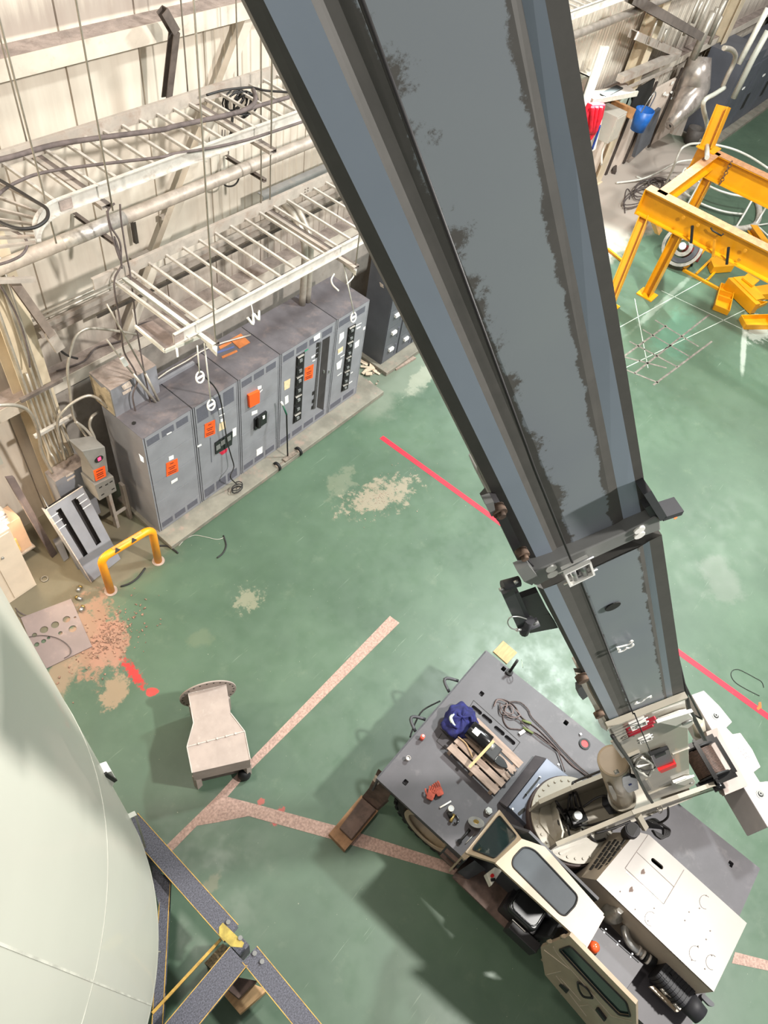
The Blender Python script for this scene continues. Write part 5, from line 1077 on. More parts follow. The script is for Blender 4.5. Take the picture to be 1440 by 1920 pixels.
# ---------------------------------------------------------------- motor control cabinets with drawers
MX = Z((714,684), .1); MY = MX.y
b = MB(); b.lohi((MX.x-.1,MY-.25,0), (14.2,7.3,.1)); struct(b.obj('trim_10', mPAD, bevel=.01))
for i in range(6):
    x0 = MX.x+.51*i; t = thing('drawer_cabinet', ['dark grey motor control cabinet at the left end, broad blank side towards the gap', 'dark grey motor control cabinet second from the gap, half hidden by the boom'][i] if i < 2 else 'dark grey motor control cabinet mostly hidden behind the boom', 'electrical cabinet', (x0+.25, MY+.3, .1), 'motor control cabinets')
    b = MB(); b.lohi((x0,MY+.01,.1), (x0+.505,7.1,2.4)); b.obj('body', mMCC, t)
    for k in range(5):
        z0 = .14+.44*k; b = MB(); b.lohi((x0+.01,MY-.01,z0), (x0+.385,MY+.01,z0+.425)); dr = b.obj('drawer', mMCC, t)
        b = MB(); b.lohi((x0+.16,MY-.06,z0+.25), (x0+.3,MY-.01,z0+.31)); b.obj('drawer_handle', mWHITE, dr)
        b = MB(); b.lohi((x0+.4,MY-.012,z0+.06), (x0+.44,MY+.01,z0+.3)); b.obj('drawer_lever', mVENT, dr)
    if i == 0:
        b = MB(); b.prism([X(p, x0) for p in q('B5', 292,840, 330,870, 335,905, 300,885)], (-.003,0,0)); b.obj('label', mat('aged_label'), t)
# ================================================================ trolley pole with two wheels, cable
c = Z(q('B3',900,1680), .09); w0_, w1_ = Z(q('B3',790,1775), .09), Z(q('B3',1015,1615), .09)
tr = thing('hand_truck', 'two-wheeled floor trolley with a tall thin black pole by the cabinets', 'trolley', (c.x, c.y, 0))
ad = (w1_-w0_).normalized(); b = MB(); b.cyl(w0_, w1_, .018, n=12); b.beam(lerp(w0_,w1_,.3)+V((0,0,.02)), lerp(w0_,w1_,.85)+V((0,0,.02)), .09, .05); b.obj('axle_frame', mat('trolley_frame', (128,116,104), .7, .1, .2, 20), tr)
for w_ in (w0_, w1_):
    b = MB(); b.rev(w_-ad*.02, [(.045,0),(.09,0),(.095,.02),(.09,.04),(.045,.04),(.045,0)], 28, ad); wh = b.obj('wheel', mBLK, tr); b = MB(); b.rev(w_-ad*.022, [(0,0),(.07,.004),(.07,.04),(0,.044)], 20, ad); L(b.obj('wheel_hub', mat('aged_label'), wh), 'pale wheel hub')
t0 = Y(q('B3',888,1225), c.y+.02); t1 = Y(q('B3',850,1130), c.y+.1)
b = MB(); b.tube([c, t0, t1], .014, 8); po = b.obj('pole', mBLK, tr); b = MB(); b.cyl(t0, t1, .016, n=10); L(b.obj('pole_grip', mat('green_grip', (30,90,66), .5), po), 'dark green grip'); b = MB(); b.cyl(t1, t1+V((-.02,.02,.08)), .018, n=10); b.obj('pole_tip', mWHITE, po)
# ================================================================ left corner
# yellow hoop bollard
A, B = Z((208,1108),0), Z((297,1052),0); hgt = Y(q('B1',1120,925), A.y).z
bo_ = thing('hoop_bollard', 'yellow tubular hoop guard with chipped paint, standing before the switchgear', 'bollard', ((A.x+B.x)/2, A.y, 0))
d = (B-A).normalized(); r = .13; pts = [A, A+V((0,0,hgt-r-.05))]
for i in range(1, 7): t = math.pi/2*i/6; pts.append(A+V((0,0,hgt-.05-r))+d*(r-r*math.cos(t))+V((0,0,r*math.sin(t))))
for i in range(0, 7): t = math.pi/2*i/6; pts.append(B+V((0,0,hgt-.05-r))-d*(r-r*math.sin(t))+V((0,0,r*math.cos(t))))
pts.append(B)
b = MB(); b.tube(pts, .062, 18); hp_ = b.obj('hoop', mYEL, bo_)
for t, s in ((.3,1),(.62,1)):
    dv = V((-.15,-.62,.77)).normalized(); up2 = dv.cross(d).normalized(); c = lerp(A, B, t)+V((0,0,hgt-.05))+dv*.06; b = MB(); b.prism([c-d*.05-up2*.035, c+d*.05-up2*.03, c+up2*.04], dv*.006); b.obj('black_chevron', mINK, hp_)
b = MB(); b.tube([lerp(A,B,.24)+V((0,-.0,hgt+.002)), lerp(A,B,.8)+V((0,0,hgt+.002))], .026, 8); L(b.obj('worn_top', mat('worn_ochre', (222,160,84), .8, 0, .1, 14), hp_), 'worn dusty top where the paint is rubbed')
for p in (A, B):
    b = MB(); b.ring(p, (0,0,1), .1, .06, .012, 20); b.obj('base_ring', mCONC, bo_)
# perforated plate
P = [Z(p, .02) for p in q('E3', 135,1425, 465,1300, 602,1612, 305,1756, 190,1560)]
hs_ = []
for x_, y_, r_ in ((435,1435,25),(360,1471,26),(288,1503,27),(475,1497,26),(395,1525,14),(225,1538,17),(318,1556,11),(285,1578,16),(240,1600,17),(491,1423,8)):
    c = Z(q('E3',x_,y_), .02); rr0 = (Z(q('E3',x_+r_,y_), .02)-c).length; hs_.append([c+V((math.cos(a)*rr0, math.sin(a)*rr0, 0)) for a in [i*math.pi/9 for i in range(18)]])
b = MB(); b.prism([p-V((0,0,.012)) for p in P], (0,0,.012), [[h-V((0,0,.012)) for h in H_] for H_ in hs_]); single(b, 'perforated_plate', mat('grey_plate', (132,118,116), .5, .1, .06, 2, ((158,138,130), .2, 4)), 'flat grey plate pierced with round holes, on the floor beside the tank', 'steel plate', (P[0].x,P[0].y,0))
b = MB(); b.tube([Z(q('E3',*p), .04) for p in ((190,1550),(280,1540),(380,1560),(450,1610),(462,1660),(420,1690))], .006, 6, sub=5); single(b, 'thin_wire', mCABLE, 'thin brown wire curling over the perforated plate', 'wire', Z(q('E3',380,1560),.03))
c = Z(q('E3',292,1172), .01); b = MB(); b.ring(c, (0,0,1), .055, .042, .015, 24); single(b, 'steel_ring', mat('dull_aluminium'), 'small steel ring lying on the dirty floor', 'ring', (c.x,c.y,0))
for (x_, y_), lb in zip(((518,1235),(515,1297),(535,1365)), ('nearest the leaning panels','in the middle of the three','nearest the perforated plate')):
    c = Z(q('E3',x_,y_), .03); a = V((.8,.4,0)) if y_ != 1297 else V((-.3,.9,0)); a.normalize()
    co_ = thing('pipe_coupling', 'small steel pipe coupling on the floor, '+lb, 'pipe fitting', (c.x,c.y,0), 'loose pipe couplings')
    b = MB(); b.cyl(c-a*.05, c+a*.02, .028, n=16); b.obj('coupling_sleeve', mSTEEL, co_); b = MB(); b.cyl(c+a*.02, c+a*.05, .033, n=6); b.obj('coupling_nut', mat('brass'), co_)
for pts, lb in ((((790,1220),(850,1200),(905,1160),(950,1100)), 'piece of black hose lying in front of the yellow hoop guard'), (((1025,955),(1090,955),(1130,975),(1165,1002)), 'piece of black hose behind the right foot of the yellow hoop guard')):
    b = MB(); b.tube([Z(q('E3',*p), .015) for p in pts], .014, 8, sub=5); single(b, 'hose_offcut', mPIPEBLK, lb, 'hose', Z(q('E3',*pts[1]), 0))
b = MB(); b.tube([Z(p, .012) for p in ((407,1046),(418,1037),(424,1022),(419,1004))], .012, 8, sub=5); single(b, 'hose_offcut', mPIPEBLK, 'short curved black hose alone on the open green floor', 'hose', Z((418,1030),0))
b = MB(); b.tube([Z(p, .008) for p in (q('E3',1170,955),q('E3',1210,915),q('E3',1270,885),q('E3',1340,895),q('E3',1420,912),(420,1008))], .004, 5, sub=5); single(b, 'thin_wire', mGALV, 'thin pale wire trailing from the hoop guard across the green floor', 'wire', Z(q('E3',1270,890),0))
b = MB(); b.tube([Z(q('E3',*p), .01) for p in ((100,1360),(140,1400),(175,1410),(130,1420),(110,1380),(160,1405))], .006, 5, sub=4); single(b, 'wire_tangle', mCABLE, 'little tangle of dark wire at the corner of the perforated plate', 'wire', Z(q('E3',140,1400),0))
# leaning sheet-metal panels
def quadplane(bl_, br_, tr_, tl_): return lambda s, t: lerp(lerp(bl_,br_,s), lerp(tl_,tr_,s), t)
BLp, BRp = Z(q('B1',822,1305),.01), Z(q('B1',1085,1095),.01); TRp, TLp = Y(q('B1',742,440),6.95), Y(q('B1',415,650),6.95)
f = quadplane(BLp, BRp, TRp, TLp); nrm = (f(1,0)-f(0,0)).cross(f(0,1)-f(0,0)).normalized()
if nrm.y > 0: nrm = -nrm
pn = thing('slotted_panel', 'grey sheet metal panel with two tall slots leaning behind the yellow hoop guard', 'metal panel', (center([BLp,BRp]).x, BLp.y, 0))
b = MB(); b.prism([f(0,0), f(1,0), f(1,1), f(0,1)], -nrm*.02, [[f(.17,.30), f(.31,.30), f(.31,.93), f(.17,.93)], [f(.60,.32), f(.76,.32), f(.76,.93), f(.60,.93)]]); b.obj('panel_sheet', mCAB, pn)
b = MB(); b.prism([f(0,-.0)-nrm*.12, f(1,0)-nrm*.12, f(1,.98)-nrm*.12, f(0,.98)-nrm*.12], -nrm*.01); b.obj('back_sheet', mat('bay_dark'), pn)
for s in (0, 1):
    b = MB(); b.beam(f(s,0)-nrm*.07, f(s,1)-nrm*.07, .012, .12, nrm); b.obj('side_flange', mCAB, pn)
b = MB(); b.beam(f(0,1)+nrm*.004, f(1,1)+nrm*.004, .012, .012); b.beam(f(0,0)+nrm*.004, f(0,1)+nrm*.004, .012, .012); b.obj('bright_edge', mat('aged_label'), pn)
many('label_strip', mWHITE, pn, [f(s, t)+nrm*.004 for s, t in ((.08,.90),(.09,.82),(.1,.74),(.84,.92),(.85,.85),(.86,.78))], lambda b, c: b.box(c, (.14,.004,.012), f(1,.5)-f(0,.5), nrm))
for k, (P4, lb, yt) in enumerate(((((740,1185),(700,1190),(395,560),(430,610)), 'plain grey metal panel leaning just left of the slotted panel', 7.0), (((620,1085),(575,1120),(500,970),(560,940)), 'short grey metal panel leaning at the left of the stack', 7.1))):
    b0, b1 = Z(q('B1',*P4[0]),.01), Z(q('B1',*P4[1]),.01); t1_, t0_ = Y(q('B1',*P4[2]),yt), Y(q('B1',*P4[3]),yt)
    b = MB(); b.prism([b0, b1, t1_, t0_], (.03,.12,0)); single(b, 'leaning_sheet', mCAB, lb, 'metal panel', (b0.x,b0.y,0))
b = MB(); b.prism([Z(q('B1',470,1085),.01), Z(q('B1',515,1045),.01), Y(q('B1',130,360),7.25), Y(q('B1',60,370),7.25)], (0,.05,0)); single(b, 'long_dark_strip', mat('dark_brown_strip', (112,100,98), .8, 0, .12, 4), 'long dark brown strip set against the cream wall at the far left', 'plank', Z(q('B1',490,1070),0))  # dark brown strip slanting from the floor up to the wall
# tall grey trough cabinet that takes the conduits
tg = thing('conduit_trough', 'grey metal trough box where the column conduits end, behind the slotted panel', 'electrical box', (2.9,7.1,0))
P = [Y(p, 7.12) for p in q('B1', 495,402, 772,240, 985,900, 720,1010)]
xa, xb, zt2, zb2 = (P[0].x+P[3].x)/2, (P[1].x+P[2].x)/2, (P[0].z+P[1].z)/2, .25
b = MB(); b.lohi((xa,7.12,zb2), (xb,7.38,zt2)); b.obj('box_body', mCAB, tg); b = MB(); b.lohi((xa,7.12,zt2), (xb,7.38,zt2+.004)); L(b.obj('box_top', mDUSTT, tg), 'dust covered top'); b = MB(); b.lohi((xa+.02,7.2,0), (xb-.02,7.35,zb2)); b.obj('box_stand', mCAB, tg)
many('label', mat('aged_label'), tg, [Y(p, 7.118) for p in q('B1', 632,333, 642,368)], lambda b, c: b.box(c, (.14,.004,.035)))
# disconnect with red lamp and a lower transformer box
dq = thing('disconnect_switch', 'grey disconnect enclosure with a glowing red window and orange tag, beside the switchgear', 'electrical box', (3.5,7.0,0))
yq = 6.72
b = MB(); b.prism([Y(p, yq) for p in q('B1', 735,125, 945,85, 975,300, 950,335, 850,405, 838,290)], (0,.3,0)); up_ = b.obj('upper_case', mat('enclosure_grey', (128,124,118), .55, 0, .08, 3), dq, bevel=.008)
b = MB(); b.prism([Y(p, yq-.04) for p in q('B1', 852,432, 1022,350, 1052,480, 896,572)], (0,.34,0)); b.obj('lower_case', mat('enclosure_grey'), dq, bevel=.008)
c = Y(q('B1',890,195), yq-.004); b = MB(); b.prism([c+V((.07*math.cos(a), 0, .055*math.sin(a))) for a in [i*math.pi/10 for i in range(20)]], (0,-.008,0)); wd_ = b.obj('window_bezel', mBLKG, up_)
c = Y(q('B1',895,195), yq-.014); b = MB(); b.prism([c+V((-.025,0,-.03)), c+V((.025,0,-.03)), c+V((.025,0,.035)), c+V((-.025,0,.035))], (0,-.003,0)); L(b.obj('red_lamp', mat('red_glow', (255,60,90), .4, emit=((255,50,90), 2.5)), wd_), 'glowing red indicator')
px = q('B1', 838,300, 942,255, 955,348, 862,395); b = MB(); b.prism([Y(p, yq-.004) for p in px], (0,-.004,0)); og = b.obj('orange_tag', mORANGE, up_); Pq = [Y(p, yq-.009) for p in px]
for t0 in (.2,.45,.6,.8): 
    g_ = lambda s, t: lerp(lerp(Pq[0],Pq[1],s), lerp(Pq[3],Pq[2],s), t)
    b = MB(); b.prism([g_(.2,t0), g_(.8,t0), g_(.8,t0+.06), g_(.2,t0+.06)], (0,-.001,0)); b.obj('printed_line', mINK, og)
b = MB(); b.lohi((3.32,6.85,0), (3.37,6.95,.9)); b.lohi((3.58,6.85,0), (3.63,6.95,.9)); b.beam((3.32,6.9,.3),(3.63,6.9,.3),.04,.04); b.obj('stand_leg', mGALVD, dq)
many('vent_slots', mINK, dq, [Y(p, yq-.042) for p in q('B1', 905,450, 960,425, 1000,400, 925,515, 1018,465)], lambda b, c: b.box(c, (.05,.004,.02)))
# conduits on the column
cz_ = [(2.86,1.7,4.9),(2.93,1.7,3.35),(3.0,1.7,5.6),(3.07,1.7,5.0),(3.15,1.72,3.0)]
for k, (x_, z0, z1) in enumerate(cz_):
    b = MB(); b.tube([V((x_,7.24,z0)), V((x_,7.26,z0+.15)), V((x_,7.34,z0+.5)), V((x_,7.35,z1))], .018, 10, sub=3)
    single(b, 'wall_conduit', mCOND, ['leftmost of the conduits clamped to the cream column','second conduit from the left on the cream column','middle conduit on the cream column, running highest','fourth conduit from the left on the cream column','rightmost of the conduits clamped to the cream column'][k], 'conduit', (x_,7.3,z0), 'conduits on the cream column')
for z_, w_, lb in ((3.02,.62,'upper dark strut clamp across the column conduits'), (2.32,.6,'lower strut clamp across the column conduits')):
    b = MB(); b.hbeam((3.03-w_/2,7.31,z_), (3.03+w_/2,7.31,z_), .05, .05, .008, .008, chan=1); single(b, 'strut_clamp', mBROWN if z_ > 3 else mGALV, lb, 'strut', (3.03,7.31,z_))
def wire(name, pts, r, m, lab, cat, sub=5, grp=None, n=7):
    b = MB(); b.tube([V(p) for p in pts], r, n, sub=sub); return single(b, name, m, lab, cat, pts[0], grp)
yy = 7.2
wire('bent_conduit', [Y(q('B0',*p),yy) for p in ((1385,680),(1150,640),(930,615),(820,640),(745,720),(700,870),(675,1040),(700,1250),(720,1420),(755,1540))]+[Y(q('B0',890,1740),7.05), Y(q('B0',905,1830),6.98)], .02, mCOND, 'thin conduit arching over to the disconnect box from the cable tray side', 'conduit')
wire('bent_conduit', [Y(q('B0',755,1550),7.08), Y(q('B0',850,1620),7.05), Y(q('B0',930,1720),7.0), Y(q('B0',945,1840),6.98)], .022, mCOND, 'short branching conduit entering the top of the disconnect box', 'conduit')
wire('bent_conduit', [Z(q('B2',170,620),2.2), Y(q('B0',920,1500),7.1), Y(q('B0',895,1590),7.08), Y(q('B0',940,1700),7.02), Y(q('B0',975,1810),6.98)], .022, mCOND, 'curved conduit between the switchgear side and the disconnect box', 'conduit')
wire('bent_conduit', [Y(q('B0',1075,1405),7.0), Y(q('B0',1000,1330),7.05), Y(q('B0',880,1290),7.1), Y(q('B0',720,1365),7.15), Y(q('B0',600,1490),7.2), Y(q('B0',575,1600),7.25), Y(q('B0',610,1760),7.25), Y(q('B0',655,1930),7.2)], .022, mCOND, 'thick conduit looping from the pull box down to the column', 'conduit')
wire('bent_conduit', [Y(q('B0',-20,1385),6.9), Y(q('B0',150,1385),6.9), Y(q('B0',270,1430),6.95), Y(q('B0',340,1530),7.0), Y(q('B0',390,1680),7.1), Y(q('B0',420,1860),7.2), Y(q('B1',470,320),7.2)], .024, mCOND, 'thick conduit sweeping from the left edge of the photo along the column', 'conduit')
wire('loose_cable', [Y(q('B0',0,190),7.25), Y(q('B0',120,390),7.25), Y(q('B0',220,620),7.25), Y(q('B0',280,850),7.25), Y(q('B0',297,1005),7.25)], .012, mCABLE, 'loose cable hanging down in front of the cream column', 'cable')
# white cabinet, shelf box and hot work lamp at the left edge
wx, wy = 1.62, 6.27
wcab = Z((68.8,1096.7), 0); hw = Y((17,990.7), wcab.y).z
wc_ = thing('white_cabinet', 'cream white metal cabinet standing at the left edge of the photo', 'cabinet', (wcab.x-.4, wcab.y+.25, 0))
b = MB(); b.lohi((wcab.x-1.0,wcab.y,0), (wcab.x,wcab.y+.38,hw)); b.obj('cabinet_body', mat('cabinet_cream', (226,208,186), .5, 0, .04, 2), wc_, bevel=.006)
b = MB(); b.lohi((wcab.x-.36,wcab.y-.012,.06), (wcab.x-.03,wcab.y,hw-.05)); dr_ = b.obj('cabinet_door', mat('cabinet_cream'), wc_); b = MB(); c = Y(q('E3',15,1032), wcab.y-.014); b.cyl(c, c-V((0,.02,0)), .02, n=14); b.obj('door_lock', mat('pin_grey'), dr_)
lb_ = Y(q('E3',212,950), 7.3); bt = thing('wall_shelf_box', 'peach lit sheet metal wall box behind the cream cabinet at the left edge', 'wall box', (lb_.x-.4, 7.4, lb_.z))
b = MB(); b.lohi((lb_.x-1.1,7.3,lb_.z), (lb_.x,7.6,lb_.z+.75)); b.obj('box_body', mat('peach_box', (214,178,148), .6, 0, .06, 3), bt, bevel=.006)
b = MB(); b.lohi((lb_.x-.5,7.27,lb_.z+.1), (lb_.x-.18,7.3,lb_.z+.38)); b.obj('lit_recess', mat('straw_lining', (236,200,120), .7), bt)
b = MB(); b.lohi((lb_.x-1.12,7.26,lb_.z-.03), (lb_.x+.02,7.6,lb_.z)); b.obj('box_tray', mGALVD, bt)
lc_ = Y(q('E3',22,772), 7.2)
lm = thing('louvred_work_lamp', 'glaring white louvred work lamp at the left edge of the photo', 'lamp', (lc_.x-.2, 7.25, lc_.z-.15))
b = MB(); b.lohi((lc_.x-.6,7.2,lc_.z-.17), (lc_.x+.05,7.29,lc_.z+.17)); b.obj('lamp_housing', mGALV, lm)
b = MB(); b.lohi((lc_.x-.57,7.19,lc_.z-.14), (lc_.x+.02,7.2,lc_.z+.14)); b.obj('lamp_diffuser', mat('lamp_white', (255,250,240), .5, emit=((255,240,214), 9)), lm)
for k in (-1, 0, 1):
    b = MB(); b.lohi((lc_.x-.6,7.17,lc_.z+k*.07-.005), (lc_.x+.05,7.19,lc_.z+k*.07+.005)); b.obj('louvre', mBROWN, lm)
area('warm_work_light', (lc_.x-.1, 7.0, lc_.z+.1), (lc_.x+.6, 5.8, .4), .35, 40, (1, .8, .55))
vent_ = Y(q('B1',15,190), 7.85); b = MB(); b.lohi((vent_.x-.3,7.86,vent_.z-.12), (vent_.x,7.9,vent_.z+.12)); single(b, 'wall_vent', mSIL, 'small white wall vent near the left edge above the peach box', 'vent', vent_)
area('wall_fill_light', (-.6, 6.6, 6.2), (3.2, 7.4, 3.4), .5, 170, (1, .88, .7))  # added fill that brightens the left wall and column, no fixture of its own
# ================================================================ cable trays
def chan_rail(b, pts, out, h=.145, fl=.04):
    """C-shaped side rail following pts; out = side the flanges point to"""
    for i in range(len(pts)-1):
        a, c = V(pts[i]), V(pts[i+1]); d = (c-a).normalized(); s = d.cross(V((0,0,1)))*out
        b.beam(a+V((0,0,h/2)), c+V((0,0,h/2)), .012, h); b.beam(a+s*fl/2+V((0,0,h)), c+s*fl/2+V((0,0,h)), fl, .008); b.beam(a+s*fl/2, c+s*fl/2, fl, .008)
def ladder_tray(lab, z, y0, y1, x0n, x0f, x1, pitch, ph, bendn=False):
    t = thing('cable_tray', lab, 'cable tray', ((x0n+x1)/2, (y0+y1)/2, z))
    nearp = [(x0n,y0,z),(x1,y0,z)]; farp = [(x0f,y1,z),(x1,y1,z)]
    if bendn:
        arc = lambda R_, a: (x0n-R_*math.sin(a), y0-.55+R_*math.cos(a), z)
        nearp = [arc(.55, math.radians(62-i*6.2)) for i in range(11)] + nearp[1:]
        farp = [arc(.55+y1-y0, math.radians(70-i*7)) for i in range(11)] + farp[1:]
    b = MB(); chan_rail(b, nearp, 1); L(b.obj('side_rail', mGALV, t), 'bright near side rail')
    b = MB(); chan_rail(b, farp, -1); b.obj('side_rail', mGALVD, t)
    x = ph; 
    while x < x1:
        b = MB(); b.beam((x,y0,z+.03), (x,y1,z+.03), .032, .03); b.obj('rung', mGALV, t); x += pitch
    if bendn:
        for k in range(1, 8):
            a = math.radians(9.5*k); b = MB(); b.beam(V(arc(.56,a))+V((0,0,.03)), V(arc(.55+y1-y0,a))+V((0,0,.03)), .025, .025); b.obj('rung', mGALVD, t)
    return t
tz1 = 6.0; xs1 = Z(q('A1',600,960), tz1).x
r0 = Z(q('A1',770,860), tz1).x; ph1 = r0-math.floor((r0-xs1)/.2434)*.2434
t1_ = ladder_tray('upper ladder cable tray with cables laid in it, curving at its left end', tz1, 6.23, 7.23, xs1, xs1, 19.0, .2434, ph1, True)
tz2 = 4.5; xn = Z(q('A3',780,1195), tz2).x; xf = Z(q('B6',500,405), tz2).x
r0 = Z(q('A4',345,1095), tz2).x; ph2 = r0-math.floor((r0-xn-.1)/.2739)*.2739
t2_ = ladder_tray('lower empty ladder cable tray hanging over the grey switchgear', tz2, 5.49, 6.84, xn, xf, 10.5, .2739, ph2)
b = MB(); b.prism([V((xn-.0,5.475,tz2-.005)), V((xn+.14,5.475,tz2-.005)), V((xn+.14,5.475,tz2+.125)), V((xn-.0,5.475,tz2+.125))], (0,.008,0)); b.obj('splice_plate', mDUSTT, t2_)
b = MB(); c = Z(q('A1',685,945), tz1+.06); b.lohi((c.x-.07,6.215,tz1+.01), (c.x+.07,6.22,tz1+.11)); b.obj('splice_plate', mDUSTT, t1_)
for c_, x_, y_ in (('A4',650,175),):
    c = Z(q(c_,x_,y_), tz2+.06); many('splice_bolt', mBROWN, t2_, [V((c.x+dx,6.83,tz2+.04+dz)) for dx in (-.03,.03) for dz in (0,.04)], lambda b, p: b.cyl(p, p-V((0,.012,0)), .008, n=6))
# trapeze struts: double channel under the rungs, with threaded rods up to the roof
def strut(pa, pb, z, lab, m=mGALVD, w_=.11):
    A, B = Z(pa, z), Z(pb, z); A.x = B.x = (A.x+B.x)/2; t = thing('support_strut', lab, 'strut', (A.x, A.y, z), 'trapeze struts carrying the cable trays')
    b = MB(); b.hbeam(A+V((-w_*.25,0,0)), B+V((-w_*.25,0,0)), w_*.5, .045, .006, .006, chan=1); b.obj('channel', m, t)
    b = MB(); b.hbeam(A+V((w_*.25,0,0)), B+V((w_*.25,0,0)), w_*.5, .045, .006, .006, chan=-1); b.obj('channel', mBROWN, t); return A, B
strut(q('A1',270,420), q('A1',960,900), tz1-.03, 'double strut under the left part of the upper cable tray')
strut(q('A2',270,430), q('A2',1010,890), tz1-.03, 'double strut under the upper cable tray beside the boom')
strut(q('A3',215,440), q('A3',1120,1150), tz2-.03, 'whitish double strut at the left end of the lower cable tray', mSTRUT)
strut(q('A4',310,360), q('A4',1085,880), tz2-.03, 'double strut under the lower cable tray beside the boom')
rods = [('A1',1005,870,tz1,'rod at the near rail, left part of the upper cable tray'), ('A2',1000,850,tz1,'rod at the near rail of the upper tray nearest the boom'), ('A1',490,1165,tz1-.2,'rod passing the curved end of the upper cable tray'),
        ('A1',240,310,tz1+.1,'rod at the far rail above the curved end of the upper tray'), ('A2',700,220,tz1+.1,'rod at the far rail of the upper tray near the cable coil'), ('A0',845,412,tz1+.1,'rod at the far rail, middle of the upper cable tray'),
        ('A3',1130,1110,tz2,'rod at the near left corner of the lower cable tray'), ('A4',1090,840,tz2,'rod at the near rail of the lower tray nearest the boom'), ('A2',910,1375,tz2+.1,'left rod of the pair at the far rail of the lower tray'), ('A2',990,1345,tz2+.1,'right rod of the pair at the far rail of the lower tray')]
for c_, x_, y_, z_, lb in rods:
    c = Z(q(c_,x_,y_), z_); b = MB(); b.cyl(c-V((0,0,.08)), V((c.x,c.y,13.5)), .0095, n=7); tag(b.obj('hanger_rod', mCOND, origin=c), 'thin vertical '+lb, 'rod', 'threaded hanger rods of the cable trays')
# cables in and around the upper tray
wire('tray_cable', [Z(p, tz1+.16) for p in (q('A1',-60,490),q('A1',150,440),q('A1',480,345),q('A1',900,280),q('A1',1440,210),q('A2',120,660),q('A2',400,600),q('A2',700,530),q('A2',830,470),q('A2',860,400),q('A2',840,330))], .028, mCABLE, 'thick dusty cable bundle snaking along the far side of the upper tray', 'cable', 4, 'cables in the upper tray', 8)
wire('tray_cable', [Z(p, tz1+.15) for p in (q('A1',-60,850),q('A1',20,760),q('A1',150,680),q('A1',380,595),q('A1',800,530),q('A1',1440,455),q('A2',120,905),q('A2',440,855),q('A2',700,800),q('A2',880,750),q('A2',1300,610))], .016, mCABLE, 'thin cable running along the near side of the upper tray', 'cable', 5, 'cables in the upper tray')
wire('tray_cable', [Z(p, tz1+.16) for p in (q('A2',420,375),q('A2',560,335),q('A2',700,315),q('A2',830,308),q('A2',950,335),q('A2',1180,350))], .014, mPIPEBLK, 'black cable lying along the far rail beside the boom', 'cable', 5, 'cables in the upper tray')
wire('tray_cable', [Z(p, tz1+.14) for p in (q('A2',420,600),q('A2',620,560),q('A2',860,480),q('A2',1000,440),q('A2',1160,395))], .024, mCABLE, 'second thick cable bundle leading towards the boom', 'cable', 5, 'cables in the upper tray')
wire('tray_cable', [Z(p, tz1+.2) for p in (q('A1',-40,640),q('A1',120,730),q('A1',300,840),q('A1',420,920),q('A1',420,1010),q('A1',330,1080),q('A1',200,1100),q('A1',80,1075),q('A1',-40,1020))], .017, mPIPEBLK, 'black cable making a wide hairpin loop at the curved tray end', 'cable', 6, 'cables in the upper tray')
wire('tray_cable', [Z(p, tz1-.25) for p in (q('A1',-40,1070),q('A1',100,1110),q('A1',210,1170),q('A1',245,1240),q('A1',200,1330),q('A1',90,1390),q('A1',-40,1430))], .014, mCABLE, 'brown cable loop below the curved tray end', 'cable', 6)
c = Z(q('A2',720,450), tz1-.1)
for k in range(1):
    b = MB(); pts = [c+V((.17*math.cos(a*.42)+.04*math.sin(a*.05), .05*math.sin(a*.31)+.0015*a-.1, .13*math.sin(a*.42)+.03*math.cos(a*.07))) for a in range(0, 150)]; b.tube(pts, .011, 6); b.tube([c+V((-.12,0,-.05)), c+V((-.17,-.02,-.25)), c+V((-.19,-.02,-.38))], .02, 6, sub=3)
    single(b, 'cable_coil', mPIPEBLK, 'hanging coil of thin black cable on the upper tray beside the boom', 'cable coil', c)
for (x_, y_) in ((560,690),(585,690),(625,720)):
    b = MB(); b.tube([Z(q('A2',x_,y_), tz1-.15), Z(q('A2',x_-8,y_+190), tz1-.9)], .006, 5); single(b, 'hanging_wire', mCABLE, 'short wire hanging under the cable coil of the upper tray', 'wire', Z(q('A2',x_,y_), tz1-.15), 'wires below the coil')
# insulated pipe behind / below the upper tray
yp = 7.3
P0, P1 = Y((-60,537), yp), Y((700,240), yp); zpipe = (Y((0,505),yp).z+Y((580,265),yp).z)/2
pp = thing('insulated_pipe', 'long silver jacketed pipe running along the wall below the upper tray', 'pipe', (2, yp, zpipe))
b = MB(); b.cyl((-6,yp,zpipe), (30,yp,zpipe), .085, n=20); b.obj('pipe_jacket', mat('dusty_jacket', (176,166,156), .5, .2, .1, 7, ((206,196,188), .3, 10)), pp)
b = MB(); xa = Y(q('A1',560,1250),yp).x; xb = Y(q('A1',1120,1040),yp).x; b.cyl((xa,yp,zpipe), (xb,yp,zpipe), .09, n=20); L(b.obj('foil_wrap', mFOIL, pp), 'bright foil wrapped length')
for (x_, y_), lb in zip(((980,1190),(890,1110)), ('left of the foil end','nearer the boom')):
    cpx = q('A1' if x_ == 980 else 'A2', x_, y_); A = Y(cpx, yp-.12); b = MB(); b.hbeam((A.x,yp-.25,A.z), (A.x,7.85,A.z), .05, .05, .008, .008, chan=1); single(b, 'pipe_bracket', mBROWN, 'short strut bracket poking out under the silver pipe, '+lb, 'bracket', (A.x,7.6,A.z))
wire('hanging_cable', [Y(q('A2',*p), 7.5) for p in ((550,1155),(600,1195),(660,1190),(700,1150),(718,1080))], .012, mPIPEBLK, 'short black cable loop hanging under the silver pipe', 'cable')
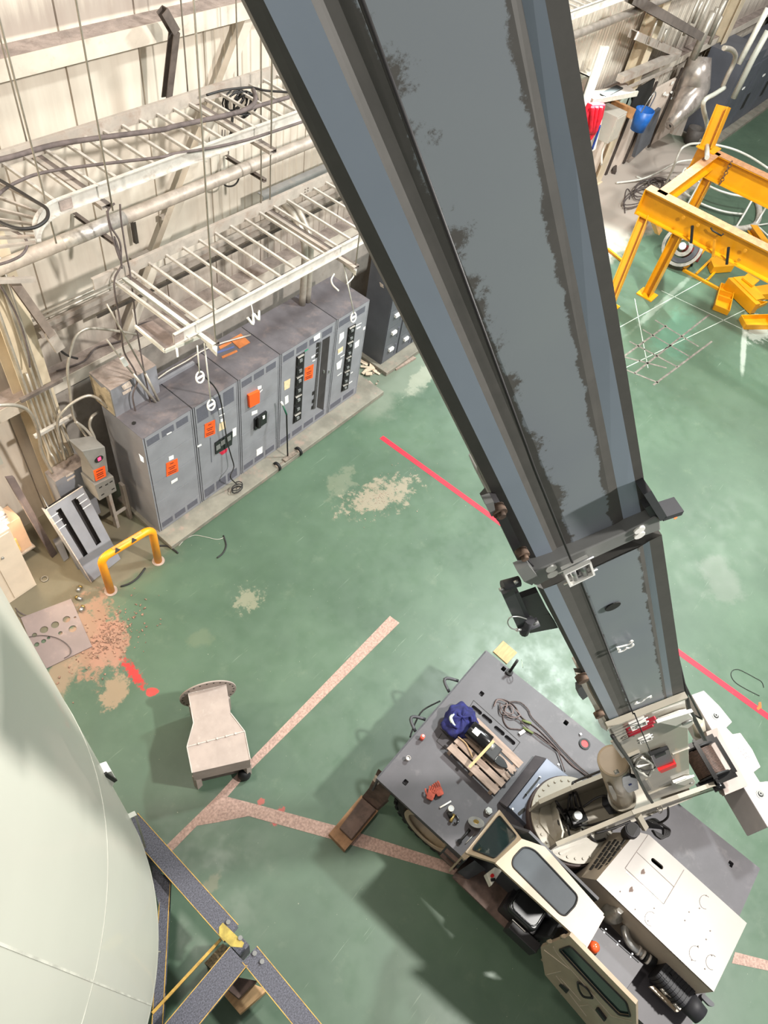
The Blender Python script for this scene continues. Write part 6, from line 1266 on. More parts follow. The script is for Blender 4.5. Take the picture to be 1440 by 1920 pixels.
b = MB(); A, B = Y(q('A4',230,270), 7.45), Y(q('A4',860,20), 7.45); b.hbeam((A.x,7.45,A.z), (14,7.45,A.z), .12, .2, .012, .012, (0,0,1), 1); single(b, 'steel_channel', mat('channel_grey', (136,134,132), .6, .3, .08, 4, ((156,148,140), .3, 5)), 'grey steel channel along the wall ending just above the lower tray', 'channel', A)
# wall struts
A = Y((182,594), 7.6); b = MB(); b.hbeam((A.x,7.6,A.z), (Y((650,370),7.6).x+1.5,7.6,A.z), .03, .04, .006, .006, chan=1); single(b, 'dark_strut', mat('dark_strut', (66,60,54), .6, .2, .1, 5), 'long thin dark strut running behind the lower cable tray', 'strut', A)
for (xa_, ya_), zoff, lb, y_ in (((400,610),0,'upper dusty wall strut above the lower ledge',7.78), ((400,690),0,'lower dusty wall strut above the lower ledge',7.78)):
    A = Y(q('B0',xa_,ya_), y_); b = MB(); b.hbeam((A.x,y_,A.z), (11,y_,A.z), .06, .07, .008, .008, chan=1); single(b, 'wall_strut', mGALVD, lb, 'strut', A)
A = Y(q('B0',385,485), 7.6); b = MB(); b.cyl(A, (Y(q('B0',930,235),7.6).x+.5, 7.6, A.z), .02, n=10); b.cyl(A-V((0,0,.07)), (Y(q('B0',930,235),7.6).x+.5, 7.6, A.z-.07), .02, n=10); single(b, 'twin_conduit', mCOND, 'pair of thin conduits running from the lower tray to the cream column', 'conduit', A)
for px, lb, vert in ((q('A1',1210,1130),'upright dark strut stub on the wall between the two trays',True), (q('A1',1255,1340),'level strut stub on the wall between the two trays',False), (q('A0',760,965),'small dark clip on the brace between the two trays',False)):
    c = Y(px, 7.8); b = MB(); d_ = V((0,0,.16)) if vert else V((.15,0,0)); b.hbeam(c-d_, c+d_, .05, .06, .008, .008, (0,1,0), 1); single(b, 'strut_stub', mat('dark_strut') if vert else mGALVD, lb, 'strut', c)
# dropped strut from the top girt
A, B, Cc = Y(q('A0',730,45), 7.35), Y(q('A0',785,140), 7.35), Y(q('A0',750,445), 7.5)
b = MB(); b.hbeam(A, B, .1, .1, .01, .01, (0,1,0), 1); b.hbeam(B, Cc, .09, .09, .01, .01, (0,1,0), 1); single(b, 'bent_strut', mat('bent_strut', (92,82,76), .7, .1, .15, 8), 'dusty dark strut bent over the top ledge and hanging down', 'strut', A)
# diagonal dusty channel by the column, its broken end and cable tail
A, B = Y(q('B0',120,130), 7.15), Y(q('B0',565,760), 7.15)
dc_ = thing('dusty_channel', 'broken dusty strut slanting down in front of the cream column', 'strut', A)
b = MB(); b.hbeam(A, lerp(A,B,.86), .1, .08, .01, .01, (0,1,0), 1); b.obj('channel', mat('dusty_brown', (134,120,110), .8, .05, .12, 6), dc_)
b = MB(); b.beam(lerp(A,B,.82), Y(q('B0',600,830),7.15), .13, .05, (0,1,0)); b.obj('end_bracket', mGALVD, dc_)
b = MB(); b.tube([Y(q('B0',*p),7.2) for p in ((600,835),(660,880),(720,905),(775,918))], .016, 7, sub=4); b.obj('cable_tail', mPIPEBLK, dc_)
b = MB(); A = Y(q('B0',-30,140), 7.0); B = Y(q('B0',345,128), 7.0); b.beam(A, B, .05, .06, (0,1,0)); single(b, 'cross_strut', mGALVD, 'short pale strut at the head of the cream column', 'strut', B)
# sheet hanging below the left end of the lower tray
zs = 4.25; hs2 = thing('hanging_sheet', 'dusty flat sheet in a white angle frame hanging under the left tray end', 'sheet', Z(q('A3',600,1090), zs))
sp = [Z(p, zs) for p in q('A3', 300,960, 605,1218, 1000,1050, 620,830)]
b = MB(); b.prism(sp, (0,0,-.01)); b.obj('sheet', mat('dusty_sheet', (132,118,112), .85, 0, .15, 6), hs2)
b = MB(); b.beam(sp[0]+V((0,0,.01)), sp[1]+V((0,0,.01)), .03, .04); b.beam(sp[1]+V((0,0,.01)), sp[2]+V((0,0,.01)), .03, .04); b.obj('angle_frame', mSTRUT, hs2)
b = MB(); b.beam(sp[0], sp[0]+V((0,0,.26)), .01, .01, (1,0,0)); b.beam(sp[2], sp[2]+V((0,0,.26)), .01, .01, (1,0,0)); b.obj('hanger_strap', mGALV, hs2)
b = MB(); b.beam(Z(q('A3',100,505), tz2+.0), Z(q('A3',860,1075), tz2+.0), .028, .03); single(b, 'white_rail', mSTRUT, 'thin bright white rail across the open left end of the lower tray', 'strut', Z(q('A3',480,790),tz2))
b = MB(); P = [Z(q('A3',*p), tz2+.0) for p in ((712,1165),(745,1170))]; b.prism([Z(p,tz2-.02) for p in q('A3', 712,1168, 740,1180, 748,1262, 728,1270)], (0,0,-.01)); single(b, 'end_clip', mSTRUT, 'small white clip under the near left corner of the lower tray', 'clip', Z(q('A3',730,1220),tz2-.05))
P = [Z(p, tz2-.06) for p in q('A3', 1015,1100, 1060,1075, 1148,1130, 1142,1225)]; b = MB(); b.prism(P, (0,0,-.06)); single(b, 'strut_end', mSTRUT, 'bright cut end of the strut sticking out below the near left rail', 'strut', P[3])
P = [Z(p, tz2-.06) for p in q('A4', 985,815, 1020,800, 1105,850, 1095,905)]; b = MB(); b.prism(P, (0,0,-.07)); single(b, 'strut_end', mSTRUT, 'bright cut end of the strut sticking out near the boom', 'strut', P[3])
# hanging conduit clamps on rods
def clamp(px0, px1, z0, lab, s=.075):
    A = Z(px0, z0); n_ = V((A.x, A.y, 0)).normalized(); B = PL(px1, (0,1,0), A.y); t = thing('conduit_hanger', lab, 'hanger', B, 'white conduit hangers below the lower tray')
    b = MB(); b.cyl(A, B+V((0,0,s)), .009, n=8); b.obj('rod', mSTRUT, t)
    b = MB(); b.tube([B+V((math.cos(a)*s*.8, .015*math.sin(a), math.sin(a)*s)) for a in [i*2*math.pi/14 for i in range(14)]], .012, 6, closed=True); b.beam(B-V((s*.8,0,0)), B+V((s*.8,0,0)), .02, .02); b.obj('ring_clamp', mWHITE, t)
clamp(q('B6',1065,715), q('B6',1080,885), tz2-.08, 'white conduit hanger on the shorter of two rods above the left cabinets')
clamp(q('B6',1103,700), q('B6',1140,1035), tz2-.08, 'white conduit hanger on the longer of two rods above the left cabinets')
clamp(q('B7',792,345), q('B7',848,645), tz2-.08, 'white conduit hanger on a slanting rod above the right end cabinet')
c = Z(q('B3',535,200), tz2-.35); b = MB()
b.tube([c+V((-.1,0,.05)), c+V((-.05,-.05,-.05)), c+V((0,0,.06)), c+V((.06,-.03,-.04)), c+V((.1,0,.05)), c+V((.12,.02,-.12))], .018, 6, sub=4); b.tube([c+V((0,0,.05)), c+V((.02,.06,.18)), c+V((.0,.1,.3))], .008, 5, sub=3)
single(b, 'loose_clamps', mWHITE, 'cluster of loose white clamps dangling from the near rail above the cabinets', 'clamps', c)
wire('hook_wire', [Z(q('A4',*p), tz2-.1) for p in ((895,930),(870,980),(885,1030),(935,1080))], .012, mSTRUT, 'short pale hooked wire under the near rail by the boom', 'wire', 4)
wire('hook_wire', [Z(q('A4',*p), tz2-.15) for p in ((1075,905),(1070,950),(1040,990),(1010,1020))], .01, mSTRUT, 'pale bent wire under the strut end near the boom', 'wire', 4)
# hanging cables at the left end of the lower tray
yh = 6.75
wire('hanging_cable', [Y(q('A0',*p), yh) for p in ((515,915),(485,950),(500,1020),(540,1090),(545,1180))]+[Y(q('A3',*p), yh) for p in ((150,330),(85,450),(85,600),(140,900),(160,1100),(190,1240))]+[Y(q('B2',*p), yh) for p in ((520,230),(540,340),(500,480),(560,720),(640,960),(690,1280),(680,1470))], .012, mCABLE, 'long pale cable hanging from the upper tray down the left cabinet', 'cable', 5)
wire('hanging_cable', [Y(q('A0',*p), yh) for p in ((540,920),(545,990),(565,1120),(580,1200))]+[Y(q('A3',*p), yh) for p in ((235,340),(270,600),(310,950),(350,1200),(390,1430))]+[Y(q('B2',*p), yh) for p in ((610,260),(650,440),(670,560),(680,720))], .011, mCABLE, 'second hanging cable ending on top of the left cabinet', 'cable', 5)
wire('hanging_cable', [Y(q('A0',*p), yh) for p in ((480,950),(500,1050),(540,1170))]+[Y(q('A3',*p), yh) for p in ((80,20),(140,200),(160,350))], .01, mCABLE, 'thin cable dropping from the upper tray to the far rail of the lower tray', 'cable', 5)
for k, (pts, lb) in enumerate(((((0,720),(60,850),(180,1040),(330,1310),(400,1440)), 'upper white rod of the pair'), (((0,1090),(90,1210),(210,1370),(270,1440)), 'lower white rod of the pair'))):
    P = [Y(q('A3',*p), 6.7) for p in pts]; E_ = Y(q('B2',775-18*k,575), 6.7); b = MB(); b.tube([P[0], P[len(P)//2], P[-1]], .012, 6); b.tube([P[-1], E_], .02, 8); single(b, 'slanting_rod', mCOND, lb+' slanting down onto the pull box', 'rod', E_)
c = Y(q('A3',175,1310), 6.7); b = MB(); b.prism([Y(p, 6.7) for p in q('A3', 130,1285, 170,1262, 218,1340, 175,1365)], (0,-.03,0)); single(b, 'white_connector', mWHITE, 'white plastic connector block on the hanging cable above the pull box', 'connector', c)
wire('wall_conduit_run', [Z(q('B2',640,380), CT+.03), Z(q('B2',820,240), CT+.03), Z(q('B2',1000,140), CT+.03), Z(q('B2',1240,0), CT+.03), Z((470,628), CT+.03)], .016, mCOND, 'thin conduit lying diagonally along the cabinet tops', 'conduit', 3)
wire('black_flex', [Z(q('B3',-60,690), 3.4), Y(q('B3',20,820), 6.1), Y(q('B3',130,940), 6.1), Y(q('B3',190,1080), 6.15), Y(q('B3',230,1330), 6.18), Y(q('B3',262,1520), 6.18), Y(q('B3',300,1660), 6.15), Y(q('B3',330,1780), 6.1), Y(q('B8',712,870), 6.0), Z(q('B8',745,905), .12)], .011, mPIPEBLK, 'black flex hanging down across the metering window to the plinth', 'cable', 5)
c = Z(q('B8',745,935), .1); b = MB(); b.tube([c+V((.11*math.cos(a), .07*math.sin(a), .012+.006*i)) for i, a in enumerate([k*.6 for k in range(24)])], .01, 6); single(b, 'flex_coil', mPIPEBLK, 'small coil of black flex on the plinth edge below the metering window', 'cable coil', c)
wire('ledge_cable', [V((3.5,7.75,2.77)), V((3.9,7.68,2.77)), V((4.2,7.8,2.77)), V((4.6,7.7,2.77)), V((5.0,7.82,2.77)), V((5.3,7.72,2.77))], .012, mCABLE, 'loose cable lying in the dust on the lower wall ledge', 'cable', 5)
# ================================================================ yellow gantry
foot = Z((1213,553), 0); GX, = (foot.x,)
GY = foot.y
gtz = X(q('D3',740,925), GX).z    # underside of the front beam at the second leg
ga_ = thing('yellow_gantry', 'big yellow steel frame on legs with two long beams, at the right edge', 'steel frame', (GX, GY, 0))
bt_ = gtz; hb_ = .62
yA = X(q('D3',400,750), GX).y; 
b = MB(); b.hbeam((GX,yA,bt_+hb_/2), (GX,-9,bt_+hb_/2), .3, hb_, .03, .02); fb = b.obj('front_beam', mYELG, ga_)
b = MB(); b.lohi((GX-.16,-9,bt_+hb_), (GX+.16,yA,bt_+hb_+.004)); L(b.obj('dusty_top', mat('pink_dust', (170,124,88), .8, 0, .12, 8), fb), 'dusty pinkish top flange')
b = MB(); b.lohi((GX-.165,yA-.02,bt_), (GX+.165,yA,bt_+hb_)); b.obj('end_plate', mYELG, fb)
y1 = X(q('D3',455,800), GX).y
l1 = Z((1141,574), 0)
for gx_, y_, tx_, ty_ in ((l1.x, l1.y, GX, y1), (GX, GY, GX, GY)):
    b = MB(); b.hbeam((gx_,y_,0), (tx_,ty_,bt_), .26, .22, .02, .016, (0,1,0)); lg = b.obj('leg', mYELG, ga_)
    b = MB(); b.lohi((gx_-.2,y_-.22,0), (gx_+.2,y_+.22,.03)); b.obj('foot_plate', mYELG, lg)
# cross beam running away along X and the rear beam
xR = Z(q('D3',1060,290), bt_+hb_).x; xR = max(xR, GX+2.5)
yc = yA-.35
b = MB(); b.hbeam((GX,yc,bt_+.42), (xR,yc,bt_+.42), .24, .4, .02, .016); cb_ = b.obj('cross_beam', mYELG, ga_); b = MB(); b.lohi((GX,yc-.12,bt_+.62), (xR,yc+.12,bt_+.624)); b.obj('dusty_top', mat('pink_dust'), cb_)
b = MB(); b.hbeam((xR,yc+.5,bt_+hb_/2), (xR,-9,bt_+hb_/2), .3, hb_, .03, .02); rb_ = b.obj('rear_beam', mYELG, ga_); b = MB(); b.lohi((xR-.16,-9,bt_+hb_), (xR+.16,yc+.5,bt_+hb_+.004)); b.obj('dusty_top', mat('pink_dust'), rb_)
b = MB(); b.hbeam((xR,yc-.1,0), (xR,yc-.1,bt_), .26, .22, .02, .016, (0,1,0)); b.obj('leg', mYELG, ga_)
b = MB(); b.hbeam((xR,yc+.3,bt_+hb_), (xR+.3,yc+.45,bt_+hb_+.9), .36, .3, .02, .02, (0,1,0)); b.lohi((xR-.25,yc+.0,bt_+hb_), (xR+.25,yc+.5,bt_+hb_+.03)); b.obj('upright_stub', mYELG, ga_)
b = MB(); b.beam((GX+.1,yc+.05,bt_+.1), (GX+1.6,yc+.05,bt_-1.0), .14, .14); b.obj('knee_brace', mYELG, ga_)
c = X(q('D3',1150,360), xR-.17)
b = MB()
for k in range(7): b.ring(c+V((0,.0,-.09*k)), (1,.4,0) if k % 2 else (.2,1,0), .05, .032, .015, 12)
b.obj('chain', mRUST, ga_)
ho = [X(q('D3',*p), GX-.152) for p in ((770,795),(885,855),(1260,1058),(1212,1130),(990,880))]
many('bolt_boss', mat('ochre_spot', (196,130,20), .6), fb, ho[:4], lambda b, c: b.cyl(c, c-V((.02,0,0)), .04, n=12))
for p, s in (((835,930),1),((1120,1100),1),((1010,1040),0)):
    c = X(q('D3',*p), GX-.17); b = MB(); b.beam(c+V((0,.08,.18)), c+V((0,-.08,-.18)), .05, .05, (1,0,0)); b.obj('hanging_bracket', mBLK if s else mat('ochre_spot'), ga_)
b = MB(); P = [X(q('D3',*p), GX-.16) for p in ((985,875),(1000,900),(1070,940),(1085,925))]; b.tube(P, .02, 6); b.obj('slot_handle', mBLK, ga_)
b = MB(); b.beam(Z(q('D3',165,1045),.03), Z(q('D3',330,1180),.03), .07, .06); single(b, 'yellow_bar', mYELG, 'yellow bar on the floor beside the gantry leg next to the boom', 'bar', Z(q('D3',240,1110),0))
# ---------------------------------------------------------------- yellow scrap on the floor
P = [Z(p,.06) for p in q('D4', 155,930, 640,1195)]; lf = thing('ladder_frame', 'yellow ladder-like frame lying flat under the gantry beam', 'frame', Z(q('D4',400,1060),0))
def fbar(par, *pts, w=.08, h=.06, z=.06, m=None):
    for i in range(0, len(pts)-2, 2):
        b = MB(); b.beam(Z(q('D4',pts[i],pts[i+1]),z-h/2+.0), Z(q('D4',pts[i+2],pts[i+3]),z-h/2), w, h); b.obj('bar', m or mYELG, par)
fbar(lf, 155,930, 655,1200); fbar(lf, 165,920, 370,740, 450,640); fbar(lf, 335,990, 600,730, w=.06); fbar(lf, 485,1080, 670,880, w=.06)
def tray_piece(px, lab, h=.14, z=0., ribs=()):
    P = [Z(p, z+h) for p in px]; t = thing('yellow_plate', lab, 'metal piece', center(P)-V((0,0,h)), 'yellow metal offcuts under the gantry')
    b = MB(); b.prism([V((p.x,p.y,z)) for p in inset(P,.99)], (0,0,.015)); b.obj('plate', mYELG, t)
    for i in range(len(P)):
        b = MB(); a, c_ = P[i], P[(i+1) % len(P)]; b.beam(a-V((0,0,h/2)), c_-V((0,0,h/2)), .02, h); b.obj('side', mYELG, t)
    for s in ribs:
        b = MB(); b.beam(lerp(P[0],P[3],s)-V((0,0,h/2)), lerp(P[1],P[2],s)-V((0,0,h/2)), .02, h); b.obj('rib', mYELG, t)
    return t
tray_piece(q('D4', 685,1110, 875,1165, 800,1495, 600,1415), 'open yellow tray with two ribs nearest the ladder frame', ribs=(.3,.55))
tray_piece(q('D4', 965,1555, 1340,1545, 1400,1690, 1035,1690), 'long yellow channel piece lowest in the scrap pile', ribs=())
tray_piece(q('D4', 870,1180, 1000,1330, 1329,1370, 1080,1480), 'yellow trough piece lying beneath the folded plate', .1)
def flat_piece(px, z, lab, th=.02, tilt=0.):
    P = [Z(p, z+(tilt if i in (0,1) else 0)) for i, p in enumerate(px)]; b = MB(); b.prism(P, (0,0,-th)); single(b, 'yellow_plate', mYELG, lab, 'metal piece', center(P)-V((0,0,th)), 'yellow metal offcuts under the gantry')
flat_piece(q('D4', 540,795, 610,745, 870,870, 690,885, 580,890), .22, 'pointed yellow gusset plate beside the ladder frame', .2)
flat_piece(q('D4', 780,1040, 850,1035, 1230,1395, 1165,1410), .32, 'bright yellow folded flange on top of the scrap pile', .3)
flat_piece(q('D4', 850,1030, 1030,1010, 1290,1320, 1170,1345), .34, 'broad yellow plate leaning on the folded flange', .04)
flat_piece(q('D4', 1050,975, 1215,1070, 1120,1150, 980,1040), .4, 'squarish yellow plate at the top of the scrap pile', .05)
flat_piece(q('D4', 1140,1160, 1329,1130, 1400,1260, 1230,1270), .2, 'yellow bracket piece at the photo edge in the pile', .18)
fl2 = [X(p, 0) for p in ()]
b = MB(); b.hbeam(Z(q('D4',1110,350),.15), Z(q('D4',1400,760),.15), .22, .2, .02, .02); single(b, 'yellow_beam', mYELG, 'short yellow beam lying beyond the gantry at the photo edge', 'beam', Z(q('D4',1200,480),0))
# hose reel
c = Z(q('D4',145,610), .5); hr = thing('floor_fan', 'silver and black floor fan wheel standing behind the gantry leg', 'wheel', (c.x,c.y,0))
ax = V((-.75,-.1,.5)).normalized()
for ro, ri, th, m in ((.52,.44,.12,mat('dull_aluminium')),(.42,.3,.1,mCAR),(.26,.16,.14,mat('dull_aluminium'))):
    b = MB(); b.ring(c, ax, ro, ri, th, 32); b.obj('rim_ring', m, hr)
b = MB(); b.cyl(c, c+ax*.16, .09, n=20); b.obj('hub', mWHITE, hr)
b = MB(); b.beam(c+V((.1,-.3,-.1)), V((c.x+.3,c.y-.4,0)), .06, .06, (1,0,0)); b.beam(c+V((.1,.2,-.1)), V((c.x+.2,c.y+.3,0)), .06, .06, (1,0,0)); b.obj('stand', mBLK, hr)
c2 = Z(q('D4',270,700), .12); b = MB(); b.box(c2, (.3,.5,.2), (1,.3,0)); single(b, 'red_motor', mat('old_red', (120,40,36), .6), 'small dark red motor beside the floor fan wheel', 'motor', (c2.x,c2.y,0))
# ---------------------------------------------------------------- white safety hoops lying behind the gantry
cage = thing('white_hoop_cage', 'white tubular hoop guard lying on its side behind the yellow gantry', 'guard rail', Z(q('D3',1000,500),0))
def hoop(pts, r=.035, nm='hoop_tube'):
    b = MB(); b.tube([Z(q('D3',x,y),z) for x,y,z in pts], r, 8, sub=5); b.obj(nm, mSTRUT, cage)
hoop([(612,560,.05),(680,420,.6),(740,270,1.1),(790,225,1.2),(860,208,1.2),(1000,215,1.2),(1160,252,1.2),(1300,315,1.2),(1440,405,1.2)])
hoop([(235,520,.04),(420,495,.1),(560,440,.3),(700,365,.6),(800,342,.7),(900,340,.7)], .03)
hoop([(970,545,.6),(1060,585,.6),(1180,618,.6),(1330,640,.6)]); hoop([(765,590,.1),(880,670,.1),(1000,722,.1),(1120,755,.1),(1250,770,.1)])
hoop([(780,400,.5),(740,480,.3),(705,560,.05)], .025, 'upright'); hoop([(780,400,.5),(830,460,.4),(900,520,.3)], .025, 'upright'); hoop([(895,520,.5),(840,620,.3),(780,730,.05)], .025, 'upright')
hoop([(1320,645,.6),(1250,770,.3),(1175,890,.05)], .03, 'upright'); hoop([(1440,690,.6),(1390,770,.3),(1335,860,.05)], .03, 'upright'); hoop([(1335,860,.05),(1440,845,.05)], .025, 'upright'); hoop([(1365,870,.05),(1440,940,.05)], .025, 'upright')
b = MB(); b.tube([Z(q('D3',x,y),.04) for x,y in ((1020,520),(1180,530),(1320,620),(1370,740),(1340,850),(1230,885),(1120,880))], .09, 8, sub=5); single(b, 'fat_hose', mat('hose_grey', (176,170,160), .7), 'fat pale grey hose lying in an arc within the white hoops', 'hose', Z(q('D3',1320,620),0))
for k, (cx, cy, rx, ry, n_) in enumerate(((480,590,.75,.3,3),(400,650,.8,.25,2),(560,565,.5,.28,3))):
    c = Z(q('D3',cx,cy), .03); b = MB(); b.tube([c+V((rx*math.cos(a)*(1+.1*math.sin(a*2.3)), ry*math.sin(a)*(1+.1*math.cos(a*1.7)), .004*i)) for i, a in enumerate([j*.35 for j in range(18*n_)])], .018, 5)
    single(b, 'cable_heap', mCABLE, ['middle loop of dark cable on the dusty floor behind the gantry','left loose loop of dark cable on the dusty floor','right loop of dark cable under the end of the gantry cross beam'][k], 'cable', c)
wire('floor_cable', [Z(q('D3',*p), .02) for p in ((395,470),(440,490),(500,510),(560,560),(600,600))], .03, mSTRUT, 'short pale rod lying beside the dark cable loops', 'cable', 4)
wire('floor_cable', [Z(q('D3',*p), .02) for p in ((305,760),(300,660),(320,570),(350,600),(340,650))], .014, mCABLE, 'thin dark cable straying left on the bright dusty floor', 'cable', 5)
# ---------------------------------------------------------------- far wall equipment
WY = 7.55
def wpoly(c_, m, name, lab, cat, y, d, *xy, **k):
    P = [Y(p, y) for p in q(c_, *xy)]; b = MB(); b.prism(P, (0,d,0)); return single(b, name, m, lab, cat, center(P), **k)
mWB = mat('white_board', (216,200,186), .7, 0, .06, 2, ((170,140,124), .2, 4))
xa, xb = Y((1105,335),WY).x-3, Y((1255,258),WY).x
b = MB(); b.lohi((14.2,WY,0), (26.5,WY+.08,2.1)); struct(b.obj('baseboard_right', mWB))
for k, (x_, y_) in enumerate(((290,1220),(420,1130),(600,1010))):
    X_ = Y(q('D2',x_,y_), WY).x; b = MB(); b.lohi((X_-.06,WY-.05,0), (X_+.06,WY,2.4)); single(b, 'dark_batten', mat('dark_batten', (70,60,54), .8), ['dark upright batten nearest the red cloth on the far wall','dark upright batten left of the grey leaning panel on the far wall','dark upright batten right of the grey leaning panel'][k], 'batten', (X_,WY,0))
rc = thing('red_cloth', 'bright red cloth bundle hanging at the far wall beside the boom', 'cloth', Y(q('D2',210,900), 7.2))
P = [Y(p, 7.1) for p in q('D2', 150,840, 200,745, 290,740, 275,820, 240,920, 185,1005, 165,960)]
b = MB(); b.prism(P, (0,.18,0)); b.obj('cloth', mat('red_cloth', (220,22,50), .8, 0, .2, 3), rc, bevel=.04)
b = MB()
for k in range(3): b.tube([Y(q('D2',195+30*k,760),7.06), Y(q('D2',185+24*k,850),7.04), Y(q('D2',178+12*k,950),7.08)], .05, 6, sub=3)
b.obj('fold', mat('red_cloth'), rc)
wpoly('D2', mWHITE, 'white_roll', 'white rolled sheet standing just right of the red cloth', 'roll', 7.15, .41, 235,860, 262,850, 215,1060, 185,1080)
b = MB(); b.tube([Y(q('D2',245,890),7.1), Y(q('D2',225,960),7.1), Y(q('D2',190,1060),7.1)], .03, 6, sub=3); single(b, 'blue_hose', mat('deep_blue', (30,60,140), .5), 'thin blue hose beside the white roll on the far wall', 'hose', Y(q('D2',225,960),7.1))
gb = thing('grey_control_box', 'pale grey control box on the far wall below the shelf', 'electrical box', Y(q('D2',370,920), 7.2))
P = [Y(p, 7.0) for p in q('D2', 352,832, 415,865, 345,1005, 285,985)]; x0, x1 = min(p.x for p in P), max(p.x for p in P); z0, z1 = min(p.z for p in P), max(p.z for p in P)
b = MB(); b.lohi((x0+.15,6.95,z0+.1), (x1-.15,7.56,z1)); b.obj('box_body', mat('box_grey', (176,170,160), .5, 0, .04, 3), gb, bevel=.01)
b = MB(); b.lohi((x0+.2,6.93,z0+.15), (x1-.2,6.95,z1-.05)); b.obj('box_door', mat('box_grey'), gb)
b = MB(); b.tube([V(((x0+x1)/2,7.1,z0+.1)), V(((x0+x1)/2+.1,7.15,z0-.3)), V(((x0+x1)/2+.3,7.1,z0-.7))], .03, 6, sub=3); b.obj('drop_pipe', mWHITE, gb)
sh = thing('wall_shelf', 'long dusty grey shelf projecting from the far wall above the red cloth', 'shelf', Y(q('D2',330,640), 7.0))
P = [Z(p, 3.1) for p in q('D2', 135,655, 435,602, 515,652, 205,708)]; b = MB(); b.prism(P, (0,0,-.1)); b.obj('shelf_board', mat('shelf_grey', (156,144,134), .8, 0, .08, 3), sh)
b = MB(); b.beam(P[2]-V((0,0,.04)), P[3]-V((0,0,.04)), .05, .12); L(b.obj('shelf_edge', mSTRUT, sh), 'pale front edge'); b = MB(); b.box(center(P)+V((0,0,.02)), (.9,.2,.03)); b.obj('shelf_tool', mBLK, sh)
wpoly('D2', mat('pale_green_grey', (150,160,146), .6, 0, .06, 3), 'green_grey_panel', 'pale green grey panel on the far wall behind the control box', 'panel', 7.4, .06, 345,800, 430,690, 500,650, 440,820)
wpoly('D2', mINK, 'black_board', 'black rectangular board on the far wall over the blue bucket', 'board', 7.35, .06, 470,760, 510,640, 640,560, 600,700, 560,810)
wpoly('D2', mat('cardboard', (190,138,90), .8), 'cardboard_box', 'brown cardboard carton on the far wall left of the blue bucket', 'carton', 7.0, .56, 440,830, 460,770, 505,775, 470,850)
c = Y(q('D2',540,850), 7.0); bk = thing('blue_bucket', 'bright blue bucket hanging on the far wall', 'bucket', c)
b = MB(); b.rev(c-V((0,0,.28)), [(0,0),(.2,0),(.27,.55),(.25,.55),(.19,.03),(0,.03)], 24); b.obj('bucket_body', mat('bucket_blue', (30,96,176), .4), bk); b = MB(); b.tube([c+V((-.26,0,.25)), c+V((-.2,-.05,.6)), c+V((0,-.05,.75)), c+V((.2,-.05,.6)), c+V((.26,0,.25))], .015, 6, sub=4); b.obj('bucket_handle', mSTEEL, bk)
wpoly('D2', mat('slate_panel', (92,94,100), .6, 0, .1, 3), 'slate_sheet', 'tall slate grey panel leaning on the far wall under the blue bucket', 'panel', 7.25, .1, 570,860, 680,770, 655,860, 600,1020, 490,1120)
rr_ = random.Random(9)
for k in range(14):
    c = Y(q('D2', 690+rr_.uniform(0,140), 700-rr_.uniform(0,120)+(-.0)), 7.5); b = MB(); b.box(c, (.12,.03,.06), (1,0,rr_.uniform(-.4,.4))); single(b, 'wall_ticket', mWHITE, 'small white ticket pinned on the far wall panel beside the bent duct', 'ticket', c, 'white tickets on the far wall')
# bent metal duct
bd_ = thing('bent_duct', 'large shiny bent metal duct leaning beside the far column', 'duct', Y(q('D1',760,860), 6.9))
b = MB(); b.tube([Y(q('D1',930,430),7.3), Y(q('D1',905,530),7.2), Y(q('D1',880,650),7.1), Y(q('D1',850,740),7.0), Y(q('D1',790,830),6.9), Y(q('D1',700,945),6.9)], [.34,.42,.5,.46,.3,.16], 16, sub=0); b.obj('duct_tube', mat('duct_shine', (196,186,178), .3, .6, .12, 3, ((120,104,94), .4, 2)), bd_)
b = MB(); b.tube([Y(q('D1',700,945),6.9), Y(q('D1',760,900),6.8), Y(q('D1',880,760),6.8)], .06, 8); b.obj('duct_strap', mBLK, bd_)
wpoly('D1', mWHITE, 'white_sheet', 'clean white rectangular sheet beside the bent duct', 'sheet', 6.8, .05, 870,820, 925,665, 962,655, 905,830)
wpoly('D1', mGALVD, 'pale_panel', 'pale panel standing on the floor between the bent duct and the far switchgear', 'panel', 6.9, .1, 720,1010, 790,850, 860,830, 790,1020)
b = MB(); A, B = Y(q('D1',410,-20), 7.2), Y(q('D1',925,270), 7.2); b.hbeam(A, B, .2, .22, .02, .02, (0,1,0), 1); single(b, 'sloping_channel', mat('dusty_dark', (112,102,96), .7, .1, .1, 4), 'thick dark channel sloping across the top right of the photo', 'channel', A)
b = MB(); A, B = Y(q('D1',425,255), 7.4), Y(q('D1',760,400), 7.4); b.hbeam(A, B, .18, .2, .02, .02, (0,1,0), 1); single(b, 'sloping_channel', mGALVD, 'thinner pale channel sloping parallel below the thick dark one', 'channel', A)
b = MB(); A, B = Y(q('D1',330,590), 7.3), Y(q('D1',760,410), 7.3); b.beam(A, B, .16, .2, (0,1,0)); b.beam(A+V((0,0,-.35)), B+V((0,0,-.35)), .06, .06, (0,1,0)); single(b, 'wall_rack', mGALVD, 'dusty horizontal rack on the far wall above the black board', 'rack', A)
for k, (x0_, y0_, x1_, y1_, r_) in enumerate(((1020,90,880,440,.1),(1050,60,905,430,.06),(960,0,860,180,.05),(1110,0,1010,260,.08),(905,0,820,260,.04),(1090,120,1000,330,.05),(985,0,900,240,.05),(620,120,540,330,.03),(700,210,620,330,.03))):
    A, B = Y(q('D1',x0_,y0_), 7.2), Y(q('D1',x1_,y1_), 7.2); B.x = A.x = (A.x+B.x)/2; b = MB(); b.cyl(A, B, r_, n=8); single(b, 'far_conduit', mCOND, 'vertical pale conduit among those crowding the far column', 'conduit', B, 'conduits by the far column')
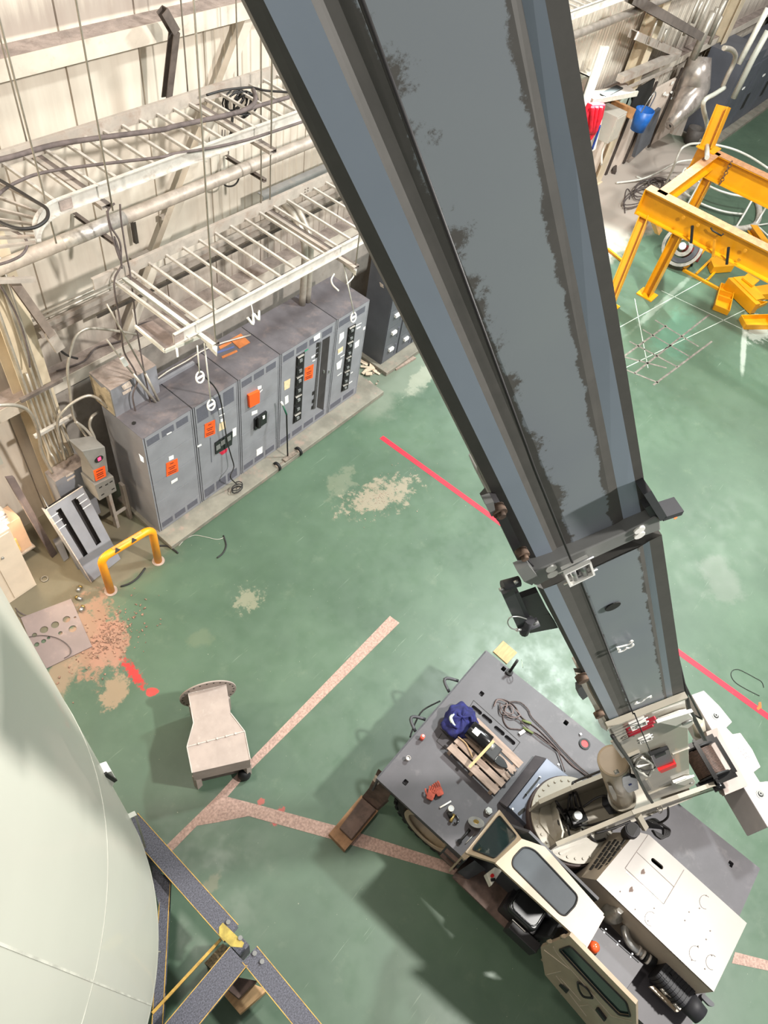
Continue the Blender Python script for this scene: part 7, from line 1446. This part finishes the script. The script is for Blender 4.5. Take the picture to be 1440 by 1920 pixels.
for k, (x0_, x1_, m, lb) in enumerate(((150,250,mat('olive_pipe', (110,104,90), .6), 'dark olive vertical duct'),(200,300,mGIRT,'pale vertical duct'),)):
    A = Y(q('D1',x0_,260), 7.6); b = MB(); b.lohi((A.x-.2,7.5,1.2), (A.x+.25,7.8,3.6)); single(b, 'vertical_duct', m, lb+' on the far wall right beside the boom', 'duct', (A.x,7.6,1.2))
for k in range(3):
    A = Y(q('D1',120+22*k,560), 7.45); B = Y(q('D1',165+22*k,420), 7.45); b = MB(); b.cyl((A.x,7.45,.8), (A.x,7.45,B.z+.2), .045, n=8); single(b, 'white_conduit', mSTRUT, 'white vertical conduit in the row beside the boom on the far wall', 'conduit', (A.x,7.45,.8), 'white conduits beside the boom')
# distant switchgear row
mFAR = mat('far_cabinet_grey', (84,86,94), .5, 0, .08, 1.2)
fy = Z((1290,290),.1).y
for k in range(9):
    x0 = 26.8+1.9*k; t = thing('distant_cabinet', ['first (nearest) grey cabinet of the distant line at the far wall','second grey cabinet of the distant line, open cage on top'][k] if k < 2 else 'grey cabinet further along the distant line at the top right corner', 'electrical cabinet', (x0+.95, fy+.5, 0), 'distant cabinets')
    b = MB(); b.lohi((x0,fy,.1), (x0+1.88,fy+1.2,2.3 if k % 3 else 2.6)); b.obj('body', mFAR, t)
    b = MB(); b.lohi((x0+.06,fy-.03,.2), (x0+.9,fy,2.2)); b.lohi((x0+.98,fy-.03,.2), (x0+1.82,fy,2.2)); b.obj('doors', mFAR, t)
    if k in (2,3,5,6):
        b = MB(); b.lohi((x0+.4,fy-.05,1.2), (x0+.75,fy-.03,1.6)); L(b.obj('red_tag', mat('old_tag', (190,60,50), .6), t), 'red tag')
    b = MB(); b.lohi((x0+1.1,fy-.05,1.5), (x0+1.3,fy-.03,1.56)); b.obj('label', mWHITE, t)
    b = MB(); b.lohi((x0+.3,fy-.04,.6), (x0+.6,fy-.03,1.1)); b.obj('dark_window', mINK, t)
b = MB(); b.lohi((26.6,fy-.3,0), (46,fy+1.3,.1)); struct(b.obj('trim_11', mPAD))
for k, (pts, r_, m, lb) in enumerate(((((1440,60),(1330,270),(1220,480)),.07,mSTRUT,'left one of two long pale pipes in front of the distant cabinets'), (((1440,230),(1330,430),(1180,735)),.08,mSIL,'right and longer of two pale pipes in front of the distant cabinets'))):
    P = [Y(q('D1',*p), 5.4) for p in pts]; b = MB(); b.tube(P, r_, 8); single(b, 'long_pipe', m, lb, 'pipe', P[-1])
wire('bent_pipe', [Y(q('D1',*p), 5.3) for p in ((1110,660),(1040,705),(965,750),(955,810),(970,880),(985,960))]+[X(q('D3',955,320), 19.6)], .06, mSIL, 'crooked white pipe coming down to the gantry from the distant cabinets', 'pipe', 4)
wire('bent_pipe', [Y(q('D1',*p), 5.5) for p in ((1110,360),(1160,370),(1195,410),(1180,480),(1140,560),(1100,650))], .06, mCOND, 'bent grey conduit in front of the dark gap beside the distant cabinets', 'pipe', 4)
c = Z(q('D2',905,975), .2); b = MB(); b.rev(V((c.x,c.y,0)), [(0,0),(.22,0),(.28,.5),(.26,.5),(.2,.03),(0,.03)], 20); single(b, 'dark_bin', mat('dark_bin', (80,74,70), .7), 'small dark bin on the floor in the gap before the distant cabinets', 'bin', (c.x,c.y,0))
c = Z(q('D2',345,1210), .03); b = MB(); b.box(c+V((0,0,.03)), (.4,.12,.1), (1,.5,0)); single(b, 'floor_scrap', mat('dark_batten'), 'small dark scrap on the dusty floor by the far wall foot', 'scrap', (c.x,c.y,0))
# floor odds and ends on the right
for px, lb, m, s in (((1268,970),'small orange tag on the floor right of the boom collar',mORANGE,.07),((1425,1325),'small orange scrap on the floor beside the red line',mORANGE,.09)):
    c = Z(px, .004); b = MB(); b.prism([c+V((-s,0,0)), c+V((0,-s*.3,0)), c+V((s,.02,0)), c+V((s*.6,s*.5,0)), c+V((-.01,s*.3,0)), c+V((-s*.8,s*.4,0))], (0,0,.003)); single(b, 'orange_scrap', m, lb, 'scrap', (c.x,c.y,0))
wire('floor_wire', [Z(q('K2',*p), .008) for p in ((1380,245),(1290,200),(1210,150),(1178,100),(1190,65),(1230,58),(1290,85),(1345,115),(1395,145),(1410,185))], .005, mPIPEBLK, 'thin black wire loop lying on the floor beyond the counterweight', 'wire', 5)

# ---------------------------------------------------------------- loose rubble nobody could count
def rubble(name, px, spread, n, s0, s1, m, lab, seed=1):
    r = random.Random(seed); b = MB(); c = Z(px, 0)
    for i in range(n):
        a = r.uniform(0, 6.28); d = abs(r.gauss(0, .5)); p = c+V((math.cos(a)*d*spread[0], math.sin(a)*d*spread[1], 0)); s = r.uniform(s0, s1); t = r.uniform(0, 3)
        b.box(p+V((0,0,s*.25)), (s, s*r.uniform(.3,.9), s*.5), (math.cos(t), math.sin(t), r.uniform(-.2,.2)), (-math.sin(t), math.cos(t), 0))
    return tag(b.obj(name, m, origin=c), lab, 'rubble', kind='stuff')
rubble('brick_rubble', (205,1195), (.75,.45), 420, .008, .035, mat('brick_grit', (150,116,98), .95, 0, .3, 30), 'pinkish brick grit strewn around the corner of the perforated plate', 2)
rubble('dust_crumbs', (712,930), (1.1,.5), 200, .005, .018, mat('dust_grit', (168,152,136), .95, 0, .2, 30), 'pale crumbs in the swept dust patch on the open green floor', 3)
rubble('wall_crumbs', (700,690), (.7,.35), 160, .01, .04, mat('dust_grit'), 'pale crumbs beside the litter between the two cabinet lines', 4)
for o in bpy.data.objects:
    if '_o' in o.keys(): del o['_o']
